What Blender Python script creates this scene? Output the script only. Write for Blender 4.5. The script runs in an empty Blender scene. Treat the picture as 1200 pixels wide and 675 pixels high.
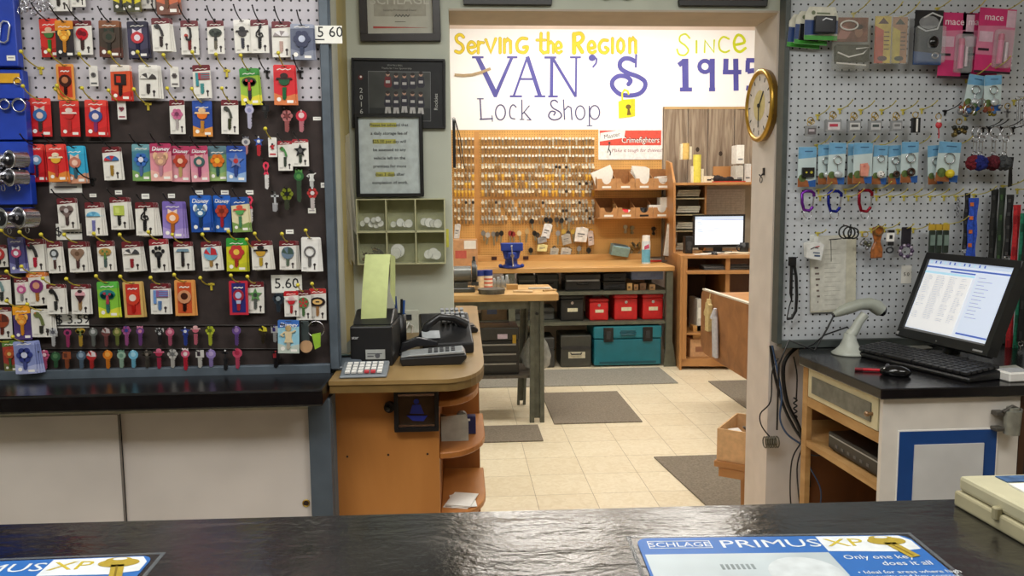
import bpy, bmesh, math, random
from mathutils import Matrix, Vector
random.seed(7)
PI=math.pi
# ---------------------------------------------------------------- camera model (1200x675 frame)
F_=930.0;YAW=math.radians(3.7);PIT=math.atan(99.5/930);A=0.009;H=1.53
def cr(a,b):return (a[1]*b[2]-a[2]*b[1],a[2]*b[0]-a[0]*b[2],a[0]*b[1]-a[1]*b[0])
Fv=(math.sin(YAW)*math.cos(PIT),math.cos(YAW)*math.cos(PIT),-math.sin(PIT))
R0=(math.cos(YAW),-math.sin(YAW),0.0);U0=cr(R0,Fv)
Rv=tuple(math.cos(A)*r-math.sin(A)*u for r,u in zip(R0,U0))
Uv=tuple(math.cos(A)*u+math.sin(A)*r for r,u in zip(R0,U0))
def dr(px,py):return tuple(f+r*(px-600)/F_-u*(py-337.5)/F_ for f,r,u in zip(Fv,Rv,Uv))
def aY(px,py,Y):
    d=dr(px,py);t=Y/d[1];return Vector((d[0]*t,Y,H+d[2]*t))
def aZ(px,py,z):
    d=dr(px,py);t=(z-H)/d[2];return Vector((d[0]*t,d[1]*t,z))
# ---------------------------------------------------------------- materials
def lin(c):
    o=[]
    for v in c[:3]:
        v=v/255.0
        o.append(v/12.92 if v<=0.04045 else ((v+0.055)/1.055)**2.4)
    return (*o,1.0)
_mc={}
def newmat(name):
    m=bpy.data.materials.new(name);m.use_nodes=True
    nt=m.node_tree;b=nt.nodes['Principled BSDF'];return m,nt,b
def mat(c,rough=.5,metal=0.0,var=.08,scale=40,emit=0,alpha=1,trans=0,bump=0):
    k=(tuple(c),rough,metal,var,scale,emit,alpha,trans,bump)
    if k in _mc:return _mc[k]
    m,nt,b=newmat('surface_%d'%len(_mc))
    l=lin(c)
    b.inputs['Roughness'].default_value=rough;b.inputs['Metallic'].default_value=metal
    if var>0 or bump>0:
        n=nt.nodes.new('ShaderNodeTexNoise');n.inputs['Scale'].default_value=scale;n.inputs['Detail'].default_value=2
        tc=nt.nodes.new('ShaderNodeTexCoord');nt.links.new(tc.outputs['Object'],n.inputs['Vector'])
        r=nt.nodes.new('ShaderNodeValToRGB')
        r.color_ramp.elements[0].position=.3;r.color_ramp.elements[1].position=.7
        r.color_ramp.elements[0].color=tuple(max(0,x*(1-var*1.6)) for x in l[:3])+(1,)
        r.color_ramp.elements[1].color=tuple(min(1,x*(1+var)) for x in l[:3])+(1,)
        nt.links.new(n.outputs['Fac'],r.inputs['Fac']);nt.links.new(r.outputs['Color'],b.inputs['Base Color'])
        if bump>0:
            bp=nt.nodes.new('ShaderNodeBump');bp.inputs['Strength'].default_value=bump;bp.inputs['Distance'].default_value=.002
            nt.links.new(n.outputs['Fac'],bp.inputs['Height']);nt.links.new(bp.outputs['Normal'],b.inputs['Normal'])
    else: b.inputs['Base Color'].default_value=l
    if emit:
        b.inputs['Emission Color'].default_value=l;b.inputs['Emission Strength'].default_value=emit
    if trans: b.inputs['Transmission Weight'].default_value=trans
    if alpha<1: b.inputs['Alpha'].default_value=alpha
    _mc[k]=m;return m
def ramp(nt,c0,c1,p0=.3,p1=.7):
    r=nt.nodes.new('ShaderNodeValToRGB')
    r.color_ramp.elements[0].position=p0;r.color_ramp.elements[1].position=p1
    r.color_ramp.elements[0].color=lin(c0);r.color_ramp.elements[1].color=lin(c1);return r
def wood(c0,c1,sc=(3,3,40),rough=.45,bump=.1,big=0):
    k=('w',c0,c1,sc,rough)
    if k in _mc:return _mc[k]
    m,nt,b=newmat('wood_%d'%len(_mc))
    tc=nt.nodes.new('ShaderNodeTexCoord');mp=nt.nodes.new('ShaderNodeMapping');mp.inputs['Scale'].default_value=sc
    n=nt.nodes.new('ShaderNodeTexNoise');n.inputs['Scale'].default_value=1.0;n.inputs['Detail'].default_value=6;n.inputs['Distortion'].default_value=.6
    nt.links.new(tc.outputs['Object'],mp.inputs['Vector']);nt.links.new(mp.outputs['Vector'],n.inputs['Vector'])
    r=ramp(nt,c0,c1,.3,.7);nt.links.new(n.outputs['Fac'],r.inputs['Fac']);nt.links.new(r.outputs['Color'],b.inputs['Base Color'])
    bp=nt.nodes.new('ShaderNodeBump');bp.inputs['Strength'].default_value=bump;bp.inputs['Distance'].default_value=.003
    nt.links.new(n.outputs['Fac'],bp.inputs['Height']);nt.links.new(bp.outputs['Normal'],b.inputs['Normal'])
    b.inputs['Roughness'].default_value=rough
    _mc[k]=m;return m
def pegmat(c,hole,px,pz,rad,ox=0,oz=0,rough=.6,stain=None):
    m,nt,b=newmat('pegboard_%d'%len(_mc));_mc[('p',len(_mc))]=m
    tc=nt.nodes.new('ShaderNodeTexCoord');sp=nt.nodes.new('ShaderNodeSeparateXYZ');nt.links.new(tc.outputs['Object'],sp.inputs[0])
    def mth(op,a,v=None,b_=None):
        x=nt.nodes.new('ShaderNodeMath');x.operation=op;nt.links.new(a,x.inputs[0])
        if b_ is not None: nt.links.new(b_,x.inputs[1])
        elif v is not None:x.inputs[1].default_value=v
        return x.outputs[0]
    def cell(o,p,off):
        a=mth('ADD',o,off+100*p);a=mth('DIVIDE',a,p);a=mth('FRACT',a);a=mth('SUBTRACT',a,.5);return mth('MULTIPLY',a,p)
    x=cell(sp.outputs['X'],px,ox);z=cell(sp.outputs['Z'],pz,oz)
    d=mth('ADD',mth('MULTIPLY',x,b_=x),b_=mth('MULTIPLY',z,b_=z))
    lt=mth('LESS_THAN',d,rad*rad)
    n=nt.nodes.new('ShaderNodeTexNoise');n.inputs['Scale'].default_value=6;n.inputs['Detail'].default_value=5
    nt.links.new(tc.outputs['Object'],n.inputs['Vector'])
    r=ramp(nt,stain or tuple(int(v*.93) for v in c),c,.35,.6);nt.links.new(n.outputs['Fac'],r.inputs['Fac'])
    mx=nt.nodes.new('ShaderNodeMix');mx.data_type='RGBA';nt.links.new(lt,mx.inputs['Factor'])
    nt.links.new(r.outputs['Color'],mx.inputs[6]);mx.inputs[7].default_value=lin(hole)
    nt.links.new(mx.outputs[2],b.inputs['Base Color']);b.inputs['Roughness'].default_value=rough
    return m
# ---------------------------------------------------------------- mesh builder
COL=bpy.context.scene.collection
class MB:
    def __init__(s):s.v=[];s.f=[];s.mi=[];s.sm=[];s.T=Matrix.Identity(4)
    def add(s,vs,fs,mi=0,sm=False):
        o=len(s.v);s.v+=[s.T@Vector(p) for p in vs]
        for f in fs:s.f.append([i+o for i in f]);s.mi.append(mi);s.sm.append(sm)
        return s
    def box(s,x0,x1,y0,y1,z0,z1,mi=0):
        return s.add([(x0,y0,z0),(x1,y0,z0),(x1,y1,z0),(x0,y1,z0),(x0,y0,z1),(x1,y0,z1),(x1,y1,z1),(x0,y1,z1)],
          [(0,3,2,1),(4,5,6,7),(0,1,5,4),(1,2,6,5),(2,3,7,6),(3,0,4,7)],mi)
    def cb(s,c,d,mi=0,rot=None):
        T=s.T
        s.T=T@Matrix.Translation(c)@(rot if rot is not None else Matrix.Identity(4))
        s.box(-d[0]/2,d[0]/2,-d[1]/2,d[1]/2,-d[2]/2,d[2]/2,mi);s.T=T;return s
    def tube(s,pts,r,seg=6,mi=0,closed=False,rs=None):
        pts=[Vector(p) for p in pts];n=len(pts);vs=[];fs=[]
        up=None
        for i,p in enumerate(pts):
            a=pts[i-1] if (i>0 or closed) else p;b=pts[(i+1)%n] if (i<n-1 or closed) else p
            t=(b-a)
            if t.length<1e-9:t=Vector((0,0,1))
            t.normalize()
            if up is None:
                up=Vector((0,0,1)) if abs(t.z)<.9 else Vector((1,0,0))
            x=t.cross(up)
            if x.length<1e-6:x=t.orthogonal()
            x.normalize();y=x.cross(t).normalized();up=y
            rr=rs[i] if rs else r
            for k in range(seg):
                an=2*PI*k/seg;vs.append(p+(x*math.cos(an)+y*math.sin(an))*rr)
        m=n if closed else n-1
        for i in range(m):
            for k in range(seg):
                a=i*seg+k;b=i*seg+(k+1)%seg;c=((i+1)%n)*seg+(k+1)%seg;d=((i+1)%n)*seg+k
                fs.append((a,b,c,d))
        s.add(vs,fs,mi,True)
        if not closed:
            s.add(vs[:seg],[tuple(range(seg))],mi);s.add(vs[-seg:],[tuple(reversed(range(seg)))],mi)
        return s
    def cyl(s,p0,p1,r0,r1=None,seg=16,mi=0):
        return s.tube([p0,p1],r0,seg,mi,rs=[r0,r0 if r1 is None else r1])
    def ring(s,c,R,r,axis='y',seg=20,ts=6,mi=0,sx=1,sz=1,a0=0,a1=2*PI):
        pts=[];full=abs(a1-a0-2*PI)<1e-6;N=seg if full else seg+1
        for i in range(N):
            a=a0+(a1-a0)*i/seg;u=R*math.cos(a)*sx;w=R*math.sin(a)*sz
            pts.append({'y':(c[0]+u,c[1],c[2]+w),'z':(c[0]+u,c[1]+w,c[2]),'x':(c[0],c[1]+u,c[2]+w)}[axis])
        return s.tube(pts,r,ts,mi,closed=full)
    def sph(s,c,r,seg=12,rg=8,mi=0):
        if not hasattr(r,'__len__'):r=(r,r,r)
        vs=[(c[0],c[1],c[2]+r[2])];fs=[]
        for j in range(1,rg):
            t=PI*j/rg
            for i in range(seg):
                a=2*PI*i/seg;vs.append((c[0]+r[0]*math.sin(t)*math.cos(a),c[1]+r[1]*math.sin(t)*math.sin(a),c[2]+r[2]*math.cos(t)))
        vs.append((c[0],c[1],c[2]-r[2]))
        for i in range(seg):fs.append((0,1+i,1+(i+1)%seg))
        for j in range(rg-2):
            for i in range(seg):
                a=1+j*seg+i;b=1+j*seg+(i+1)%seg;fs.append((a,a+seg,b+seg,b))
        L=len(vs)-1;o=1+(rg-2)*seg
        for i in range(seg):fs.append((L,o+(i+1)%seg,o+i))
        return s.add(vs,fs,mi,True)
    def lathe(s,prof,c=(0,0,0),seg=20,mi=0):
        vs=[];fs=[];n=len(prof)
        for r,z in prof:
            for i in range(seg):
                a=2*PI*i/seg;vs.append((c[0]+r*math.cos(a),c[1]+r*math.sin(a),c[2]+z))
        for j in range(n-1):
            for i in range(seg):
                a=j*seg+i;b=j*seg+(i+1)%seg;fs.append((a,b,b+seg,a+seg))
        fs.append(tuple(reversed(range(seg))));fs.append(tuple(range((n-1)*seg,n*seg)))
        return s.add(vs,fs,mi,True)
    def prism(s,pts,a,b,plane='xz',mi=0):
        """outline in a plane, extruded from a to b along the remaining axis"""
        n=len(pts)
        ar=sum(pts[i][0]*pts[(i+1)%n][1]-pts[(i+1)%n][0]*pts[i][1] for i in range(n))
        if ar<0:pts=pts[::-1]
        def P(u,w,t):return {'xz':(u,t,w),'xy':(u,w,t),'yz':(t,u,w)}[plane]
        vs=[P(u,w,a) for u,w in pts]+[P(u,w,b) for u,w in pts]
        fs=[tuple(range(n)),tuple(reversed(range(n,2*n)))]+[(i,i+n,(i+1)%n+n,(i+1)%n) for i in range(n)]
        if plane!='xz':fs=[tuple(reversed(f)) for f in fs]
        return s.add(vs,fs,mi)
    def disc(s,cx,cz,rx,rz=None,a=0,b=.001,seg=16,mi=0,plane='xz'):
        rz=rx if rz is None else rz
        return s.prism([(cx+rx*math.cos(2*PI*i/seg),cz+rz*math.sin(2*PI*i/seg)) for i in range(seg)],a,b,plane,mi)
    def stroke(s,pts,w,a,b,mi=0,plane='xz',caps=True,closed=False):
        """flat band of constant width along a path, slightly thick"""
        P=[Vector(p) for p in pts];n=len(P)
        L=[];R=[]
        for i in range(n):
            t0=(P[i]-P[i-1]).normalized() if (i>0 or closed) else None
            t1=(P[(i+1)%n]-P[i]).normalized() if (i<n-1 or closed) else None
            if t0 is None:t=t1
            elif t1 is None:t=t0
            else:
                t=t0+t1
                t=t.normalized() if t.length>1e-6 else t1
            nn=Vector((-t.y,t.x));k=1
            if t0 is not None and t1 is not None:
                d=abs(t.dot(t1));k=min(1.5,1/max(d,.4))
            L.append(P[i]+nn*w/2*k);R.append(P[i]-nn*w/2*k)
        def Q(p,t):return {'xz':(p[0],t,p[1]),'xy':(p[0],p[1],t),'yz':(t,p[0],p[1])}[plane]
        vs=[Q(p,a) for p in L]+[Q(p,a) for p in R]+[Q(p,b) for p in L]+[Q(p,b) for p in R]
        fs=[]
        for i in range(n if closed else n-1):
            j=(i+1)%n
            fs+=[(i,j,n+j,n+i),(2*n+i,3*n+i,3*n+j,2*n+j),(i,2*n+i,2*n+j,j),(n+i,n+j,3*n+j,3*n+i)]
        if not closed:fs+=[(0,n,3*n,2*n),(n-1,3*n-1,4*n-1,2*n-1)]
        return s.add(vs,fs,mi)
    def build(s,name,mats,parent=None,loc=None,bevel=0,seg=1):
        me=bpy.data.meshes.new(name);me.from_pydata([tuple(v) for v in s.v],[],s.f)
        if not isinstance(mats,(list,tuple)):mats=[mats]
        for m in mats:me.materials.append(m)
        for p,i,k in zip(me.polygons,s.mi,s.sm):p.material_index=min(i,len(mats)-1);p.use_smooth=k
        if bevel:
            bm=bmesh.new();bm.from_mesh(me)
            bmesh.ops.remove_doubles(bm,verts=bm.verts,dist=1e-6)
            ed=[e for e in bm.edges if len(e.link_faces)==2 and e.calc_face_angle(0)>.6]
            try:bmesh.ops.bevel(bm,geom=ed,offset=bevel,segments=seg,affect='EDGES',profile=.5,clamp_overlap=True)
            except Exception:pass
            bm.to_mesh(me);bm.free()
        me.update()
        o=bpy.data.objects.new(name,me);COL.objects.link(o)
        if parent is not None:o.parent=parent
        if loc is not None:o.location=loc
        return o
def thing(name,label,cat,loc=(0,0,0),rz=0,group=None,rot=None):
    o=bpy.data.objects.new(name,None);COL.objects.link(o);o.empty_display_size=.05
    o.location=loc;o.rotation_euler=rot if rot else (0,0,rz)
    o['label']=label;o['category']=cat
    if group:o['group']=group
    return o
def tag(o,label,cat,group=None):
    o['label']=label;o['category']=cat
    if group:o['group']=group
    return o
def struct(name,mb,m,bevel=0,parent=None):
    o=mb.build(name,m,parent,bevel=bevel)
    if parent is None:o['kind']='structure'
    return o
def kids(o):return [c for c in bpy.data.objects if c.parent==o]
def dup(src,loc,rot=None,label=None,group=None,ch=None):
    r=src.copy();COL.objects.link(r);r.location=loc
    if rot is not None:r.rotation_euler=rot
    if label:r['label']=label
    if group:r['group']=group
    def rec(s,d):
        for c in s.children:
            k=c.copy();COL.objects.link(k);k.parent=d;rec(c,k)
    rec(src,r)
    return r
def text(body,size,m,parent,loc,name='lettering',rot=(PI/2,0,0),ex=.0004,align='CENTER',font_sx=1.0,shear=0,space=1.0):
    cu=bpy.data.curves.new('txt','FONT');cu.body=body;cu.size=size;cu.extrude=ex;cu.align_x=align;cu.align_y='CENTER'
    cu.shear=shear;cu.space_character=space;cu.resolution_u=2
    t=bpy.data.objects.new('txt',cu);COL.objects.link(t)
    dg=bpy.context.evaluated_depsgraph_get()
    me=bpy.data.meshes.new_from_object(t.evaluated_get(dg));me.name=name
    bpy.data.objects.remove(t);bpy.data.curves.remove(cu)
    me.materials.clear();me.materials.append(m)
    for v in me.vertices:v.co.x*=font_sx
    o=bpy.data.objects.new(name,me);COL.objects.link(o);o.parent=parent;o.location=loc;o.rotation_euler=rot
    return o
ORD=['first','second','third','fourth','fifth','sixth','seventh','eighth','ninth','tenth','eleventh','twelfth','thirteenth','fourteenth','fifteenth','sixteenth','seventeenth','eighteenth','nineteenth','twentieth','twenty-first','twenty-second','twenty-third','twenty-fourth']
# common colours
WHITE=(235,232,226);BLK=(18,18,20)
chrome=mat((200,200,205),.18,1.0,0)
brass=mat((190,160,70),.35,.9,.05)
steel=mat((150,150,155),.35,.9,.05)
blackp=mat((20,20,22),.4,0,.1)
yel=mat((205,190,50),.4)
whitep=mat(WHITE,.5,0,.03)
paper=mat((232,230,222),.8,0,.03)
ink=mat((30,30,34),.7,0,0)
# main planes
YL=2.40   # left display board face
YR=3.00   # right display board face
YW=3.10   # near face of the partition wall
YF=3.34   # far face
ZC=1.03   # counter height
ZD=.955   # computer desk height
YB=8.20   # back wall
# ================================================================ SETTING
def tilefloor():
    m,nt,b=newmat('floor_tiles')
    tc=nt.nodes.new('ShaderNodeTexCoord');mp=nt.nodes.new('ShaderNodeMapping')
    mp.inputs['Location'].default_value=(.305-.3937+.02,-.055,0)
    br=nt.nodes.new('ShaderNodeTexBrick');br.offset=0;br.inputs['Scale'].default_value=1;br.inputs['Brick Width'].default_value=.305;br.inputs['Row Height'].default_value=.305
    br.inputs['Mortar Size'].default_value=.0016;br.inputs['Mortar Smooth'].default_value=.3;br.inputs['Bias'].default_value=-.2
    br.inputs['Color1'].default_value=lin((230,219,194));br.inputs['Color2'].default_value=lin((222,209,182));br.inputs['Mortar'].default_value=lin((150,135,105))
    nt.links.new(tc.outputs['Object'],mp.inputs['Vector']);nt.links.new(mp.outputs['Vector'],br.inputs['Vector'])
    n=nt.nodes.new('ShaderNodeTexNoise');n.inputs['Scale'].default_value=18;n.inputs['Detail'].default_value=8;n.inputs['Distortion'].default_value=2
    nt.links.new(tc.outputs['Object'],n.inputs['Vector'])
    r=ramp(nt,(242,238,230),(255,255,255),.38,.6);nt.links.new(n.outputs['Fac'],r.inputs['Fac'])
    mx=nt.nodes.new('ShaderNodeMix');mx.data_type='RGBA';mx.blend_type='MULTIPLY';mx.inputs['Factor'].default_value=.8
    nt.links.new(br.outputs['Color'],mx.inputs[6]);nt.links.new(r.outputs['Color'],mx.inputs[7])
    nt.links.new(mx.outputs[2],b.inputs['Base Color']);b.inputs['Roughness'].default_value=.32
    return m
struct('floor',MB().box(-2.6,4.2,-2.2,8.4,-.08,0),tilefloor())
wallg=mat((196,200,186),.75,0,.04,6)
wallw=mat((205,200,190),.75,0,.05,8,bump=.15)
jambm=mat((214,204,196),.7,0,.05,8,bump=.1)
XJ=1.244;XE=-.03;ZH=2.262
# partition wall: left run, right run, header above the opening
struct('wall_partition_left',MB().box(-2.6,XE,YW,YF,0,2.9),wallg)
w=MB();w.box(XJ,4.2,YW,YF,0,ZH)
struct('wall_partition_right',w,jambm)
struct('wall_header',MB().box(XE,4.2,YW,YF,ZH,2.9),wallg)
struct('trim_soffit',MB().box(XE+.001,XJ,YW-.004,YF+.002,ZH-.008,ZH-.0005),mat((190,174,155),.6,0,.05,10))
# front room shell
struct('wall_left',MB().box(-2.7,-2.6,-2.2,8.4,0,3.7),wallg)
struct('wall_right',MB().box(4.2,4.3,-2.2,8.4,0,3.7),wallw)
struct('wall_front',MB().box(-2.6,4.2,-2.3,-2.2,0,2.9),wallw)
struct('ceiling_front',MB().box(-2.6,4.2,-2.2,YF,2.9,2.98),mat((225,222,214),.8))
struct('ceiling_back',MB().box(-2.6,4.2,YF,8.4,3.62,3.7),mat((240,236,228),.8))
struct('wall_above_front_room',MB().box(-2.6,4.2,YF-.1,YF,2.98,3.7),wallw)
struct('wall_back',MB().box(-2.6,4.2,YB,YB+.2,0,3.62),mat((226,208,194),.7,0,.03,5))
# return between the left display and the partition wall, with painted casing
xe=aY(389,200,YL).x;xm=aY(400,200,2.86).x;xr=aY(411,200,YW).x
r_=MB().prism([(xe-.03,YL+.02),(xe-.006,YL+.02),(xm,2.86),(xm-.06,2.86)],0,2.9,'xy')
struct('wall_return',r_,mat((196,198,186),.7,0,.05,10))
c=MB();c.prism([(xm-.05,2.861),(xm,2.861),(xm+.004,2.93),(xm-.05,2.93)],ZC+.001,2.9,'xy');c.prism([(xm-.05,2.931),(xm+.001,2.931),(xr,YW-.001),(xm-.05,YW-.001)],ZC+.001,2.9,'xy')
struct('trim_casing_left',c,mat((186,170,112),.45,0,.06,12),.003)
# casing on the right of the opening
x0=XJ+.012
c=MB();c.box(x0,x0+.03,YW-.018,YW-.001,.965,2.9);c.box(x0+.03,x0+.045,YW-.028,YW-.001,.965,2.9)
struct('trim_casing_right',c,mat((200,182,130),.45,0,.06,12),.003)
# ================================================================ LEFT DISPLAY BOARD AND CABINET
zb=aY(200,434,YL).z
zt=2.62
zsplit=aY(300,118,YL-.002).z
xl=-2.0
xright=aY(391,200,YL).x
bd=thing('display_board','perforated wall display with dark lower backing and blue grey frame, left of the doorway','board',(0,YL,zb))
px_=.0222*YL/2.2;pz_=.0251*YL/2.2
pm=pegmat((192,187,194),(24,22,26),px_,pz_,.0036,.004,.006)
MB().box(xl,xright-.025,0,.012,zsplit-zb,zt-zb).build('pegboard_panel',pm,bd)
MB().box(xl,xright-.025,-.001,.012,.012,zsplit-zb).build('dark_backing',mat((50,40,38),.9,0,.15,30,bump=.3),bd)
fm=mat((80,90,100),.5,0,.12,20)
f=MB();f.box(xright-.026,xright,-.016,.014,-.005,zt-zb);f.box(xright-.0012,xright+.004,-.006,.014,0,zt-zb);f.build('frame_stile',fm,bd,bevel=.002)
MB().box(xl,xright-.0265,-.022,.014,-.03,.012).build('frame_rail',fm,bd,bevel=.002)
cab=thing('base_cabinet','long white sliding door base cabinet with black ledge top under the left display','cabinet',(0,0,0))
yF0=aZ(0,464,ZC).y;yF1=aZ(383,456,ZC).y;yf=(yF0+yF1)/2
blkl=mat((16,15,17),.22,0,.2,60,bump=.25)
xce=aZ(385,447,ZC).x-.003
MB().box(xl,xce,yf,YL-.024,ZC-.05,ZC-.001).build('ledge_top',blkl,cab,bevel=.006,seg=2)
ydo=yf+.10
xp0=aY(363,540,ydo-.012).x;xp1=aY(389,540,ydo-.012).x
MB().box(xl,xp1,ydo+.02,ydo+.12,0,ZC-.051).build('carcass',mat((90,100,108),.6),cab)
MB().box(xp0,xp1-.001,ydo-.012,ydo+.019,0,ZC-.051).build('side_post',mat((78,88,98),.55,0,.08,15),cab,bevel=.002)
zd=aY(200,483,ydo).z
MB().box(xl,xp0-.001,ydo-.004,ydo+.019,zd,ZC-.051).build('top_rail',mat((190,188,168),.6),cab)
dm=mat((214,206,200),.45,0,.05,5)
xs=aY(143,540,ydo).x
d=MB();d.box(xs+.003,xp0-.002,ydo+.003,ydo+.019,.06,zd-.001);d.build('sliding_door',dm,cab)
d=MB();d.box(xl,xs,ydo-.006,ydo+.003-.001,.06,zd-.001);d.build('sliding_door',dm,cab)
MB().box(xs-.002,xs+.004,ydo-.007,ydo-.0055,.06,zd-.002).build('door_edge',mat((120,112,106),.6),cab)
hx=aY(361,590,ydo)
h=MB();h.T=Matrix.Translation((hx.x-.006,ydo+.0025,hx.z));h.ring((0,0,0),.0095,.002,'y',16,5,0);h.disc(0,0,.009,.009,-.0003,.0008,16,1);h.build('finger_pull',[brass,mat((50,30,20),.7)],cab)
# ================================================================ KEYS AND CARDS
def keyhead(m,kind,cx,cz,s,y0,y1,hi=0,ai=1):
    """decorative head of a key, centred on (cx,cz), half size s"""
    D=lambda x,z,r,rz=None,i=hi,e=0:m.disc(cx+x*s,cz+z*s,r*s,None if rz is None else rz*s,y0-e,y1,12,i)
    P=lambda pts,i=hi,e=0:m.prism([(cx+x*s,cz+z*s) for x,z in pts],y0-e,y1,'xz',i)
    S=lambda pts,w,i=ai,e=.0004:m.stroke([(cx+x*s,cz+z*s) for x,z in pts],w*s,y0-e,y1,i)
    E=.0004
    if kind=='round':D(0,0,.95);D(0,.1,.5,None,ai,E)
    elif kind=='ring':
        m.ring((cx,(y0+y1)/2,cz),.8*s,.14*s,'y',16,5,hi)
    elif kind=='rose':
        D(0,.1,.85);D(-.25,.25,.4,None,ai,E);D(.3,.1,.35,None,ai,E);P([(-.5,-.6),(.1,-.9),(0,-.4)],ai,E)
    elif kind=='heart':
        D(-.45,.3,.55);D(.45,.3,.55);P([(-.95,.1),(.95,.1),(0,-1)]);D(0,.1,.35,None,ai,E)
    elif kind=='paw':
        D(0,-.25,.6,.5)
        for x,z in((-.75,.25),(-.28,.75),(.28,.75),(.75,.25)):D(x,z,.24,.32)
        D(0,-.25,.25,.2,ai,E)
    elif kind=='bulb':
        D(0,.2,.8,.9);D(0,.25,.45,.5,ai,E);P([(-.35,-.5),(.35,-.5),(.28,-1),(-.28,-1)],ai,E)
    elif kind=='clef':
        S([(.15,-1.1),(-.1,-1.2),(-.1,-.95),(.1,-1.0),(0,1.1),(.25,1.35),(.3,1.0),(-.45,.15),(-.5,-.35),(0,-.65),(.5,-.35),(.35,.05),(-.05,.1),(-.2,-.2)],.16,hi)
    elif kind=='umbrella':
        n=9;pts=[(math.cos(PI*i/n)*1.15,math.sin(PI*i/n)*.8) for i in range(n+1)];P(pts)
        P([(0,0),(pts[3]),(pts[5])],ai,E);P([(0,0),pts[7],pts[9]],ai,E)
    elif kind=='ball':
        D(0,0,1);P([(0,-.2),(.95,-.2),(.75,.65),(.1,.95)],ai,E);P([(0,-.2),(-.6,.75),(-.95,.1)],ai,E)
    elif kind=='soccer':
        D(0,0,1)
        for k in range(5):
            a=2*PI*k/5+.3;D(.62*math.cos(a),.62*math.sin(a),.25,None,ai,E)
        D(0,0,.28,None,ai,E)
    elif kind=='flag':
        P([(-.9,-1.1),(-.5,-1.1),(-.5,.9),(-.9,.9)],ai);P([(-.5,-.1),(1.2,-.1),(1.2,.9),(-.5,.9)])
        for z in(.05,.35,.65):P([(-.1,z),(1.2,z),(1.2,z+.14),(-.1,z+.14)],ai,E)
    elif kind=='tool':
        S([(-.7,1.0),(-.2,.75),(.1,.1),(.25,-.6)],.38,hi);D(-.55,.85,.4,None,hi);P([(-.9,1.1),(-.55,1.2),(-.6,.8)],ai,E)
    elif kind=='hammer':
        P([(-1,.3),(-.7,.75),(.9,.75),(1,.35),(.3,.3),(-.2,.35)]);P([(-.22,-1.2),(.22,-1.2),(.2,.35),(-.2,.35)],ai,E)
    elif kind=='figure':
        D(0,.75,.38,.4,ai);P([(-.5,.35),(.5,.35),(.38,-.5),(.6,-1.1),(-.55,-1.1),(-.35,-.5)]);S([(-.5,.25),(-.95,-.1),(-.6,-.3)],.2,hi,0);S([(.5,.25),(.9,.5)],.2,hi,0)
    elif kind=='cap':
        D(0,.1,.7,.6);P([(-1.05,.25),(1.05,.25),(.95,.5),(-.95,.5)],ai,E);D(0,.75,.5,.35,ai,E)
    elif kind=='tree':
        D(0,.3,1.05,.65);D(-.5,.1,.4,None,hi);D(.5,.1,.4,None,hi);P([(-.2,-1),(.2,-1),(.15,.2),(-.15,.2)],ai,E);D(-.35,.45,.2,None,ai,E);D(.35,.35,.18,None,ai,E)
    elif kind=='star':
        P([(math.cos(PI/2+PI*i/5)*(1.1 if i%2==0 else .5),math.sin(PI/2+PI*i/5)*(1.1 if i%2==0 else .5)) for i in range(10)]);D(0,0,.35,None,ai,E)
    elif kind=='flower':
        for k in range(6):
            a=2*PI*k/6;D(.6*math.cos(a),.6*math.sin(a),.42)
        D(0,0,.4,None,ai,E)
    elif kind=='ice':
        D(0,.35,.75,.6);P([(-.7,.2),(.7,.2),(0,-1.1)],ai,E);D(0,.85,.35,.25,ai,E)
    elif kind=='football':
        D(0,0,1.25,.75);D(0,0,.8,.45,ai,E);P([(-.3,-.1),(.3,-.1),(.3,.1),(-.3,.1)],hi,2*E)
    elif kind=='sax':
        S([(-.3,1.1),(.1,.9),(.2,-.2),(0,-.8),(-.4,-.7),(-.5,-.2)],.3,hi);D(-.5,-.15,.28,None,ai,E)
    elif kind=='ribbon':
        S([(-.35,-1.2),(.45,.5),(.3,1.0),(0,1.15),(-.3,1.0),(-.45,.5),(.35,-1.2)],.34,hi,0)
    elif kind=='cross':
        P([(-.15,-1),(.15,-1),(.15,.9),(-.15,.9)]);P([(-.6,.2),(.6,.2),(.6,.5),(-.6,.5)])
    elif kind=='square':
        P([(-.8,-.7),(.8,-.7),(.8,.8),(-.8,.8)]);P([(-.5,-.4),(.1,-.4),(.1,.5),(-.5,.5)],ai,E)
    elif kind=='bow':
        D(0,-.1,.85,.8);P([(0,.72),(-.6,1.05),(-.6,.42)],ai,E);P([(0,.72),(.6,.42),(.6,1.05)],ai,E);D(0,-.15,.42,None,ai,E)
    elif kind=='dog':
        D(0,0,.75,.85);D(-.65,.4,.3,.5,ai);D(.65,.4,.3,.5,ai);D(0,-.3,.35,.3,ai,E);D(-.25,.2,.1,None,ai,2*E);D(.25,.2,.1,None,ai,2*E)
def blade(m,cx,ztop,L,w,y0,y1,mi=2):
    n=6;pts=[(cx-w/2,ztop),(cx+w/2,ztop)]
    for i in range(n):
        z=ztop-L*(.25+.62*i/n);pts+=[(cx+w/2,z),(cx+w*(.22 if i%2==0 else .36),z-L*.05)]
    pts+=[(cx+w*.1,ztop-L),(cx-w*.25,ztop-L*.97),(cx-w/2,ztop-L*.9)]
    m.prism(pts,y0,y1,'xz',mi)
def squig(m,x0,x1,z,h,w,y0,y1,mi,n=5):
    m.stroke([(x0+(x1-x0)*i/n,z+(h if i%2 else -h)) for i in range(n+1)],w,y0,y1,mi)
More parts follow.
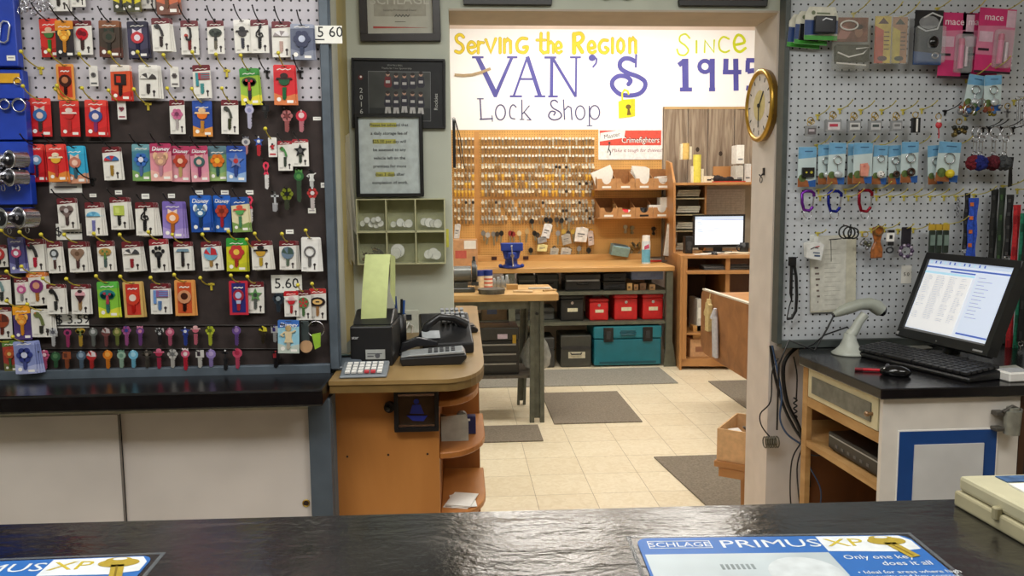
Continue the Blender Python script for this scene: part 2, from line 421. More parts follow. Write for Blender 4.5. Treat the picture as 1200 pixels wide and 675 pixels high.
def card(name,label,cat,loc,w,h,base,head,hf,kind,kc,ac,bc,rot=(0,0,0),group=None,style=0,body2=None,word=None,ks=.37):
    """hanging cardboard card: printed card, hang hole, and the decorated key as a part"""
    t=thing(name,label,cat,loc,rot=rot,group=group)
    hw=w/2
    m=MB()
    bs=mat(base,.35,0,.04,60);hd=mat(head,.35,0,.06,60);lt=mat((236,232,225),.5,0,0);dk=mat((60,50,50),.5,0,0)
    sl=mat(tuple(body2) if body2 else tuple(int(v*.82) for v in base),.35,0,.05,50)
    m.prism([(-hw,-h),(hw,-h),(hw,-.003),(hw-.003,0),(-hw+.003,0),(-hw,-.003)],0,.0012,'xz',0)
    if hf>0:
        m.prism([(-hw,-h*hf),(hw,-h*hf*.8),(hw,-.003),(hw-.003,0),(-hw+.003,0),(-hw,-.003)],-.0004,0,'xz',1)
        squig(m,-hw*.65,hw*.65,-h*hf*.62,h*.012,h*.02,-.0008,-.0004,2)
    m.prism([(-hw*.28,-h*.035),(hw*.28,-h*.035),(hw*.28,-h*.055),(-hw*.28,-h*.055)],-.0009,-.0004,'xz',3)
    if style==0:   # white card: small key mark bottom right, fine print bottom left
        m.disc(hw*.55,-h*.80,hw*.16,None,-.0006,0,10,3);m.prism([(hw*.48,-h*.95),(hw*.62,-h*.95),(hw*.62,-h*.8),(hw*.48,-h*.8)],-.0006,0,'xz',3)
        for k in range(2):m.prism([(-hw*.8,-h*(.9+.03*k)),(-hw*.35,-h*(.9+.03*k)),(-hw*.35,-h*(.885+.03*k)),(-hw*.8,-h*(.885+.03*k))],-.0006,0,'xz',4)
    elif style==1: # coloured card: darker band at the foot and a badge
        m.prism([(-hw,-h),(hw,-h),(hw,-h*.72),(0,-h*.80),(-hw,-h*.70)],-.0004,0,'xz',4)
        m.disc(-hw*.55,-h*.86,hw*.2,None,-.0008,0,10,2)
        m.prism([(hw*.2,-h*.95),(hw*.8,-h*.95),(hw*.8,-h*.88),(hw*.2,-h*.88)],-.0008,0,'xz',2)
    elif style==2: # framed card with inner panel
        m.prism([(-hw*.72,-h*.93),(hw*.72,-h*.93),(hw*.72,-h*.07),(-hw*.72,-h*.07)],-.0004,0,'xz',4)
        squig(m,-hw*.5,hw*.5,-h*.2,h*.012,h*.03,-.0009,-.0004,2)
    m.build('printed_card',[bs,hd,lt,dk,sl],t)
    k=MB()
    s=w*ks;zc=-h*(.42 if style!=2 else .47)
    blade(k,0,zc-s*.7,h*.88+zc-s*.7,w*.19,-.0028,-.0006,2)
    keyhead(k,kind,0,zc,s,-.0034,-.0006)
    if style==1:
        pass
    k.build('key_blank',[mat(kc,.3,.1,.05),mat(ac,.3,.1,.05),mat(bc,.3,.5,.05)],t)
    if word:
        text(word,w*.3,mat((235,235,240),.5,0,0),t,(0,-.0009,-h*.15),shear=.2)
    return t
def loose(label,loc,w,h,kind,kc,ac,bc,group=None):
    t=thing('key_blank',label,'key',loc,group=group)
    s=w*.5
    a=MB();keyhead(a,kind,0,-s,s,-.0022,0);a.disc(0,-s*.12,s*.18,None,-.003,-.0022,8,1)
    a.build('key_head',[mat(kc,.3,.2,.05),mat(ac,.3,.2,.05)],t)
    b=MB();blade(b,0,-s*1.75,h-s*1.75,w*.42,-.0018,-.0002,0);b.build('key_blade',mat(bc,.3,.4,.05),t)
    return t
_hk={}
def hook(label,loc,L=.09,tilt=.25,style='yellow',side=-1,base=True):
    """wire display hook: plate on the board, arm reaching out, raised tip"""
    k=(style,round(L,3),round(tilt,2),base)
    if k not in _hk:
        t=thing('peg_hook',label,'hook',loc,group='wire hooks on the display boards')
        c={'yellow':brass if False else mat((204,184,60),.4,.1,.05),'black':mat((25,22,22),.4,.3,0),'gold':mat((206,192,84),.4,.1,.05)}[style]
        m=MB()
        p=[(0,0,0),(0,-L*.25,0),(0,-L*.6,L*tilt*.25),(0,-L*.85,L*tilt*.6),(0,-L,L*tilt)]
        m.tube(p,.0019,6);m.build('wire_arm',c,t)
        if base:
            q=MB();q.box(-.009,.009,-.003,0,-.003,.003);q.box(-.003,.003,-.004,0,-.018,.004);q.build('mount_plate',c,t)
        q=MB();q.sph((0,-L,L*tilt),.0056 if style=='yellow' else .0026,8,6);q.build('tip',c if style!='yellow' else yel,t)
        _hk[k]=t;return t
    return dup(_hk[k],loc,label=label)
def pw(x0,x1,y,Y):return abs(aY(x1,y,Y).x-aY(x0,y,Y).x)
def ph(x,y0,y1,Y):return abs(aY(x,y1,Y).z-aY(x,y0,Y).z)
def sticker(label,x0,y0,x1,y1,Y,txt=None,tm=ink,name='price_label',cat='label',rot=0,group=None,size=None):
    w=pw(x0,x1,y0,Y);h=ph(x0,y0,y1,Y);c=aY((x0+x1)/2,(y0+y1)/2,Y)
    o=thing(name,label,cat,c,group=group,rot=(0,rot,0))
    MB().box(-w/2,w/2,-.0006,0,-h/2,h/2).build('paper_slip',paper,o)
    if txt:text(txt,size or h*.8,tm,o,(0,-.001,0),'handwriting')
    else:
        m=MB();m.box(-w*.35,w*.35,-.0009,-.0006,-h*.05,h*.1);m.build('print',mat((120,115,120),.6,0,0),o)
    return o
MAR=(105,24,34)   # maroon header
W0=(228,224,216)
rowname={'A':'cut-off top row','B':'second row','C':'third row','D':'fourth row','E':'fifth row','F':'sixth row','G':'seventh row','H':'eighth row','I':'ninth row','J':'lowest row'}
# x0,y0,x1,y1, look, base, header, headfrac, kind, keycolor, accent, blade, stack, style, body2
LB={
'A':[
(55,-30,78,13,'dark and white key card',(226,222,216),(40,30,35),.3,'figure',(60,50,50),(150,40,40),(60,55,50),1,0,None),
(80,-34,97,8,'pale key card',W0,MAR,.2,'round',(90,90,90),(200,200,200),(90,90,90),0,0,None),
(130,-32,150,14,'bright yellow key card',(222,205,30),(235,220,60),.2,'flower',(60,50,30),(30,30,30),(60,60,60),0,1,(60,60,40)),
(146,-30,163,14,'second yellow card overlapping it',(214,196,28),(235,220,60),.2,'star',(60,50,30),(30,30,30),(60,60,60),0,1,(70,70,40)),
(163,-35,180,10,'grey white key card',(200,196,190),(120,118,120),.2,'round',(90,90,90),(30,30,30),(90,90,90),0,0,None),
(180,-36,206,17,'orange and brown picture card',(196,92,48),(120,60,40),.3,'dog',(120,70,40),(220,170,120),(90,60,40),1,1,(110,60,40))],
'B':[
(45,22,67,67,'red card with a green key',(206,40,34),(225,60,50),.25,'cap',(70,120,60),(230,190,160),(60,140,60),0,1,(170,30,28)),
(64,24,85,67,'black and orange card with gold key',(34,26,30),(222,140,30),.28,'dog',(226,150,40),(250,200,90),(214,140,50),0,1,(30,24,28)),
(84,24,107,64,'white card with red rose key',W0,MAR,.18,'rose',(200,20,40),(120,10,30),(70,50,50),0,0,None),
(115,24,140,67,'dark brown camouflage pattern card',(66,52,42),(140,88,60),.22,'bow',(80,70,60),(50,60,50),(60,56,52),1,1,(90,50,40)),
(148,25,172,68,'dark blue and violet card',(62,58,86),(40,38,60),.2,'bow',(200,60,70),(230,220,230),(40,40,70),1,1,(40,36,60)),
(177,21,198,60,'white card with curved wrench key',W0,MAR,.2,'tool',(50,46,48),(120,120,120),(60,50,50),2,0,None),
(211,24,232,64,'white card with black saxophone key',W0,MAR,.2,'sax',(30,26,28),(180,60,50),(120,40,40),0,0,None),
(242,24,262,63,'white card with dark leaf key',W0,MAR,.2,'tree',(70,78,70),(40,44,44),(110,104,90),0,0,None),
(273,23,293,62,'white card with cowboy hat key',W0,(240,236,230),.2,'cap',(60,56,58),(40,36,40),(60,60,70),1,0,None),
(293,23,314,62,'white card with treble clef key',W0,MAR,.2,'clef',(26,24,26),(26,24,26),(40,40,40),0,0,None),
(318,25,340,67,'white card with pale parasol key',W0,MAR,.2,'umbrella',(226,222,222),(150,140,140),(190,160,150),1,0,None),
(340,28,367,70,'grey blue butterfly pattern card',(92,98,120),(150,156,176),.14,'flower',(60,64,90),(190,196,214),(70,76,100),1,1,(130,134,150))],
'C':[
(65,75,86,117,'orange framed card with black key',(224,150,70),(224,150,70),0,'round',(60,20,16),(190,120,80),(50,20,18),0,2,(196,60,28)),
(129,76,152,118,'orange and red ball team card',(214,80,40),(235,225,215),.2,'square',(40,30,30),(200,50,30),(50,30,30),1,1,(190,40,30)),
(162,76,185,115,'white card with grey shield key',W0,(240,236,230),.22,'umbrella',(70,66,66),(230,226,220),(70,64,64),2,0,None),
(225,76,246,115,'white card with flag key, upper',W0,MAR,.2,'flag',(176,60,70),(60,140,150),(80,160,160),0,0,None),
(280,80,302,123,'green and yellow cartoon card',(150,186,60),(60,140,60),.24,'tree',(60,70,50),(190,50,60),(60,50,70),1,1,(222,210,60)),
(320,76,345,123,'red card with dark green key',(206,40,48),(216,50,56),.18,'cap',(40,90,60),(60,40,40),(40,110,70),1,1,(210,120,70))],
'D':[
(33,115,59,160,'red card with blue hatted key',(208,38,40),(226,70,60),.2,'bow',(60,110,170),(230,200,190),(70,60,60),0,1,(190,34,36)),
(69,118,92,160,'red card with red capped key',(208,38,40),(226,70,60),.2,'cap',(190,40,40),(240,220,210),(200,60,60),0,1,(196,36,36)),
(99,117,124,160,'red card with blue and white key',(208,38,40),(226,70,60),.2,'bow',(60,80,150),(235,215,215),(150,60,120),1,1,(196,36,36)),
(198,117,216,157,'white card with pink bear key',W0,MAR,.18,'flower',(206,110,150),(120,60,90),(200,190,190),0,0,None),
(225,118,248,160,'blue card with orange hatted key',(40,70,150),(40,80,170),.3,'cap',(230,120,40),(240,200,150),(220,150,60),0,1,(214,140,60)),
(259,117,279,157,'white card with golf club key',W0,MAR,.18,'tool',(70,72,66),(40,40,40),(70,74,50),0,0,None)],
'E':[
(33,169,50,213,'narrow red card, pale blue key',(208,38,40),(226,70,60),.2,'round',(120,160,190),(230,230,235),(60,60,90),1,1,(190,34,36)),
(53,169,75,213,'red card with yellow hair key',(208,38,40),(226,70,60),.2,'cap',(230,180,60),(240,220,190),(200,60,60),1,1,(214,130,50)),
(75,171,98,215,'turquoise card with round-faced key',(50,160,200),(60,176,214),.26,'bow',(196,120,100),(240,200,180),(60,100,120),1,1,(200,140,110)),
(119,172,140,211,'white card with striped parasol key',W0,MAR,.18,'umbrella',(60,110,170),(200,50,60),(180,140,60),1,0,None),
(154,169,176,212,'teal fairy card with blue key',(70,130,150),(110,160,170),.2,'flower',(60,110,190),(220,220,235),(90,120,180),1,1,(120,160,90)),
(175,168,200,212,'pink card with ladies picture',(216,140,150),(170,50,90),.26,'dog',(200,150,130),(235,190,150),(210,150,170),0,1,(226,170,160)),
(200,171,222,213,'pink card with red haired key',(216,150,160),(176,54,92),.28,'flower',(190,70,50),(240,190,160),(210,180,120),0,1,(220,150,160)),
(222,171,243,213,'pink card with dark haired key',(214,140,160),(176,54,92),.28,'bow',(60,100,100),(220,180,170),(150,60,110),0,1,(216,150,160)),
(243,171,265,212,'green card with orange flower key',(120,160,110),(90,120,130),.3,'flower',(226,120,40),(240,180,60),(50,90,90),0,1,(150,176,110)),
(265,171,288,213,'blue card with silver blue key',(60,100,180),(40,70,150),.2,'star',(120,130,180),(190,60,60),(60,80,150),0,1,(140,170,210))],
'F':[
(66,232,88,269,'white card with grey shell key',W0,MAR,.2,'heart',(120,100,96),(200,190,190),(90,70,70),1,0,None),
(99,237,118,276,'white card with pale blue fan key',W0,MAR,.2,'umbrella',(120,190,220),(90,160,200),(130,130,200),2,0,None),
(128,231,149,269,'white card with lime mallet key',W0,MAR,.18,'square',(190,204,90),(210,220,120),(50,50,50),2,0,None),
(158,237,180,276,'white card with clef key, stacked',W0,MAR,.2,'clef',(26,24,26),(26,24,26),(40,40,40),3,0,None),
(190,236,214,279,'lavender card with orange round key',(140,120,190),(120,100,180),.24,'bow',(230,130,50),(250,220,200),(190,110,50),2,1,(170,150,206)),
(222,229,246,272,'deep blue card with figure key',(30,80,170),(34,96,190),.3,'dog',(60,110,160),(230,240,245),(30,60,100),1,1,(24,70,150)),
(249,229,270,272,'deep blue card with red-brown key',(30,84,170),(34,96,190),.3,'flower',(190,70,50),(120,40,30),(180,40,60),0,1,(40,90,170)),
(270,231,290,272,'blue and cream card, green key',(220,210,170),(30,80,160),.24,'cap',(90,160,90),(220,90,70),(90,150,110),1,1,(120,150,80))],
'G':[
(-12,287,8,313,'half-hidden white card, red key',W0,MAR,.2,'round',(190,50,50),(230,200,190),(60,60,60),0,0,None),
(8,278,27,320,'violet blue card, mottled key',(70,66,120),(100,96,150),.2,'bow',(190,70,110),(230,230,240),(50,50,90),1,1,(120,120,170)),
(28,280,51,318,'white card with red cocktail key',W0,MAR,.2,'tool',(40,36,40),(200,30,60),(190,30,60),2,0,None),
(54,283,71,320,'white card with light bulb key',W0,MAR,.2,'bulb',(70,72,74),(200,204,210),(90,60,60),1,0,None),
(79,283,101,319,'white card with brown seashell key',W0,MAR,.22,'heart',(150,120,100),(110,80,60),(90,60,60),2,0,None),
(113,282,132,318,'white card with palm tree key',W0,MAR,.22,'tree',(190,150,80),(90,130,70),(90,110,110),1,0,None),
(142,283,164,318,'white card with black umbrella key',W0,MAR,.22,'umbrella',(70,70,74),(230,226,222),(170,50,60),2,0,None),
(174,280,195,319,'white card with paw print key',W0,(150,40,50),.2,'paw',(30,28,32),(60,60,60),(30,28,32),1,0,None),
(203,283,224,317,'white card with hammer key',W0,MAR,.2,'hammer',(120,150,170),(40,36,40),(60,50,50),1,0,None),
(235,283,257,317,'white card with beach ball key',W0,MAR,.2,'ball',(120,180,210),(200,50,60),(190,150,90),1,0,None),
(265,279,289,318,'green and yellow card, red key',(206,200,40),(50,150,60),.26,'flower',(200,60,60),(240,200,80),(190,60,50),1,1,(190,190,40)),
(294,282,316,316,'white card with pirate hat key',W0,MAR,.2,'cap',(206,160,60),(40,34,36),(214,180,60),2,0,None),
(327,282,347,316,'white card with globe key',W0,MAR,.2,'ball',(110,130,150),(70,90,80),(110,130,110),2,0,None),
(353,278,373,318,'all-white card with ringed house key',(230,228,224),(230,228,224),.1,'ring',(110,108,110),(110,108,110),(120,120,120),2,0,None)],
'H':[
(-10,322,12,357,'white card with pale teal key',W0,MAR,.2,'tool',(120,150,150),(80,110,110),(60,60,60),0,0,None),
(16,325,33,357,'white card with pink shoe key',W0,MAR,.2,'bow',(200,90,150),(240,190,210),(150,150,150),0,0,None),
(30,319,53,358,'white card with purple hooded key',W0,(214,120,50),.16,'round',(120,40,110),(214,150,120),(190,120,60),2,0,None),
(54,333,75,368,'white card with headphone key',W0,MAR,.16,'tool',(30,28,30),(30,28,30),(60,60,60),1,0,None),
(83,333,104,368,'white card with ice cream key',W0,MAR,.18,'ice',(230,170,180),(60,30,36),(190,150,100),1,0,None),
(113,330,137,372,'green card with blue globe key',(130,190,60),(90,180,70),.22,'tree',(40,130,130),(180,60,80),(60,120,120),1,1,(214,214,60)),
(143,330,166,372,'gold framed card with red key',(206,170,100),(206,170,100),0,'round',(214,60,40),(240,220,210),(200,30,24),1,2,(196,50,40)),
(176,332,198,368,'white card with flag key, lower',W0,MAR,.2,'flag',(150,100,150),(110,150,210),(110,150,210),1,0,None),
(204,328,227,370,'orange framed card with badge key',(220,150,80),(220,150,80),0,'round',(214,150,110),(70,30,20),(50,20,16),1,2,(196,80,40)),
(268,329,290,369,'red framed navy card, capsule key',(190,40,60),(190,40,60),0,'bulb',(170,40,60),(190,200,230),(190,50,60),0,2,(40,40,110)),
(289,330,309,367,'white card with green bicycle key',W0,MAR,.2,'star',(100,150,90),(60,70,60),(110,116,110),0,0,None),
(346,340,364,375,'white card with green football key',W0,MAR,.2,'soccer',(90,130,80),(190,60,60),(90,130,80),0,0,None),
(362,338,382,375,'white card with rugby ball key',W0,(180,40,40),.18,'football',(40,30,34),(230,190,120),(190,140,90),0,0,None)],
'I':[
(-10,360,13,397,'white card with brown basketball key',W0,MAR,.16,'ball',(160,70,40),(90,40,30),(110,50,40),0,0,None),
(14,358,35,398,'purple card with orange header',(70,50,110),(238,160,30),.28,'dog',(240,150,50),(250,190,90),(230,150,40),0,1,(80,60,120)),
(36,362,60,395,'white card with frog leg key',W0,(220,216,208),.16,'tool',(110,120,70),(200,130,80),(60,60,56),2,0,None)],
'J':[
(2,399,18,436,'red and green festive card',(170,60,50),(90,130,60),.2,'flower',(200,90,50),(240,200,120),(80,120,70),1,1,(110,110,60)),
(15,400,40,438,'blue lavender butterfly card',(130,140,190),(150,160,210),.14,'flower',(50,60,130),(210,214,235),(80,90,160),3,1,(170,176,214))],
}
allhook={'B':'black','C':'yellow','A':'black','D':'yellow','E':'black','F':'black','G':'yellow','H':'yellow','I':'yellow','J':'yellow'}
for rn,items in LB.items():
    for i,(x0,y0,x1,y1,look,base,head,hf,kind,kc,ac,bc,stk,style,b2) in enumerate(items):
        off=.012+.006*stk
        Yc=YL-off-(.012 if (i%2) else 0)
        top=aY((x0+x1)/2,y0,Yc);w=pw(x0,x1,(y0+y1)/2,Yc);h=ph((x0+x1)/2,y0,y1,Yc)
        where='%s in the %s'%(ORD[i],rowname[rn])
        word=None
        if 'deep blue' in look or look.startswith('pink card'):word='Disney'
        rot=(0,random.uniform(-.03,.03),random.uniform(-.06,.02))
        c_=card('key_card',look+', '+where,'key card',top,w,h,base,head,hf,kind,kc,ac,bc,rot,'carded key blanks on the left display',style,b2,word)
        for s in range(stk):
            dup(c_,top+Vector((.0022*(s+1)+.001*random.random(),.0045*(s+1),-.001*(s+1))),rot=(0,rot[1]-.035*(s+1),rot[2]),label='spare copy %s behind the %s, %s'%(['right','second','third'][s],look,where) if False else 'copy %s behind %s, %s'%(['directly','second','third'][s],look,where))
        hk=top+Vector((0,0,-h*.045));hk.y=YL
        hook('wire hook holding the %s, %s'%(look,where),hk,.095,.28,allhook[rn],base=False)
# empty hooks on the left board
for (x,y,st,w_) in [(48,80,'yellow','far left under the red card'),(174,122,'yellow','below the grey shield card'),(266,83,'yellow','right of the upper flag card'),(248,333,'yellow','right of the orange framed badge card'),(313,84,'black','between the green and red cartoon cards'),(352,84,'black','right of the red cartoon card'),(109,210,'black','left of the striped parasol card'),(88,118,'yellow','just above the second red card'),(300,290,'yellow','above the pirate hat card')]:
    p=aY(x,y,YL);hook('empty wire display hook %s'%w_,p,.1,.28,st)
# small tags on hooks
def minitag(label,x0,y0,x1,y1,c,kc,Y=YL-.02):
    w=pw(x0,x1,y0,Y);h=ph(x0,y0,y1,Y);p=aY((x0+x1)/2,y0,Y)
    t=thing('key_tag',label,'tag',p)
    m=MB();m.prism([(-w/2,-h),(w/2,-h),(w/2,-.002),(w/2-.003,0),(-w/2+.003,0),(-w/2,-.002)],0,.0015,'xz',0);m.build('tag_card',mat((224,220,214),.5),t)
    k=MB();keyhead(k,c,0,-h*.45,w*.3,-.003,-.0002);k.box(-w*.35,w*.35,-.0006,0,-h*.9,-h*.82,0);k.build('emblem',[mat(kc,.4),mat((60,50,50),.4)],t)
    q=hook('wire hook holding the %s'%label,aY((x0+x1)/2,y0+1,YL)+Vector((0,0,-.002)),.08,.28,'yellow',base=False)
for a in [('small white bagged key tag below the rose card',104,77,114,101,'round',(90,90,90)),('small white bagged key tag right of shield card',199,78,209,102,'flower',(90,80,80)),('tiny white tag under the orange team card',137,118,147,140,'heart',(150,60,80)),('tiny white tag with red figure, fifth row',314,161,324,184,'figure',(190,40,50))]:
    minitag(*a)
# extra carded keys at the right of row five
for a in [(325,165,342,200,'white card with green hanging key',(80,140,80),(170,40,40),'tool'),(342,163,361,195,'white card with black crab key',(30,30,34),(90,90,90),'star')]:
    Yc=YL-.015;card('key_card',a[4]+', beside the loose keys','key card',aY((a[0]+a[2])/2,a[1],Yc),pw(a[0],a[2],180,Yc),ph(a[0],a[1],a[3],Yc),W0,(150,40,50),.14,a[7],a[5],a[6],(70,80,70),(0,0,0),'carded key blanks on the left display')
    hook('wire hook holding the %s'%a[4],aY((a[0]+a[2])/2,a[1]+2,YL),.09,.2,'black',base=False)
# loose keys
def loosekey(x,y0,y1,w,look,kind,kc,ac,bc,where,hk=True):
    Y=YL-.022;p=aY(x,y0,Y)
    loose('%s key, %s'%(look,where),p,pw(x-w*.57,x+w*.57,y0,Y),ph(x,y0,y1+1.2,Y),kind,kc,ac,bc,'loose key blanks on the left display')
    if hk:hook('short hook of the %s key, %s'%(look,where),aY(x,y0+1,YL),.035,.1,'black',base=False)
up='beside the cartoon cards'
for a in [(292,122,150,11,'pale lavender','bow',(190,186,214),(150,150,190),(190,186,210)),(311,122,138,9,'black','square',(30,30,34),(60,60,60),(40,40,40)),(336,129,154,12,'dusty pink','flower',(180,110,110),(120,60,60),(160,90,90)),(353,129,154,12,'red and white','round',(200,50,70),(230,200,200),(190,120,130)),
 (288,160,180,10,'white and grey','bow',(200,196,196),(120,120,130),(190,130,130)),(303,160,182,10,'blue and red flag','star',(60,90,170),(230,230,230),(190,50,60)),
 (350,199,236,12,'tall green','bow',(50,110,60),(90,150,80),(60,80,60)),(365,200,220,10,'white and black','figure',(220,220,216),(30,30,30),(200,200,200)),(366,220,245,11,'red and silver','flower',(190,60,60),(220,210,210),(200,190,190)),
 (322,225,247,13,'silver cross shaped','cross',(190,192,196),(90,90,90),(170,170,176)),(336,220,245,13,'yellow black spring','flower',(120,130,40),(30,30,30),(60,66,50))]:
    loosekey(a[0],a[1],a[2],a[3],a[4],a[5],a[6],a[7],a[8],up if a[2]<160 else 'upper right of dark backing')
R1=[(62,384,405,'white and grey','flower',(200,200,204),(90,90,100)),(79,384,406,'magenta patterned','bow',(170,60,110),(60,30,60)),(94,384,405,'yellow floral','tree',(200,160,60),(110,130,70)),(109,384,405,'grey camouflage','round',(110,114,110),(190,190,190)),(124,384,405,'brown and white','ball',(120,70,70),(200,190,190)),(137,384,404,'olive green','round',(110,120,60),(180,170,110)),(148,382,404,'pink and blue','flower',(170,90,150),(60,70,150)),(164,382,404,'violet and pink','bow',(120,70,140),(220,140,170)),(187,384,403,'black skull','dog',(40,36,40),(190,190,190)),(199,384,404,'rose pink','round',(190,90,120),(230,160,180)),(217,383,404,'blue star and red','star',(50,70,160),(230,230,236)),(229,382,403,'pink tiara','cap',(214,110,130),(240,190,190)),(246,382,404,'yellow green spotted','flower',(190,200,60),(90,110,40)),(277,382,404,'purple','round',(110,80,150),(170,140,190)),(308,382,402,'black and yellow','ball',(50,44,30),(214,200,60)),(322,381,400,'striped','square',(190,190,190),(60,50,120))]
for i,(x,y0,y1,look,k,c1,c2) in enumerate(R1):
    loosekey(x,y0,y1,9.5,look,k,c1,c2,tuple(int(v*.9) for v in c1),'%s in upper row of loose keys'%ORD[i])
R2=[(52,410,432,'pink floral','flower',(206,90,130),(230,190,200)),(65,412,430,'dark green','round',(50,90,60),(90,130,90)),(78,411,431,'copper brown','square',(150,80,50),(90,50,40)),(95,411,431,'slate blue','round',(90,110,130),(150,170,190)),(107,411,431,'red and white','ball',(190,50,50),(230,220,220)),(126,410,431,'plain orange','round',(226,130,40),(240,170,80)),(142,410,430,'pale mint','bow',(160,190,170),(110,150,130)),(156,410,430,'sky blue','round',(120,190,220),(170,220,240)),(172,410,430,'dark grey','heart',(70,66,60),(130,120,110)),(186,409,431,'crimson and pink','cap',(180,50,80),(230,120,150)),(202,409,430,'white polka','flower',(200,196,190),(110,110,110)),(217,408,433,'pink with red blade','bow',(214,100,130),(240,220,220)),(234,409,430,'white framed','square',(214,210,204),(60,50,60)),(247,409,429,'lilac','round',(150,130,190),(190,170,214)),(264,410,433,'black and white checked','cross',(40,40,44),(220,220,220)),(278,408,431,'raspberry pink','round',(206,80,110),(180,50,80)),(323,411,430,'black','square',(30,28,34),(190,60,70))]
for i,(x,y0,y1,look,k,c1,c2) in enumerate(R2):
    bc=(190,40,60) if 'red blade' in look else tuple(int(v*.9) for v in c1)
    loosekey(x,y0,y1,10.5,look,k,c1,c2,bc,'%s in lowest row of loose keys'%ORD[i])
# back-hung hook rails for the two rows of loose keys
for (xa,xb,y,lab) in [(58,330,381,'thin black rail carrying the upper row of loose keys'),(48,330,408.5,'thin black rail carrying the lowest row of loose keys'),(33,290,166.5,'thin black rail above the fifth row of cards')]:
    m=MB();a=aY(xa,y,YL);b=aY(xb,y,YL);m.tube([(0,-.004,0),(b.x-a.x,-.004,b.z-a.z)],.0018,6)
    n=12
    o=m.build('hook_rail',mat((60,56,54),.4,.5),None,a);tag(o,lab,'rail')
# awareness ribbons
for (x0,y0,x1,y1,l) in [(306,187,317,222,'pink awareness ribbon key beside the crab card'),(287,227,298,262,'pink awareness ribbon key right of the cream card')]:
    Y=YL-.02;w=pw(x0,x1,y0,Y);h=ph(x0,y0,y1,Y)
    t=thing('ribbon_key',l,'key',aY((x0+x1)/2,y0,Y),group='pink ribbon keys')
    m=MB();keyhead(m,'ribbon',0,-h*.3,w*.55,-.003,0);m.build('ribbon',[mat((226,60,90),.35)],t)
    m=MB();blade(m,.001,-h*.5,h*.5,w*.45,-.0018,0,0);m.build('key_blade',mat((220,216,214),.3,.2),t)
    hook('hook of the %s'%l,aY((x0+x1)/2,y0+2,YL),.04,.1,'black',base=False)
# price slips
for i,(x0,y0,x1,y1,l) in enumerate([(105,227,113,231,'above the blue fan card'),(135,223,143,228,'above the lime mallet card'),(166,227,175,233,'above the stacked clef cards'),(197,227,205,232,'above the lavender card'),(229,223,238,228,'above the first deep blue card'),(259,223,268,228,'above the second deep blue card'),(288,223,297,228,'above the lower pink ribbon'),(376,214,384,220,'at the right edge by the frame'),(361,244,370,250,'below the red and silver key'),(335,269,344,274,'above the globe card'),(367,137,376,141,'right of the red and white key')]):
    sticker('small white price sticker '+l,x0,y0,x1,y1,YL-.0012)
sticker('plain white paper slip under the turquoise card',58,213,96,226,YL-.0012,name='paper_note',cat='note')
sticker('white paper note under the seashell card in sixth row',66,262,96,281,YL-.0012,'$ ----',name='paper_note',cat='note')
sticker('handwritten 3.59 dollar price note above loose keys',67,365,104,384,YL-.0012,'$ 3.59',name='price_note',cat='note')
sticker('handwritten 5.60 price note near the football keys',318,322,354,343,YL-.0012,'5.60',name='price_note',cat='note')
o=sticker('handwritten 560 price note with arrow, on the frame edge',363,30,401,51,YL-.019,None,name='price_note',cat='note')
for c in list(o.children):
    if c.name.startswith('print'):bpy.data.objects.remove(c)
w=pw(363,401,40,YL)
text('5 60',.042,ink,o,(.012,-.001,.006),'handwriting')
m=MB();m.stroke([(-w*.05,-.014),(-w*.42,-.014)],.003,-.0012,-.0006);m.prism([(-w*.47,-.014),(-w*.36,-.009),(-w*.36,-.019)],-.0012,-.0006);m.build('arrow',ink,o)
# odd items lower right of the board
def hangtag(label,x0,y0,x1,y1,c,c2,kind='round'):
    Y=YL-.03;w=pw(x0,x1,y0,Y);h=ph(x0,y0,y1,Y);t=thing('key_blank',label,'key',aY((x0+x1)/2,y0,Y))
    m=MB();keyhead(m,kind,0,-w*.5,w*.5,-.003,0);m.build('key_head',[mat(c,.3),mat(c2,.3)],t)
    m=MB();blade(m,0,-w*.8,h-w*.8,w*.4,-.002,0,0);m.build('key_blade',mat(c,.3,.3),t)
    hook('hook of the '+label,aY((x0+x1)/2,y0+2,YL),.05,.1,'black',base=False)
hangtag('dark scribbled key left of the red helmet card',319,343,333,366,(40,50,60),(150,160,165),'flower')
Yc=YL-.03
card('key_card','white card with red helmet key under price note','key card',aY(341,341,Yc),pw(333,350,350,Yc),ph(341,341,371,Yc),W0,(190,30,40),.2,'cap',(200,40,50),(230,200,200),(200,60,60),(0,0,0),'carded key blanks on the left display')
Yc=YL-.05
card('key_card','pale blue card with bubbles, hung over the loose keys','key card',aY(338,375,Yc),pw(326,351,390,Yc),ph(338,375,414,Yc),(150,200,220),(60,110,190),.24,'figure',(230,210,170),(200,170,120),(220,210,190),(0,.03,0),None,1,(190,200,190),'Disney')
hook('long black hook carrying the bubbles card',aY(338,378,YL),.1,.1,'black')
Y=YL-.03
t=thing('keyring_fob','black strap fob with round tan disc, near lower right corner','key ring',aY(357,376,Y))
w=pw(352,362,390,Y);h=ph(357,376,400,Y)
m=MB();m.box(-w/2,w/2,-.004,0,-h,0);m.build('strap',mat((50,60,60),.6),t,bevel=.002)
m=MB();m.disc(w*.1,-h-w*.6,w*.75,None,-.006,0,16);m.build('disc',mat((190,150,110),.5),t)
hook('hook of the tan disc fob',aY(357,377,YL),.05,.1,'black',base=False)
t=thing('keyring_fob','chrome split ring with lime green fob, lower right corner','key ring',aY(370,378,Y))
m=MB();m.ring((0,-.002,-.02),.024,.002,'y',24,6);m.build('split_ring',chrome,t)
m=MB();m.prism([(-.012,-.035),(.014,-.03),(.012,-.072),(-.004,-.08)],-.006,0);m.build('fob',mat((150,190,60),.4),t)
hook('hook of the lime green fob',aY(370,380,YL),.05,.1,'black',base=False)
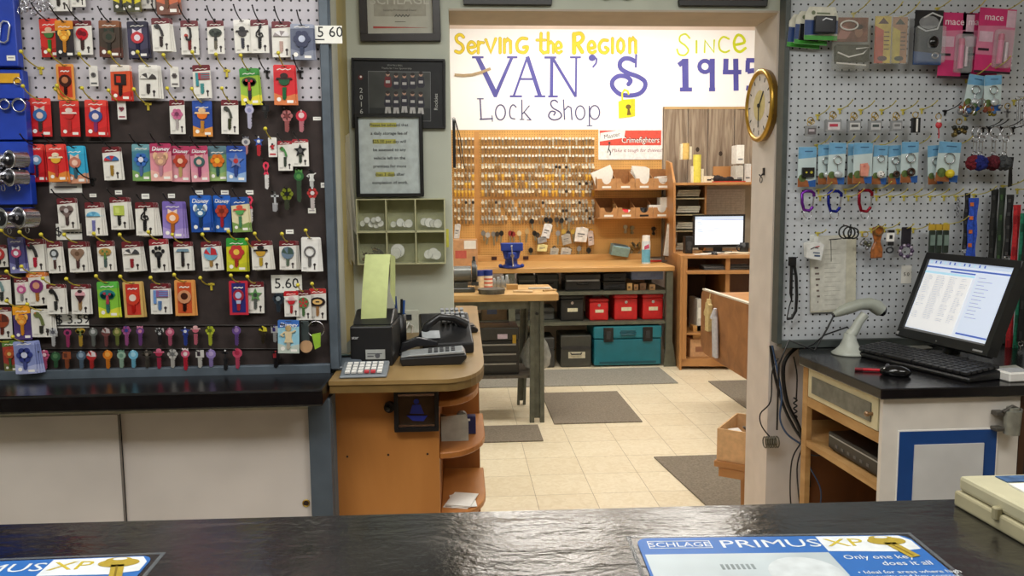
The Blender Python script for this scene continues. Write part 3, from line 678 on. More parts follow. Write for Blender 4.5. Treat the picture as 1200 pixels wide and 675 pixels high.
# silver tangle at the very top left
t=thing('keyring_cluster','tangle of silver chain and rings hanging at the top left','key ring',aY(40,6,YL-.03))
m=MB()
for k in range(22):
    m.ring((random.uniform(-.045,.045),random.uniform(-.012,.004),random.uniform(-.02,.06)),random.uniform(.006,.012),.0014,'y',10,4,0,sx=random.uniform(.4,1))
for k in range(6):m.sph((random.uniform(-.04,.04),-.004,random.uniform(-.02,.05)),.006,6,5)
m.build('chain',chrome,t)
# blue slat display at the far left edge
bx1=aY(34,120,YL-.045).x
bs=thing('blue_display_panel','deep blue hanging display panel at the far left edge','display panel',(0,YL,0))
za=aY(20,240,YL-.04).z
blue=mat((24,60,170),.4,0,.08,20)
z=za;rows=[(240,205),(203,166),(164,118),(116,82),(78,-30)]
for (yb,yt) in rows:
    zb_=aY(15,yb,YL-.04).z;zt_=aY(15,yt,YL-.04).z
    MB().box(-1.75,bx1-(.012 if yt>0 else .022),-.045,-.015,zb_,zt_).build('blue_header',blue,bs,bevel=.002)
MB().box(-1.75,bx1-.03,-.014,-.001,za-.02,2.6).build('back_strip',mat((20,24,60),.5),bs)
def reel(label,px,py,r):
    Y=YL-.075;p=aY(px,py,Y)
    t=thing('key_reel',label,'key reel',p,group='chrome key reels on the blue panel')
    t.rotation_euler=(0,0,-.5)
    m=MB();m.cyl((0,-.022,0),(0,.022,0),r,r,24);m.ring((0,-.022,0),r,.0022,'y',24,6);m.build('drum',chrome,t)
    m=MB();m.disc(0,0,r*.72,None,-.0235,-.022,20,0);m.disc(0,0,r*.25,None,-.027,-.0235,12,1);m.build('face',[mat((30,30,34),.3,.5),chrome],t)
    m=MB();m.ring((0,0,-r-.006),.008,.0015,'y',12,5);m.build('loop',chrome,t)
for i,(x,y) in enumerate([(3,189),(20,187),(3,208),(20,208),(10,256),(31,255)]):
    reel('round chrome key reel, %s, beside the red cards'%['upper left of four','upper right of four','lower left of four','lower right of four','left of the lowest pair','right of the lowest pair'][i],x,y,.024 if i<4 else .029)
def splitr(label,px,py,R):
    t=thing('split_ring',label,'key ring',aY(px,py,YL-.052))
    m=MB();m.ring((0,0,0),R,.0022,'y',24,6);m.ring((.003,-.005,-.002),R*.95,.002,'y',24,6);m.build('ring',chrome,t)
splitr('chrome split ring on blue panel left of red card',22,123,.018);splitr('chrome split ring with clip at the far left',5,122,.014)
t=thing('carabiner','silver wire carabiner clipped high on the blue panel','carabiner',aY(5,37,YL-.052),rot=(0,.2,0))
m=MB();m.tube([(-.012,0,-.025),(-.012,0,.02),(-.006,0,.028),(.006,0,.028),(.012,0,.02),(.012,0,-.022),(.005,0,-.03),(-.006,0,-.03)],.0025,6,closed=True);m.build('wire',mat((210,214,225),.3,.8),t)
sticker('square white sticker on the blue panel',8,65,18,71,YL-.0465)
t=thing('header_card','yellow header card with key charm on the blue panel','card',aY(8,92,YL-.048))
MB().box(-.05,.035,-.0015,0,-.012,.014).build('yellow_card',mat((214,160,30),.5),t)
m=MB();m.ring((.03,-.004,-.008),.01,.0015,'y',12,5);m.build('ring',chrome,t)
t=thing('papers','bundle of creased white papers stuck behind the left display frame','papers',aY(399,150,YW-.13))
for k,(x,dz,l) in enumerate([(0,0,.50),(.012,-.06,.44),(.02,-.03,.36)]):
    m=MB();m.add([(x-.012,.0+.01*k,0+dz),(x+.012,.01*k-.03,.01+dz),(x+.03,.01*k-.04,-l+dz),(x+.006,.01*k,-l+.03+dz)],[(0,1,2,3)]);
    m.add([(x-.012,.0+.01*k+.001,0+dz),(x+.012,.01*k-.029,.01+dz),(x+.03,.01*k-.039,-l+dz),(x+.006,.01*k+.001,-l+.03+dz)],[(3,2,1,0)]);m.build('sheet',paper,t)
# ================================================================ CURVED WOOD COUNTER
laminate=wood((156,128,82),(124,98,58),(5,2,5),.35,.05)
maple=wood((190,128,66),(164,104,48),(4,4,1.2),.42,.05)
edge=mat((112,88,48),.45,0,.1,30)
cnt=thing('corner_counter','wooden counter with rounded end and laminate top running through the doorway','counter',(0,0,0))
Lf=aZ(385,447,ZC);Cr=aZ(568,429,ZC);Bk=aZ(560,358,ZC)
x0=Lf.x;y0=Lf.y;xr_=Cr.x;yb=min(Bk.y,3.95)
pts=[(x0,y0),(aZ(525,444.5,ZC).x,aZ(525,444.5,ZC).y)]
p0=aZ(525,444.5,ZC);p1=Vector((xr_-.002,aZ(560,440,ZC).y-.012,ZC));p2=Vector((xr_,Cr.y+.09,ZC))
for i in range(1,9):
    t=i/8;q=p0*(1-t)**2+p1*2*t*(1-t)+p2*t*t;pts.append((q.x,q.y))
yl=yb
pts+=[(xr_+.008,yb-.03),(xr_-.02,yb),(XE+.002,yb),(XE+.002,YW-.002),(x0,YW-.002)]
MB().prism(pts,ZC-.012,ZC,'xy').build('laminate_top',laminate,cnt)
pe=[(x if x>x0+.001 else x+.002,y+(.003 if y<2.6 else 0)) for x,y in pts]
MB().prism([(a,b) for a,b in pe],ZC-.036,ZC-.0122,'xy').build('top_edge',edge,cnt)
yp=aZ(450,453,ZC-.036).y+.02
xa=aY(388.5,540,yp).x;xb=aY(515,540,yp).x
p=MB();p.box(xa,xb,yp,yp+.02,0,ZC-.0365,0)
for px,py in((407,535),(455,533),(501,532)):
    c=aY(px,py,yp);p.disc(c.x,c.z,.0035,None,yp-.0008,yp,10,1)
p.build('front_panel',[maple,mat((50,30,20),.7)],cnt)
MB().box(xb-.018,xb-.0002,yp+.0205,YW-.01,0,ZC-.0365).build('side_panel',maple,cnt)
xo=aY(560,540,yp+.22).x
sh=wood((186,124,62),(160,98,44),(4,4,2),.4,.05)
def shelf(z,name,r=1.0):
    d=xo-xb+.012;P=[(xb,yp+.004)]
    for i in range(9):
        a=-PI/2+PI/2*i/8;P.append((xb+.012+d*r*math.cos(a),yp+.20+.196*math.sin(a)))
    P+=[(xb+d*r+.012,yp+.45),(xb,yp+.45)]
    m=MB();m.prism(P,z-.02,z,'xy');m.build(name,sh,cnt,bevel=.003)
zs1=aY(535,527,yp+.03).z;zs2=aY(535,468,yp+.03).z
shelf(zs1,'rounded_shelf');shelf(zs2+.004,'rounded_shelf',.85);shelf(aY(535,598,yp+.05).z,'rounded_shelf')
MB().box(xb+.0,xo+.012,yp+.451,yp+.47,0,ZC-.0365).build('back_panel',wood((168,108,52),(140,84,38),(4,4,1.2),.45,.05),cnt)
MB().box(xo-.004,xo+.012,yp+.47,yb-.1,0,ZC-.0365).build('rear_side_panel',maple,cnt)
# white card and things on the shelf
zb_=zs1
t=thing('card_stand','pale folded card standing on the rounded side shelf','card',(aY(533,500,yp+.12).x,yp+.12,zb_))
h=ph(533,485,516,yp+.12);w=pw(517,549,500,yp+.12)
m=MB();m.prism([(-w/2,0),(w/2,0),(w/2,h*.72),(w*.42,h),(-w/2,h*.93)],0,.002);m.prism([(-w/2,0),(w/2,0),(w/2,h*.6),(-w/2,h*.85)],.02,.022);m.build('card_sheet',mat((190,192,180),.6),t)
t=thing('small_box','small dark blue box behind the pale folded card','box',(aY(551,492,yp+.2).x,yp+.2,zb_))
MB().box(-.012,.018,-.01,.02,0,.06).build('carton',mat((40,44,90),.5),t,bevel=.002)
MB().box(-.0125,.0,-.0112,-.0102,.045,.052).build('stripe',paper,t)
t=thing('tape_dispenser','black tape dispenser lying on the side shelf beneath counter','tape dispenser',(aY(530,481,yp+.16).x,yp+.19,zb_))
m=MB();m.prism([(-.05,0),(.05,0),(.05,.03),(.03,.065),(0,.05),(-.05,.075)],-.015,.015);m.build('body',blackp,t,bevel=.003)
m=MB();m.cyl((.03,-.012,.06),(.03,.012,.06),.018,seg=16);m.build('roll',mat((120,120,110),.4),t)
t=thing('paper_stack','loose pale papers on the bottom side shelf','papers',(xb+.06,yp+.12,aY(535,598,yp+.05).z))
for k in range(4):
    m=MB();m.cb((random.uniform(-.01,.01),0,.001+.0025*k),(.08,.11,.002),rot=Matrix.Rotation(random.uniform(-.3,.3),4,'Z'));m.build('sheet',paper,t)
# dark plaque hung on the front panel
c=aY(488,481,yp-.015);w=pw(462,514,480,yp-.015);h=ph(488,457,506,yp-.015)
t=thing('plaque','small black framed plaque with a blue figure on the counter front','plaque',(c.x,yp-.0005,c.z))
m=MB();fw=.012
for a in((-w/2,w/2,h/2-fw,h/2),(-w/2,w/2,-h/2,-h/2+fw),(-w/2,-w/2+fw,-h/2+fw,h/2-fw),(w/2-fw,w/2,-h/2+fw,h/2-fw)):m.box(a[0],a[1],-.022,0,a[2],a[3])
m.build('frame',blackp,t,bevel=.001)
m=MB();m.box(-w/2+fw,w/2-fw,-.008,-.001,-h/2+fw,h/2-fw);m.build('plate',mat((84,70,56),.3,.6,.1),t)
m=MB();z1=h/2-fw-.002
m.box(-w/2+fw,w/2-fw,-.014,-.0085,z1-.006,z1);m.build('silver_bar',chrome,t);m=MB();m.box(-w/2+fw,w/2-fw,-.014,-.0085,-z1,-z1+.006);m.build('silver_bar',chrome,t)
m=MB();m.disc(0,.026,.008,None,-.011,-.0085);m.prism([(-.012,.016),(.012,.016),(.022,-.012),(-.02,-.01)],-.011,-.0085);m.prism([(-.03,-.016),(.032,-.018),(.02,-.034),(-.012,-.032)],-.011,-.0085);m.build('figure',mat((44,60,170),.4),t)
t2=aY(456,478,yp-.02)
t=thing('clip_knob','black round knob clip at the left side of the plaque','clip',(t2.x,yp-.0005,t2.z))
m=MB();m.cyl((0,0,0),(0,-.018,0),.016,seg=18);m.sph((-.004,-.02,-.002),.009,10,6);m.build('knob',blackp,t)
# ---------------------------------------------------------------- calculator
t=thing('calculator','grey desktop calculator with white and red keys at counter end','calculator',aZ(428,438,ZC),.02)
w=pw(402,456,436,aZ(428,438,ZC).y);m=MB()
d=.13
m.prism([(-d/2,0),(d/2,0),(d/2,.026),(-d/2,.008)],-w/2,w/2,'yz');m.build('body',mat((112,118,124),.45),t,bevel=.003)
k=MB();R=Matrix.Rotation(math.atan(.018/d),4,'X')
for i in range(6):
    for j in range(4):
        x=-w*.34+w*.68*i/5;y=-.045+.024*j;k.cb((x,y,.0115+(y+d/2)*.14+.002),(w*.1,.015,.005),1 if (i in(3,4) and j<1) else 0,R)
k.build('keypad',[mat((226,224,220),.4),mat((190,60,70),.4)],t)
t=thing('calculator','second darker grey calculator with cord, behind the left one','calculator',aZ(402,434,ZC)+Vector((.01,.05,0)),.2)
m=MB();m.prism([(-.05,0),(.05,0),(.05,.035),(-.05,.012)],-.05,.04,'yz');m.build('body',mat((84,92,100),.45),t,bevel=.003)
m=MB();m.box(-.035,.03,.01,.035,.0345,.037);m.build('display',mat((60,80,80),.2),t)
# ---------------------------------------------------------------- receipt printer with paper
P=aZ(442,430,ZC);yq=P.y+.01
xw0=aY(410,400,yq).x;xw1=aY(460,400,yq).x;w=xw1-xw0;h=ph(440,381,428,yq)
t=thing('receipt_printer','black boxy receipt printer with a pale green paper strip','printer',((xw0+xw1)/2,yq,ZC),-.05)
dp=.20
m=MB();m.box(-w/2,w/2,0,dp,0,h);m.build('body',mat((22,22,24),.45),t,bevel=.005,seg=2)
m=MB();m.prism([(.02,h+.001),(dp-.01,h+.001),(dp-.04,h+.035),(.10,h+.04)],-w/2+.004,w/2-.004,'yz');m.build('cover',mat((28,28,30),.35),t,bevel=.004)
m=MB();m.box(-w*.14,w*.32,-.0012,0,h*.18,h*.42);m.build('white_label',mat((170,172,168),.5),t)
m=MB();m.box(-w*.10,w*.05,-.0018,-.0012,h*.24,h*.27);m.box(-w*.10,w*.25,-.0018,-.0012,h*.31,h*.33);m.disc(w*.14,h*.27,.008,None,-.0018,-.0012);m.build('label_print',mat((90,90,95),.6),t)
text('star',.014,mat((200,200,200),.5,0,0),t,(-w*.38,-.001,h*.72),'maker_mark')
pg=MB();hh=ph(440,306,381,yq)
N=10;L=[];
pw_=pw(427,459,340,yq)
for i in range(N+1):
    u=i/N;L.append((-.002+.012*u-.03*u*u*0,.05+.05*u*u,h+.002+hh*1.08*u))
vs=[];fs=[]
for i,(x,y,z) in enumerate(L):
    vs+=[(x-pw_/2+.004,y,z),(x+pw_/2,y+.004,z)]
for i in range(N):fs.append((2*i,2*i+1,2*i+3,2*i+2))
vs2=[(a,b+.0006,c) for a,b,c in vs];
pg.add(vs,fs,0,True);pg.add(vs2,[tuple(reversed(f)) for f in fs],0,True)
xx,yy,zz=L[-1]
pg.add([(xx+pw_/2,yy+.004,zz),(xx+pw_/2+.012,yy+.03,zz-.01),(xx+pw_/2+.008,yy+.03,zz-.17),(xx+pw_/2-.002,yy-.01,zz-.12)],[(0,1,2,3)])
pg.build('paper_strip',mat((196,206,140),.7,0,.04),t)
# charger clip behind
t=thing('pen_cup','dark desk caddy with blue pens behind the printer','pen holder',(xw1+.005,yq+.24,ZC))
m=MB();m.lathe([(.022,0),(.022,.13),(.019,.13),(.019,.01)],seg=14);m.build('cup',blackp,t)
for k,(dx,c,hh_) in enumerate([(-.01,(40,70,130),.19),(.006,(30,30,34),.18),(.012,(50,90,160),.175)]):
    m=MB();m.cyl((dx*.4,0,.012),(dx*1.3,.004*k,hh_),.0045,seg=8);m.build('pen',mat(c,.4),t)
# wall phone jack
c=aY(480,384,YW);w=pw(470,492,384,YW);h=ph(480,359,411,YW)
t=thing('wall_phone_plate','white wall plate with curled white phone cord behind the printer','wall plate',(c.x,YW-.0005,c.z-.02))
m=MB();m.box(-w*.5,w*.5,-.012,0,-h/2,h*.52);m.build('plate',mat((200,202,190),.4),t,bevel=.003)
m=MB();m.tube([(-.012,-.02,.02),(0,-.025,.045),(.014,-.022,.03),(.008,-.02,-.01),(-.008,-.02,-.04),(-.02,-.03,-.055)],.0035,6);m.build('cord',whitep,t)
m=MB();m.box(-.012,.010,-.016,-.012,h*.3,h*.42);m.build('socket',mat((40,44,50),.5),t)
# ---------------------------------------------------------------- desk phone
ph1=aZ(500,428,ZC)
t=thing('desk_phone','black cordless desk phone with silver keypad, front one','phone',aZ(508,430,ZC)+Vector((0,.02,0)),.03)
Yp=t.location.y;w=pw(467,546,425,Yp)
m=MB();m.prism([(-w/2+.006,0),(w/2-.02,0),(w/2,.02),(w/2-.003,.034),(-w/2,.026),(-w/2,.012)],0,.11);m.build('base',mat((26,26,28),.35),t,bevel=.005,seg=2)
m=MB();m.prism([(-w/2+.002,.0265),(w/2-.005,.0345),(w/2-.012,.044),(-w/2+.03,.034)],.004,.10);m.build('silver_face',mat((160,164,166),.3,.3),t,bevel=.002)
m=MB()
for i in range(5):
    for j in range(3):m.cb((-w*.05+i*.018,.022+j*.024,.0395+i*.0009),(.012,.015,.006),0)
m.build('keypad',mat((50,52,56),.4),t,bevel=.001)
t=thing('desk_phone','black office telephone base with handset, rear one leaning up','phone',aZ(520,418,ZC)+Vector((.0,.13,0)),.12)
w=pw(488,550,400,t.location.y)
m=MB();m.prism([(-.09,0),(.09,0),(.09,.115),(.05,.12),(-.09,.035)],-w/2+.01,w/2,'yz');m.build('base',mat((24,24,26),.4),t,bevel=.006,seg=2)
m=MB();R=Matrix.Rotation(-.55,4,'Y')
m.tube([(-.075,-.02,.045),(-.06,-.03,.09),(-.02,-.03,.118),(.03,-.02,.112),(.075,-.01,.085)],.014,10,rs=[.018,.014,.012,.013,.019]);m.build('handset',mat((30,30,32),.3),t)
m=MB()
for i in range(5):
    for j in range(4):m.cb((.0+i*.017,.0+j*.02,.098+j*.0105),(.011,.012,.008),0,Matrix.Rotation(.5,4,'X'))
m.build('keypad',mat((150,152,156),.35),t)
m=MB();m.cb((-.05,-.052,.062),(.06,.04,.003),0,Matrix.Rotation(.5,4,'X'));m.build('label_strip',mat((170,174,176),.5),t)
t=thing('stapler','black stapler resting between the two desk phones','stapler',aZ(492,419,ZC)+Vector((-.01,.045,.0)),.1)
m=MB();m.prism([(-.06,0),(.07,0),(.07,.01),(-.06,.01)],-.015,.015);m.build('base',blackp,t,bevel=.002)
m=MB();m.prism([(-.06,.012),(.0,.03),(.065,.028),(.07,.045),(.0,.062),(-.05,.045)],-.013,.013);m.build('arm',mat((36,36,40),.25),t,bevel=.004,seg=2)
t=thing('black_remote','small black handset lying by the wall end on counter','handset',aZ(546,388,ZC),.1)
m=MB();m.prism([(-.03,0),(.04,0),(.045,.012),(.03,.024),(-.03,.02)],-.05,.06);m.build('body',mat((24,24,26),.35),t,bevel=.004)
m=MB();m.box(-.02,.03,-.03,.03,.0245,.028);m.build('keys',mat((60,60,64),.4),t)
# ---------------------------------------------------------------- FRAMES ON THE WALL
def frame(label,x0,y0,x1,y1,fw,depth,fmat,lean=0,Y=YW,name='picture_frame',cat='picture frame'):
    w=pw(x0,x1,(y0+y1)/2,Y);h=ph((x0+x1)/2,y0,y1,Y);c=aY((x0+x1)/2,(y0+y1)/2,Y)
    t=thing(name,label,cat,(c.x,Y-.0005,c.z),rot=(0,lean,0))
    m=MB()
    for a in((-w/2,w/2,h/2-fw,h/2),(-w/2,w/2,-h/2,-h/2+fw),(-w/2,-w/2+fw,-h/2+fw,h/2-fw),(w/2-fw,w/2,-h/2+fw,h/2-fw)):m.box(a[0],a[1],-depth,0,a[2],a[3])
    m.build('frame_border',fmat,t,bevel=.0015);return t,w-2*fw,h-2*fw,depth
brn=mat((34,26,22),.35)
t,w,h,d=frame('dark framed locksmith certificate, topmost on the wall',421,-75,515,50,.028,.022,brn,-.01)
MB().box(-w/2,w/2,-.006,-.001,-h/2,h/2).build('certificate',mat((190,188,174),.6,0,.04,20),t)
MB().box(-w*.40,w*.40,-.0066,-.006,-h*.30,h*.42).build('panel',mat((166,162,148),.6),t)
z0=-h/2
text('SCHLAGE',.052,mat((200,198,186),.5,0,0),t,(0,-.0072,z0+.125))
text('Security Professional Dealer',.011,mat((120,116,104),.6,0,0),t,(0,-.0072,z0+.088))
m=MB();squig(m,-.02,.035,z0+.068,.004,.002,-.0076,-.0066,0,9);m.build('signature',ink,t)
MB().box(-.02,.02,-.0072,-.006,z0+.045,z0+.047).build('print_line',mat((120,116,104),.6),t)
m=MB();m.prism([(-w*.42,z0+.022),(w*.42,z0+.024),(-w*.42,z0+.030)],-.0068,-.006);m.build('red_line',mat((180,70,60),.5),t)
bk2=mat((20,20,22),.5,0,.25,60)
t,w,h,d=frame('black matted team photo frame dated 2016',413,69.5,522,151,.008,.018,bk2,.012)
MB().box(-w/2,w/2,-.010,-.001,-h/2,h/2).build('mat_board',mat((26,27,30),.6,0,.2,30),t)
MB().box(-w*.34,w*.36,-.0108,-.010,-h*.42,h*.34).build('photo_border',mat((120,122,124),.4),t)
MB().box(-w*.335,w*.355,-.0113,-.0108,-h*.41,h*.33).build('team_photo',mat((66,68,66),.4,0,.3,12),t)
MB().box(-w*.335,w*.355,-.0117,-.0113,-h*.41,-h*.22).build('photo_ground',mat((40,42,42),.4),t)
m=MB();k=0
for row,(zz,n,x00) in enumerate([(.03,5,-.04),(-.035,5,-.045)]):
    for i in range(n):
        x=x00+i*.031+(.004 if row else 0);z=zz+random.uniform(-.006,.006);yy=-.0122-.0004*row
        m.disc(x,z+.038,.0075,.009,yy-.0004,yy,10,0)
        m.disc(x,z+.042,.0080,.006,yy-.0006,yy,10,3)
        m.prism([(x-.011,z+.028),(x+.011,z+.028),(x+.015,z-.004),(x+.009,z-.012),(x-.009,z-.012),(x-.015,z-.004)],yy-.0002,yy,'xz',1 if not(row==0 and i==0) else 4)
        m.prism([(x-.008,z+.014),(x+.008,z+.014),(x+.008,z+.004),(x-.008,z+.004)],yy-.0008,yy,'xz',2)
        if row:m.prism([(x-.009,z-.012),(x+.009,z-.012),(x+.012,z-.036),(x+.002,z-.036),(x,z-.02),(x-.002,z-.036),(x-.012,z-.036)],yy-.0004,yy,'xz',2)
m.build('team_figures',[mat((190,150,130),.5),mat((36,34,50),.5),mat((190,188,186),.5),mat((40,30,28),.5),mat((110,36,40),.5)],t)
text('2\n0\n1\n6',.026,mat((190,190,186),.5,0,0),t,(-w*.42,-.011,-h*.12),'year_lettering')
text('Rockies',.02,mat((190,190,186),.5,0,0),t,(w*.42,-.011,-h*.12),'name_lettering',rot=(PI/2,-PI/2,0))
text('2016 FALL BALL',.0085,mat((150,150,146),.5,0,0),t,(-w*.04,-.011,h*.43));text('Thanks for Your Sponsorship',.0095,mat((150,150,146),.5,0,0),t,(-w*.02,-.011,h*.385))
m=MB();m.disc(-w*.425,h*.24,.009,None,-.0112,-.010,14,0);m.disc(-w*.42,h*.25,.004,None,-.0118,-.0112,10,1);m.build('ball_badge',[mat((100,30,30),.4),whitep],t)
t,w,h,d=frame('black framed storage fee notice with yellow highlighting',417.5,134,496,231,.013,.02,mat((16,16,18),.4),0,Y=YW-.019)
for c in t.children:
    pass
MB().box(-w/2,w/2,-.008,.0,-h/2,h/2).build('notice_sheet',mat((196,206,206),.6),t)
lines=['Please be advised that','a daily storage fee of','$25.00 per day will','be assessed to any','vehicle left on the','premises for more','than 3 days after','completion of work.']
tm=mat((60,62,66),.6,0,0);hl=mat((190,186,90),.6,0,0)
for i,l in enumerate(lines):
    z=h*.40-i*h*.108
    text(l,.0165,tm,t,(0,-.0095,z),'notice_text')
    if i in(0,2,6):
        a,b={0:(-.34,.14),2:(-.3,.12),6:(-.26,.08)}[i];m=MB();m.box(w*a*.9,w*b*.9,-.0088,-.008,z-.008,z+.009);m.build('highlight',hl,t)
# ---------------------------------------------------------------- pale green organiser tray with white tags
x0_,y0_,x1_,y1_=418,233,522,310
Dp=.075;Yt=YW-Dp
w=pw(x0_,x1_,270,Yt);h=ph(470,y0_,y1_,Yt);c=aY(470,(y0_+y1_)/2,Yt)
t=thing('tag_organizer','pale green plastic six-compartment organizer mounted under the notice','organizer',(c.x,YW-.0005,c.z-h/2))
pg=mat((200,198,158),.4,0,.05)
pgd=mat((168,168,128),.4,0,.05)
th=.004
m=MB();m.box(-w/2,w/2,-.004,0,0,h);m.build('back_plate',pgd,t)
m=MB();m.box(-w/2,w/2,-Dp,-.004,0,th);m.box(-w/2,w/2,-Dp,-.004,h-th,h);m.box(-w/2,-w/2+th,-Dp,-.004,th,h-th);m.box(w/2-th,w/2,-Dp,-.004,th,h-th)
m.box(-w/2+th,w/2-th,-Dp,-.004,h*.485,h*.515);m.build('outer_shell',pg,t)
m=MB()
for f in(-.165,.165):m.box(w*f-.002,w*f+.002,-Dp,-.004,th,h-th)
m.build('divider',pg,t)
for r_i in range(2):
    for k in range(3):
        xx=-w/2+w*(k+.5)/3;zb=th if r_i else h*.515
        m=MB();hw_=w/6-.006
        m.box(xx-hw_,xx+hw_,-Dp+.002,-Dp+.004,zb,zb+h*(.27 if r_i==0 else .30));m.build('clear_front',mat((200,205,180),.15,0,0,1,0,.1),t)
def tagdisc(label,px,py,r,yoff,tilt,grp='white round metal-rimmed tags in organizer'):
    p=aY(px,py,YW-yoff)
    t=thing('round_tag',label,'tag',p,group=grp,rot=(tilt,0,random.uniform(-.4,.4)))
    m=MB();m.disc(0,0,r,None,-.001,.001,20,0);m.build('paper_disc',mat((235,235,230),.6),t)
    m=MB();m.ring((0,0,0),r,.0012,'y',24,5);m.build('metal_rim',steel,t);return t
R_=None
cells={'upper left':[(425,262,.012),(430,258,.012),(435,263,.012),(438,258,.011),(441,264,.012),(446,262,.013),(443,257,.011)],'upper middle':[(461,263,.012),(469,261,.016),(475,263,.012),(479,262,.016)],'upper right':[(497,260,.015),(503,261,.018),(508,262,.015),(513,262,.017)],'lower middle':[(466,294,.028),(464,297,.022)],'lower right':[(502,298,.018),(508,297,.022),(512,299,.018)]}
for cn,l in cells.items():
    for i,(a,b,r) in enumerate(l):
        tagdisc('white round tag, %s in the %s compartment of the organizer'%(ORD[i],cn),a,b,r*.95,.028+.006*i,random.uniform(-.3,.1))
t=thing('brass_tag_pile','heap of small brass tags in the lower left compartment','tags',(c.x-w/3,YW-.04,c.z-h/2+th));
m=MB()
for k in range(40):
    m.cb((random.uniform(-.035,.035),random.uniform(-.025,.02),.004+random.uniform(0,.05)),(.018,.012,.002),random.choice([0,1]),Matrix.Rotation(random.uniform(-1,1),4,'Y')@Matrix.Rotation(random.uniform(-1,1),4,'X'))
o=m.build('tag_heap',[mat((110,84,40),.4,.5),mat((60,48,30),.5)],t)
t=thing('yellow_strip','small yellow sticker strip on the organizer right side','sticker',aY(523.5,279,YW-.04))
MB().box(-.002,.008,-.001,0,-.035,.035).build('strip',mat((210,206,80),.5),t)
# organizer bottom label + hanging black straps on wall edge
t=thing('hanging_straps','black strap and looped black cords hanging on the doorway edge','strap',(XE+.006,YF-.1,aY(532,143,YF-.1).z+.01))
m=MB();L=ph(535,140,197,YF-.1);m.prism([(0,0),(.012,0),(.012,-L),(-.0,-L*.99)],-.004,.0);m.build('strap',blackp,t)
for k in range(2):
    m=MB();m.tube([(.012,.004*k,-.002),(.022+.008*k,.0,-L*.35),(.03+.012*k,0,-L*(.75+.15*k)),(.033+.013*k,0,-L*(.9+.1*k))],.0018,6);m.build('cord',blackp,t)
m=MB();m.ring((.006,-.004,.0),.006,.0015,'y',12,5);m.build('hanger',steel,t)
# top-of-header frames
for (x0,y0,x1,y1,l,cc) in [(543,-60,646,7,'dark picture frame above the doorway, left one',(36,34,34)),(795,-60,898,8.5,'dark picture frame above the doorway, right one',(60,34,22))]:
    t,w,h,d=frame(l,x0,y0,x1,y1,.02,.02,mat((24,20,18),.4));MB().box(-w/2,w/2,-.008,-.001,-h/2,h/2).build('picture',mat(cc,.5,0,.3,14),t)
t=thing('wall_ornament','small dark ornament above the middle of the doorway','ornament',aY(722,-4,YW-.0005))
m=MB();m.prism([(-.065,.03),(.065,.03),(.062,-.008),(.04,-.014),(.02,-.008),(-.02,-.008),(-.045,-.014),(-.06,-.006)],-.015,0);m.disc(0,.02,.02,None,-.02,-.015);m.build('carving',blackp,t,bevel=.002)
# clock on the jamb
yc=(YW+YF)/2;
cc=aY(885,122,YW+.06)
Rc=.5*ph(885,79,166,YW+.06)
t=thing('wall_clock','round brass-rimmed wall clock seen edge-on inside the doorway','clock',(XJ-.0005,cc.y+.05,cc.z),PI/2*-1)
# local -Y axis faces -X in world
m=MB();m.cyl((0,0,0),(0,-.02,0),Rc*.97,Rc,32);m.build('case',mat((120,90,40),.4),t)
m=MB();m.ring((0,-.022,0),Rc*.93,Rc*.075,'y',40,8);m.build('rim',mat((190,150,60),.3,.7),t)
m=MB();m.disc(0,0,Rc*.87,None,-.023,-.0205,36,0);m.disc(0,0,Rc*.42,None,-.0236,-.023,24,1)
for k in range(12):
    a=PI/6*k;m.cb((Rc*.74*math.cos(a),-.0236,Rc*.74*math.sin(a)),(Rc*.035,.001,Rc*.12),2,Matrix.Rotation(-a+PI/2,4,'Y'))
m.build('dial',[mat((214,206,200),.5),mat((206,190,130),.5),ink],t)
m=MB();m.stroke([(0,0),(Rc*.3,Rc*.35)],.007,-.026,-.024);m.stroke([(0,0),(-.0,-Rc*.6)],.005,-.028,-.026);m.disc(0,0,.008,None,-.03,-.024);m.build('hands',ink,t)
t=thing('jamb_hook','small black key hook on the doorway jamb below clock','hook',(XJ-.0005,YW+.10,aY(889,202,YW+.1).z),-PI/2)
m=MB();m.box(-.008,.008,-.004,0,-.012,.018);m.tube([(0,-.004,-.004),(0,-.014,-.016),(0,-.02,-.008)],.003,6);m.ring((0,-.012,-.03),.012,.002,'y',12,5,0);m.build('iron_hook',blackp,t)
# ================================================================ RIGHT DISPLAY BOARD
zb2=aY(915,402,YR).z;xl2=aY(913.5,200,YR).x;xr2=3.2
rb=thing('display_board','grey white perforated wall display with dark frame, right of the doorway','board',(xl2,YR,zb2))
px2=.0268*YR/2.88;pz2=.0257*YR/2.88
pm2=pegmat((196,200,205),(20,20,22),px2,pz2,.0038,.004,.010)
MB().box(.02,xr2-xl2,.0,.03,.012,2.62-zb2).build('pegboard_panel',pm2,rb)
f2=mat((70,76,74),.45,0,.1,20)
m=MB();m.box(0,.0195,-.02,.04,-.0,2.62-zb2);m.build('frame_stile',f2,rb,bevel=.002)
m=MB();m.box(.0195,xr2-xl2,-.02,.03,-.018,.0118);m.build('frame_rail',f2,rb,bevel=.002)
MB().box(.03,xr2-xl2-.05,.03,YW-YR-.001,.1,.14).build('wall_batten',wood((150,120,80),(120,90,60)),rb)
def hookR(label,px,py,L=.10,tilt=.22,style='gold',base=True):
    return hook(label,aY(px,py,YR),L,tilt,style,base=base)
def packet(label,x0,y0,x1,y1,off,cat='packet',name='blister_pack',rot=(0,0,0),group=None):
    Y=YR-off;w=pw(x0,x1,(y0+y1)/2,Y);h=ph((x0+x1)/2,y0,y1,Y)
    t=thing(name,label,cat,aY((x0+x1)/2,y0,Y),rot=rot,group=group);return t,w,h
plastic=mat((215,220,222),.08,0,0,1,0,.22)
plastic2=mat((225,230,232),.05,0,0,1,0,.38)
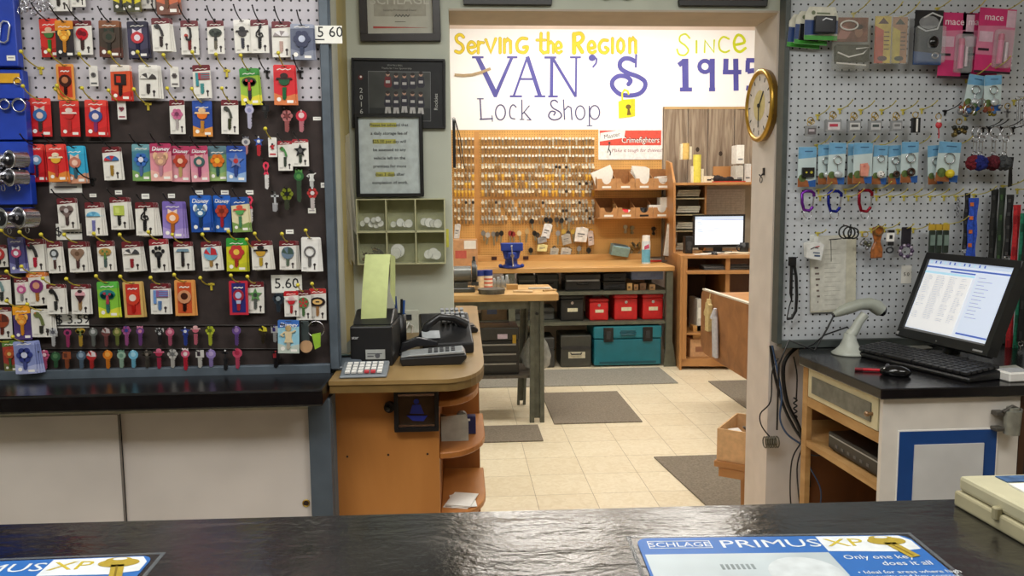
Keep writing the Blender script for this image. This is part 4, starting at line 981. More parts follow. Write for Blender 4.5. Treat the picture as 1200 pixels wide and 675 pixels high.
# 1 card with black device on blue, green foot
def devpack(label,x0,y0,x1,y1,off,rot):
    t,w,h=packet(label,x0,y0,x1,y1,off,rot=rot,group='blue and green device packs')
    m=MB();hw=w/2
    m.prism([(-hw,-h),(hw,-h),(hw,-h*.28),(hw*.8,0),(-hw*.75,0),(-hw,-h*.22)],0,.0015,'xz',0)
    m.prism([(-hw,-h),(hw,-h),(hw,-h*.86),(-hw,-h*.86)],-.0005,0,'xz',1);m.prism([(-hw,-h*.86),(hw,-h*.8),(hw,-h*.4),(-hw,-h*.4)],-.0005,0,'xz',2)
    m.disc(-hw*.5,-h*.18,hw*.12,None,-.0005,0,12,3);m.prism([(-hw*.3,-h*.22),(hw*.5,-h*.22),(hw*.5,-h*.17),(-hw*.3,-h*.17)],-.0005,0,'xz',3)
    m.build('printed_card',[mat((214,212,196),.5),mat((60,150,50),.4),mat((40,66,120),.4),mat((110,120,90),.5)],t)
    m=MB();m.box(-hw*.5,hw*.75,-.022,-.0006,-h*.82,-h*.3);m.build('device',mat((24,26,32),.25),t,bevel=.004,seg=2)
    m=MB();m.stroke([(-hw*.1,-h*.45),(hw*.1,-h*.38),(hw*.5,-h*.42)],.004,-.0232,-.0222);m.build('shine_strip',mat((220,222,226),.3),t)
    return t
a=devpack('black device on blue and green hang card, top left of right board',944,8,983,47,.07,(0,.02,0))
dup(a,a.location+Vector((-.022,.025,-.012)),(0,.06,0),'blue and green device card just behind the front one, top left')
dup(a,a.location+Vector((-.038,.045,-.02)),(0,.09,0),'rearmost blue and green device card at the top left')
hookR('gold hook holding the blue and green device cards',963,12,.14)
# 2 clear bag with brown picture
t,w,h=packet('clear bag with brown picture card and wire loops','' or 976,15,1018,83,.06) if False else packet('clear bag with brown picture card and folded tool',976,15,1018,83,.06)
m=MB();m.box(-w/2,w/2,0,.0015,-h*.5,-h*.08);m.build('picture_card',mat((128,84,66),.5,0,.3,25),t)
m=MB();m.disc(w*.24,-h*.33,w*.11,w*.14,-.0012,0,14,0);m.disc(w*.24,-h*.24,w*.12,w*.07,-.0016,0,12,1);m.prism([(-w*.4,-h*.45),(-w*.1,-h*.45),(w*.05,-h*.3),(-w*.2,-h*.22)],-.0012,0,'xz',2);m.build('portrait_print',[mat((150,110,90),.5),mat((50,36,30),.5),mat((170,120,110),.5)],t)
m=MB();m.box(-w*.45,w*.5,-.02,0,-h*.86,-h*.56);m.build('folded_tool',mat((84,84,72),.3,.3,.2,40),t,bevel=.006,seg=2)
m=MB();m.tube([(-w*.4,-.022,-h*.7),(-w*.1,-.024,-h*.78),(w*.3,-.024,-h*.72),(w*.45,-.022,-h*.62),(w*.1,-.024,-h*.64)],.003,6);m.ring((-w*.05,-.006,-h*.22),w*.24,.003,'y',20,6,0,1,.5);m.tube([(-w*.42,-.02,-h*.88),(w*.4,-.02,-h*.92)],.003,6);m.build('white_loops',whitep,t)
m=MB();m.box(-w/2,w/2,-.026,.003,-h,0);m.build('clear_bag',mat((200,200,190),.1,0,0,1,0,.16),t,bevel=.006)
hookR('gold hook holding the clear bag with brown picture',1000,16,.14)
def longcard(label,x0,y0,x1,y1,c,c2,c3):
    t,w,h=packet(label,x0,y0,x1,y1,.06,group='long narrow hang cards')
    m=MB();hw=w/2
    m.prism([(-hw,-h),(hw,-h),(hw,0),(-hw,0)],0,.0015,'xz',0);m.prism([(-hw,-h),(hw*.1,-h),(hw*.1,-h*.3),(-hw,-h*.2)],-.0005,0,'xz',1)
    m.prism([(-hw*.6,-h*.16),(hw*.7,-h*.16),(0,-h*.03)],-.0009,0,'xz',2);m.disc(0,-h*.9,hw*.6,hw*.3,-.0009,0,14,2)
    for k in range(5):m.prism([(hw*.15,-h*(.35+.09*k)),(hw*.8,-h*(.35+.09*k)),(hw*.8,-h*(.33+.09*k)),(hw*.15,-h*(.33+.09*k))],-.0006,0,'xz',2)
    m.build('printed_card',[mat(c,.4,0,.15,30),mat(c2,.4,0,.15,30),mat(c3,.5)],t)
    m=MB();m.box(-hw-.002,hw+.002,-.014,.002,-h-.004,.002);m.build('clear_sleeve',plastic,t,bevel=.003)
    return t
longcard('tall yellow card with red lettering in clear sleeve',1026,19,1045,74,(206,180,70),(190,80,40),(80,40,30))
longcard('tall tan and yellow card in clear sleeve',1046,20,1064,74,(176,130,90),(200,180,70),(70,70,50))
hookR('gold hook holding the tall yellow card',1037,20,.12);hookR('gold hook holding the tall tan card',1056,20,.12)
# 5 black and silver pack
t,w,h=packet('black and silver blister pack with a glossy black knob',1073,12,1106,76,.06,rot=(0,.01,0))
m=MB();hw=w/2;m.box(-hw,hw,0,.002,-h,0,0);m.prism([(-hw,-h),(hw,-h),(hw,-h*.8),(-hw,-h*.75)],-.0005,0,'xz',1);m.disc(0,-h*.22,hw*.7,h*.12,-.0006,0,16,2)
m.build('printed_card',[mat((30,30,34),.3),mat((50,80,130),.4),mat((150,152,156),.3,.4)],t)
m=MB();m.lathe([(.004,0),(.016,.005),(.022,.02),(.02,.036),(.008,.05),(.001,.056)],(0,0,0),16);
for v in range(len(m.v)):x,y,z=m.v[v];m.v[v]=Vector((x+hw*.1,y*.9-.02,z-h*.78+.01))
m.build('black_knob',mat((16,16,18),.12),t)
m=MB();m.ring((hw*.4,-.014,-h*.84),.012,.0035,'y',18,6,0,1,.8);m.build('silver_ring',chrome,t)
m=MB();m.box(-hw,hw,-.03,.003,-h*.98,-h*.3);m.build('blister',plastic,t,bevel=.008,seg=2)
m=MB();m.stroke([(-hw*.8,-h*.3),(-hw*.2,-h*.38),(hw*.6,-h*.34),(hw*.9,-h*.12),(hw*.2,-h*.05),(-hw*.4,-h*.14)],.005,-.002,-.0008);m.build('silver_swirl',mat((226,228,230),.25,.3),t)
hookR('gold hook holding the black and silver pack',1098,10,.12)
# 6,7 pink spray packs
def spray(label,x0,y0,x1,y1,off,rot,g='pink spray packs'):
    t,w,h=packet(label,x0,y0,x1,y1,off,rot=rot,group=g);hw=w/2
    pk=mat((200,50,110),.35,0,.05,30)
    m=MB();m.prism([(-hw,-h),(hw,-h),(hw,0),(-hw,0)],0,.002,'xz',0)
    m.prism([(-hw,-h*.72),(hw,-h*.72),(hw,-h*.25),(-hw,-h*.28)],-.0005,0,'xz',1);m.prism([(hw*.5,-h*.28),(hw*.98,-h*.28),(hw*.98,-h*.02),(hw*.5,-h*.02)],-.0007,0,'xz',2)
    m.prism([(-hw,-h),(hw,-h),(hw,-h*.965),(-hw,-h*.965)],-.0007,0,'xz',3);m.prism([(-hw*.9,-h*.66),(-hw*.3,-h*.66),(-hw*.3,-h*.62),(-hw*.9,-h*.62)],-.0009,0,'xz',3)
    m.prism([(-hw*.9,-h*.52),(-hw*.15,-h*.52),(-hw*.15,-h*.36),(-hw*.9,-h*.36)],-.0009,0,'xz',2)
    m.build('printed_card',[pk,mat((206,120,150),.4,0,.08,20),mat((214,180,196),.4),mat((40,20,30),.5)],t)
    text('mace',h*.15,mat((240,225,232),.4,0,0),t,(-hw*.2,-.0012,-h*.14),'brand_lettering')
    m=MB();m.cyl((hw*.2,-.013,-h*.86),(hw*.2,-.013,-h*.5),.0105,.0105,14,0);m.cyl((hw*.2,-.013,-h*.5),(hw*.2,-.013,-h*.40),.012,.010,14,1);m.cyl((hw*.55,-.010,-h*.82),(hw*.55,-.010,-h*.52),.006,.006,10,2)
    m.build('spray_can',[mat((214,90,140),.3),mat((190,40,100),.3),mat((220,200,208),.3)],t)
    m=MB();m.box(-hw*.15,hw*.85,-.028,-.001,-h*.92,-h*.33);m.build('blister',plastic,t,bevel=.008,seg=2)
    return t
a=spray('pink spray pack beside the black and silver pack',1104,15,1143,92,.05,(0,.03,0))
b=spray('pink spray pack at far right, top of the board','' or 1149,10,1192,86,.08,(0,.06,0)) if False else spray('pink spray pack at far right, top of the board',1149,10,1192,86,.08,(0,.06,0))
dup(b,b.location+Vector((-.045,.03,-.01)),(0,.0,0),'pink spray pack half hidden between the two front ones')
hookR('gold hook holding the left pink spray pack',1130,18,.12);hookR('gold hook holding the right pink spray pack',1178,12,.12)
# row two: charm tags on gold hooks
for i,(x0,y0,x1,y1,c,c2,lab) in enumerate([(944,148,956,160,(96,90,92),(180,170,176),'grey speckled'),(967,141,985,155,(214,206,208),(190,60,80),'white and red lettered'),(993,142,1008,155,(206,206,204),(90,90,90),'pale grey boxed'),(1018,142,1032,155,(196,196,196),(70,80,80),'silver scribbled'),(1044,142,1056,154,(180,180,182),(120,120,120),'small clear grey')]):
    Y=YR-.06;w=pw(x0,x1,148,Y);h=ph(x0,y0,y1,Y)
    t=thing('boxed_charm','%s boxed charm hanging in the second row of right board'%lab,'charm',aY((x0+x1)/2,y0-9,Y),group='boxed charms under the hang packs')
    m=MB();m.ring((0,0,-.006),.011,.0018,'y',14,5);m.ring((.004,-.004,-.012),.009,.0015,'y',12,5);m.ring((-.003,.003,-.018),.008,.0015,'y',12,5);m.build('ring_bunch',brass,t)
    d_=.027
    m=MB();m.box(-w/2,w/2,-.012,.006,-d_-h,-d_,0);m.box(-w*.4,w*.4,-.0135,-.012,-d_-h*.85,-d_-h*.2,1);m.box(-w*.3,w*.25,-.0145,-.0135,-d_-h*.6,-d_-h*.35,2)
    m.build('clear_box',[mat((150,152,154),.2,0,.1),mat(c,.4),mat(c2,.4)],t,bevel=.0015)
    hookR('gold hook with T plate carrying the %s charm'%lab,(x0+x1)/2+8,y0-13,.10)
def charm(label,px,py,parts,off=.06,hk='gold',hl=.1,cat='charm',name='key_charm'):
    t=thing(name,label,cat,aY(px,py,YR-off))
    m=MB();m.ring((0,0,-.008),.011,.0018,'y',14,5);m.build('split_ring',brass,t)
    for nme,fn,mt in parts:
        m=MB();fn(m);m.build(nme,mt,t)
    hookR('hook carrying the '+label,px+7,py-4,hl,.2,hk);return t
charm('black and white striped bar charm, second row',1073,132,[('bar',lambda m:(m.box(-.014,.014,-.012,.004,-.075,-.02,0),m.box(-.003,.004,-.013,-.012,-.072,-.023,1)),[blackp,whitep])])
charm('red and white charm with black cord, second row',1100,134,[('charm_body',lambda m:(m.sph((0,-.004,-.04),(.013,.008,.013),10,8,0),m.sph((0,-.006,-.026),(.008,.006,.008),10,6,1),m.tube([(.002,0,-.05),(.005,0,-.075),(.004,0,-.09)],.0025,5,0)),[mat((200,60,70),.4),whitep])],hk='black')
charm('dark clustered metal charm near the cord charm',1124,140,[('cluster',lambda m:[m.sph((random.uniform(-.02,.024),random.uniform(-.012,.004),-.03-random.random()*.03),.009,8,6,random.choice([0,1])) for _ in range(12)],[mat((50,52,50),.3,.6),mat((120,104,60),.3,.7)])])
# card bundle with keychains
def beach(label,x0,y0,x1,y1,off,rotz,kind,tiltx=0,grp='blue beach-scene keychain cards'):
    Y=YR-off;w=pw(x0,x1,(y0+y1)/2,Y);h=ph((x0+x1)/2,y0,y1,Y)
    t=thing('keychain_card',label,'keychain card',aY((x0+x1)/2,y0,Y),rot=(0,rotz,tiltx),group=grp)
    hw=w/2;m=MB()
    m.prism([(-hw,-h),(hw,-h),(hw,-h*.04),(hw*.9,0),(-hw*.9,0),(-hw,-h*.04)],0,.0015,'xz',0)
    m.prism([(-hw,-h*.0-.001),(-hw,-h*.3),(hw,-h*.26),(hw,-.001)],-.0004,0,'xz',4)
    m.prism([(-hw,-h),(hw*.3,-h),(hw*.1,-h*.84),(-hw,-h*.78)],-.0006,0,'xz',1);m.prism([(hw*.1,-h),(hw,-h),(hw,-h*.82),(hw*.05,-h*.86)],-.0005,0,'xz',2)
    m.disc(-hw*.5,-h*.78,hw*.42,None,-.0008,0,12,3);m.prism([(-hw*.3,-h*.13),(hw*.6,-h*.13),(hw*.6,-h*.1),(-hw*.3,-h*.1)],-.0008,0,'xz',5)
    m.build('beach_card',[mat((196,212,212),.4,0,.06,15),mat((150,90,50),.4,0,.2,40),mat((40,90,160),.4),mat((90,110,60),.4,0,.3,60),mat((110,166,204),.4),mat((60,100,140),.5)],t)
    m=MB()
    if kind=='black':m.box(-hw*.6,hw*.7,-.012,-.001,-h*.76,-h*.52,0);m.disc(hw*.35,-h*.64,.005,None,-.0135,-.012,10,1);m.disc(-hw*.2,-h*.64,.004,None,-.0135,-.012,10,1);mats=[blackp,mat((200,190,60),.4)]
    elif kind=='pink':m.prism([(-hw*.3,-h*.82),(hw*.45,-h*.82),(hw*.55,-h*.6),(hw*.35,-h*.5),(-hw*.3,-h*.52)],-.012,-.001,'xz',0);m.disc(0,-h*.58,.005,None,-.0135,-.012,10,1);mats=[mat((226,150,130),.4),mat((214,120,110),.4)]
    elif kind=='soccer':
        m.ring((0,-.006,-h*.35),hw*.45,.0018,'y',18,5,2);m.sph((0,-.012,-h*.75),hw*.5,14,10,0)
        for k in range(5):m.sph((math.cos(k*1.256)*hw*.25,-.012-hw*.38,-h*.75+math.sin(k*1.256)*hw*.25),hw*.1,6,5,1)
        mats=[whitep,blackp,chrome]
    elif kind=='clear':m.ring((0,-.006,-h*.42),hw*.45,.002,'y',18,5,0);m.sph((hw*.1,-.01,-h*.76),(hw*.5,.01,hw*.42),14,8,1);m.tube([(0,-.006,-h*.52),(.002,-.008,-h*.68)],.0015,5,0);mats=[chrome,mat((200,206,210),.1,.3)]
    elif kind=='ring':m.ring((0,-.006,-h*.4),hw*.5,.0025,'y',18,5,0);m.ring((hw*.1,-.008,-h*.74),hw*.34,.005,'y',18,6,1);m.tube([(0,-.006,-h*.52),(hw*.1,-.008,-h*.66)],.0015,5,0);mats=[chrome,mat((70,50,40),.3,.4)]
    elif kind=='yellow':m.ring((0,-.006,-h*.42),hw*.45,.002,'y',18,5,0);m.sph((hw*.1,-.012,-h*.8),hw*.38,12,8,1);m.tube([(0,-.006,-h*.52),(hw*.1,-.01,-h*.7)],.0015,5,0);mats=[chrome,mat((224,200,40),.35)]
    m.build('keychain',mats,t);
    return t
beach('beach card with a black chip, leftmost in third row',936,172,957,219,.04,0,'black')
beach('beach card with clear charm, behind its neighbour in third row',959,169,976,216,.035,-.02,'clear')
beach('beach card with clear ball, second cluster of third row',972,167,992,216,.06,.03,'clear')
beach('empty-looking beach card behind the pink charm card',994,168,1010,216,.035,-.02,'ring')
beach('beach card with pink figure charm, third row',1001,167,1023,215,.06,0,'pink')
beach('beach card with a football keychain, third row',1024,170,1041,216,.045,.02,'soccer')
beach('dim beach card left of the brown ring card',1041,170,1056,216,.035,-.04,'ring')
beach('beach card with thick brown ring charm, third row',1057,166,1077,214,.06,0,'ring')
beach('dim beach card behind the yellow ball card',1087,170,1104,216,.035,-.06,'clear')
beach('beach card with yellow ball keychain, rightmost third row',1101,166,1127,213,.06,.07,'yellow')
for i,(x,n) in enumerate([(957,'black chip'),(985,'clear ball'),(1012,'pink figure'),(1033,'football'),(1070,'brown ring'),(1118,'yellow ball')]):hookR('gold hook behind the %s beach card'%n,x,170,.11)
# bag bundle top right
for k,(dx,ry) in enumerate([(0,.16),(18,-.02)]):
    beach('tilted blue keychain card in upper right bundle, %s'%('rear' if k==0 else 'front'),1136+dx,88,1156+dx,130,.07+.03*k,ry,'clear',grp='upper right keychain bundle')
t=thing('keychain_bundle','tangled bundle of brass and coloured keychains, upper right','charm',aY(1146,128,YR-.10))
m=MB()
for k in range(26):m.sph((random.uniform(-.075,.085),random.uniform(-.02,.02),random.uniform(-.02,.012)),random.uniform(.006,.014),8,6,random.choice([0,1,2,3,4]))
m.build('charm_heap',[mat((150,130,40),.3,.6),mat((170,170,170),.2,.6),mat((60,90,50),.4),mat((130,60,40),.4),mat((60,100,150),.4)],t)
m=MB();m.ring((-.045,-.02,-.004),.02,.0025,'y',18,6,0);m.ring((0,-.02,.02),.016,.002,'y',14,5,0);m.build('rings',chrome,t)
hookR('bent gold hook over the upper right keychain bundle',1150,86,.16);hookR('gold hook with yellow wire above the bundle',1132,92,.14)
# chrome rings with coloured pompoms
for i,(x,c,lab) in enumerate([(1143,(110,20,34),'dark red'),(1150,(24,34,110),'navy blue'),(1165,(90,20,34),'maroon'),(1178,(70,72,74),'charcoal')]):
    t=thing('pompom_keyring','chrome keyring with %s fluffy pompom'%lab,'key ring',aY(x,158,YR-.08-.012*(i%2)),group='chrome keyrings with pompoms')
    m=MB();m.ring((.005,0,.01),.02,.0022,'y',18,6);m.ring((0,-.004,-.015),.012,.002,'y',14,5);m.tube([(-.006,0,-.02),(-.007,0,-.065)],.002,5);m.tube([(.006,0,-.02),(.007,0,-.065)],.002,5);m.ring((0,0,-.07),.008,.002,'y',12,5);m.build('chrome_clasp',chrome,t)
    m=MB();R=.030
    for k in range(70):
        a=random.uniform(0,2*PI);z=random.uniform(-1,1);q=math.sqrt(1-z*z);r=R*.72
        m.sph((q*math.cos(a)*r,q*math.sin(a)*r,-.105+z*r),.0095,6,4)
    m.sph((0,0,-.105),R*.85,12,8);m.build('pompom',mat(c,.9,0,.3,200),t)
    hook('dark angled hook carrying the %s pompom keyring'%lab,aY(x+9,150,YR),.11,.2,'black')
t=thing('black_strap','short black strap clip hanging right of the pompoms','strap',aY(1184,184,YR-.05))
m=MB();m.prism([(-.012,0),(.012,0),(.008,-.05),(.012,-.11),(-.004,-.115),(-.004,-.05)],-.004,0);m.build('strap',blackp,t)
t=thing('silver_clips','row of long silver clips at the right edge','clips',aY(1193,118,YR-.08))
for k in range(3):
    m=MB();m.tube([(.012*k,0,0),(.012*k,-.004,-.09)],.003,6);m.ring((.012*k,0,.008),.007,.0015,'y',12,5);m.build('clip',chrome,t)
charm('small silver cross charm, upper right of board',1181,122,[('cross',lambda m:(m.box(-.003,.003,-.002,.002,-.05,-.016),m.box(-.012,.012,-.002,.002,-.032,-.026)),steel)],off=.05)
# carabiners
for (x0,y0,x1,y1,c,lab) in [(940,224,954,247,(110,40,150),'purple'),(971,224,986,248,(30,40,140),'deep blue'),(1007,223,1022,248,(150,24,44),'dark red')]:
    Y=YR-.06;w=pw(x0,x1,235,Y);h=ph(x0,y0,y1,Y)
    t=thing('carabiner','%s carabiner with split ring on the right board'%lab,'carabiner',aY((x0+x1)/2,y0,Y),group='carabiners in a row')
    hw=w/2;mm=mat(c,.25,.7,0)
    m=MB();m.tube([(hw,0,-h*.28),(hw,0,-h*.12),(hw*.5,0,-.0),(-hw*.5,0,0),(-hw,0,-h*.12),(-hw*.95,0,-h*.6),(-hw*.6,0,-h*.95),(hw*.3,0,-h),(hw*.75,0,-h*.85),(hw*.82,0,-h*.78)],.0062,8);m.build('carabiner_body',mm,t)
    m=MB();m.tube([(hw,0,-h*.28),(hw*.82,0,-h*.78)],.003,6);m.build('gate',chrome,t)
    m=MB();m.ring((0,-.002,-h-.012),.016,.0015,'y',18,5);m.build('split_ring',chrome,t)
    hookR('gold hook carrying the %s carabiner'%lab,(x0+x1)/2+12,y0-2,.11)
for i,x in enumerate([961,994,1027,1043,1059,1074,1090,1106,1120]):
    hookR('empty gold hook, %s in the empty hook row of right board'%ORD[i],x,230,.12)
# short things under
t=thing('chain_fob','short black and silver chain strip hanging below hook row','charm',aY(1123,230,YR-.05))
m=MB()
for k in range(7):m.ring((0,0,-.008-.011*k),.006,.0016,'y' if k%2 else 'x',10,5)
m.build('chain',steel,t)
def lanyard(label,x,y0,y1,wpx,c,c2,off=.06,n=1,grp=None):
    Y=YR-off;w=pw(x-wpx/2,x+wpx/2,(y0+y1)/2,Y);h=ph(x,y0,y1,Y)
    t=thing('lanyard',label,'lanyard',aY(x,y0,Y),group=grp)
    m=MB();N=14
    for s in(-1,1):
        L=[(s*w*.25+w*.06*math.sin(i*.9+s),(.004*s),-h*i/N) for i in range(N+1)]
        vs=[];fs=[]
        for (a,b,c3) in L:vs+=[(a-w*.24,b,c3),(a+w*.24,b-.003,c3),(a+w*.24,b-.001,c3),(a-w*.24,b+.002,c3)]
        for i in range(N):
            for q in range(4):fs.append((4*i+q,4*i+(q+1)%4,4*i+4+(q+1)%4,4*i+4+q))
        fs+=[(3,2,1,0),(4*N,4*N+1,4*N+2,4*N+3)]
        m.add(vs,fs,0)
    for i in range(1,N,3):m.box(-w*.42,-w*.08,-.0085,-.0065,-h*(i+.8)/N,-h*i/N,1)
    m.build('woven_strap',[mat(c,.7,0,.2,120),mat(c2,.6)],t)
    m=MB();m.ring((0,-.002,-h-.008),.010,.0018,'y',14,5);m.tube([(0,0,-h-.016),(0,0,-h-.035)],.003,6);m.build('metal_clip',chrome,t)
    return t
lanyard('narrow black lanyard hanging above the monitor',1134,226,292,7,(24,24,28),(60,60,64))
lanyard('bright blue lanyard with orange marks above monitor',1141,232,306,12,(40,80,190),(214,110,50),.07)
for i,(x,y0,y1,w,c,c2,lab) in enumerate([(1166,222,318,9,(22,24,22),(50,50,50),'black'),(1175,220,330,8,(34,48,34),(60,90,50),'dark green'),(1184,228,300,9,(26,26,28),(70,70,70),'charcoal'),(1192,240,410,9,(190,34,40),(150,20,30),'long bright red'),(1199,250,415,7,(30,120,90),(20,80,60),'long teal green'),(1206,230,400,9,(24,26,24),(50,50,50),'black outermost')]):
    lanyard('%s lanyard in the bundle at right edge of board'%lab,x,y0,y1,w,c,c2,.05+.012*i,grp='lanyards bundled at the right edge')
for i,(x,y) in enumerate([(1141,228),(1175,218),(1192,222),(1203,236)]):hookR('gold hook above the lanyards, %s from left'%ORD[i],x,y,.13)
# ---- row five
t=thing('price_booklet','stapled white price list booklet hung on the right board','booklet',aY(976,276,YR-.008),rot=(0,-.03,0))
Y=YR-.008;w=pw(950,1003,320,Y);h=ph(976,276,365,Y)
m=MB();m.box(-w/2,w/2,-.006,0,-h,0);m.build('back_pages',mat((196,192,172),.7),t)
m=MB();m.prism([(-w/2,-h*.985),(w*.26,-h*.96),(w*.28,-.004),(-w/2,-.002)],-.008,-.006);m.build('front_page',mat((204,202,190),.7),t)
m=MB()
for k in range(7):m.box(-w*.42+.002*k,-w*.42+.015+.003*(k%3),-.0088,-.008,-h*(.40+.075*k)-.007,-h*(.40+.075*k),0)
for k in range(13):m.box(-w*.2,w*(.05+.1*(k%2)),-.0086,-.008,-h*(.18+.06*k)-.001,-h*(.18+.06*k),1)
m.build('printed_table',[mat((110,96,90),.6),mat((150,146,136),.6)],t)
m=MB();m.tube([(-.02,-.009,-.015),(.03,-.009,-.013)],.0015,5);m.tube([(-.012,-.009,-.015),(-.010,-.009,-.10)],.001,5);m.build('binding_clip',blackp,t)
for k in range(2):
    t=thing('white_tag_bundle','bundle of white plastic key tags, %s, in front of booklet'%('front' if k else 'rear left'),'tags',aY(954+5*k-3,275+2*k,YR-.035-.02*k),rot=(0,.12*k-.04,0),group='white plastic tag bundles')
    m=MB();m.prism([(-.03,-.085),(.03,-.092),(.036,-.03),(.02,-.022),(-.0,-.022),(-.034,-.03)],-.006,0);m.build('tag_stack',mat((222,222,218),.4),t,bevel=.002)
    m=MB();m.box(-.008,.01,-.004,0,-.024,0);m.build('tag_neck',mat((214,216,212),.4),t,bevel=.002)
    if k:
        m=MB();m.stroke([(-.018,-.05),(-.004,-.042),(.012,-.044)],.003,-.0075,-.006,0);m.stroke([(.0,-.04),(.016,-.036)],.003,-.0075,-.006,1);m.box(-.006,.02,-.0075,-.006,-.064,-.060,2);m.box(.0,.022,-.0075,-.006,-.076,-.070,2);m.build('tag_print',[ink,mat((190,50,50),.4),mat((70,90,120),.4)],t)
hookR('hook carrying the white tag bundles',958,273,.07,.2)
t=thing('cable_coil','coiled dark cable rings hanging beside the booklet','cable coil',aY(994,272,YR-.09))
for k in range(3):
    m=MB();m.ring((-.012+.014*k,-.004*k,-.002*k),.024-.002*k,.003,'y',22,6);m.build('cable_loop',mat((36,38,36),.4,.3),t)
hookR('gold hook carrying the cable coil',1010,272,.12)
charm('silver trinket cluster beside the cable coil',1014,272,[('trinkets',lambda m:[m.sph((random.uniform(-.018,.02),random.uniform(-.01,.004),-.02-random.random()*.045),random.uniform(.005,.009),8,6,random.choice([0,1])) for _ in range(14)],[steel,mat((110,110,90),.3,.6)])],off=.05)
t=thing('amber_pouch','amber orange beaded pouch hanging on gold hook','pouch',aY(1028,266,YR-.06))
m=MB();m.prism([(-.02,0),(.02,0),(.018,-.03),(.012,-.055),(.022,-.085),(.022,-.118),(-.024,-.12),(-.022,-.085),(-.010,-.055),(-.018,-.03)],-.01,.004);m.build('pouch_body',mat((160,92,36),.35,0,.3,80),t,bevel=.004)
m=MB();m.ring((0,-.012,-.014),.017,.004,'y',16,6);m.build('neck_ring',mat((120,84,40),.4),t)
hookR('gold hook carrying the amber pouch',1036,267,.11)
t=thing('carded_clip','black and white clip tag hanging right of amber pouch','tag',aY(1043,269,YR-.06))
m=MB();m.box(-.015,.016,-.006,0,-.045,-.012,0);m.box(-.013,.015,-.008,0,-.012,0,1);m.box(-.013,.014,-.008,0,-.062,-.045,1);m.box(-.006,.008,-.0075,-.006,-.036,-.02,1);m.build('tag_body',[whitep,blackp],t,bevel=.001)
m=MB();m.ring((0,-.004,-.078),.013,.003,'y',14,6,0,1,.8);m.build('clip_loop',mat((50,52,52),.3,.5),t)
hookR('gold hook carrying the black and white clip tag',1052,269,.11)
t=thing('black_keychain','black leather strap keychain with violet beads','keychain',aY(1062,266,YR-.06))
m=MB();m.box(-.02,.02,-.006,0,-.075,0);m.build('leather_strap',mat((30,24,34),.5),t,bevel=.003)
m=MB()
for k in range(10):m.sph((.024*math.cos(k*.63),-.006,-.092+.022*math.sin(k*.63)),.008,8,6,k%2)
m.build('bead_loop',[mat((70,50,80),.3),mat((170,160,176),.2,.5)],t)
hookR('gold hook carrying the black leather keychain',1070,268,.11)
for k in range(3):
    t=thing('tube_pack','dark green tube pack with yellow header, %s of three above the monitor'%['leftmost','middle','rightmost'][k],'packet',aY(1092+8*k,263,YR-.06),group='tube packs with yellow headers')
    m=MB();m.prism([(-.014,-.022),(.016,-.022),(.016,0),(-.012,.002)],-.002,0);m.build('yellow_header',mat((196,160,50),.5),t)
    m=MB();m.prism([(-.012,-.11),(.012,-.11),(.012,-.022),(-.012,-.022)],-.010,0);m.build('green_tube',mat((44,56,48),.3,0,.2),t,bevel=.003)
    m=MB();m.box(-.009,.009,-.013,-.010,-.08,-.04);m.build('pale_label',mat((120,140,130),.5),t)
hookR('gold hook carrying the tube packs',1108,262,.14)
t=thing('wrist_strap','black elastic wrist strap hanging at left of right board','strap',aY(928,301,YR-.03))
m=MB();m.box(-.013,.013,-.014,.004,-.035,0);m.build('buckle',blackp,t,bevel=.002)
m=MB();m.tube([(.008,-.004,-.03),(.018,-.004,-.08),(.022,-.004,-.15),(.020,-.004,-.21),(.004,-.004,-.238),(-.014,-.004,-.24)],.0058,6);m.build('strap_loop',blackp,t)
m=MB();m.tube([(-.002,-.004,-.03),(-.002,-.004,-.14),(.002,-.004,-.165),(-.006,-.004,-.19),(-.014,-.004,-.235)],.003,6,rs=[.006,.006,.003,.0022,.0022]);m.build('cord',blackp,t)
hook('small hook carrying the black wrist strap',aY(928,302,YR),.05,.1,'black')
sticker('white handwritten price card behind monitor',1056,311,1068,332,YR-.0012,'5.0',size=.02,name='price_note',cat='note')
# ================================================================ COMPUTER DESK
FR=aZ(1033,456,ZD);BL=aZ(935,416,ZD);FRR=aZ(1198,453,ZD)
dk=thing('computer_desk','white desk cabinet with black top, blue panel and open side shelves','desk',(0,0,0))
top=[(FR.x,FR.y),(3.0,FR.y-.0),(3.0,YW-.002),(BL.x+.11,YW-.002),(BL.x-.0,BL.y-.01)]
MB().prism(top,ZD-.034,ZD,'xy').build('black_top',mat((20,19,21),.2,0,.2,40,bump=.15),dk,bevel=.004,seg=2)
# carcass follows the same left side line
dxv=Vector((FR.x-BL.x,FR.y-BL.y,0));Ls=dxv.length;ang=math.atan2(dxv.y,dxv.x)   # from back to front
inset=.018
nx=Vector((-dxv.y,dxv.x,0)).normalized()    # points away? make it point to +x
if nx.x<0:nx=-nx
ins=nx*inset
B0=Vector((BL.x,BL.y-.012,0))+ins;F0=Vector((FR.x,FR.y+.018,0))+ins
zt=ZD-.0345
wt=mat((214,208,200),.45,0,.05,10,bump=.1)
rawp=wood((190,150,96),(160,118,66),(6,6,20),.6,.1)
def side(u0,u1,z0,z1,th,mt,name,off=0.0,bev=0):
    """panel lying in the left side plane: u from the front (0) to the back (1)"""
    d=(B0-F0);a=F0+d*u0+nx*off;b=F0+d*u1+nx*off
    P=[(a.x,a.y),(b.x,b.y),(b.x+nx.x*th,b.y+nx.y*th),(a.x+nx.x*th,a.y+nx.y*th)]
    return MB().prism(P,z0,z1,'xy').build(name,mt,dk,bevel=bev)
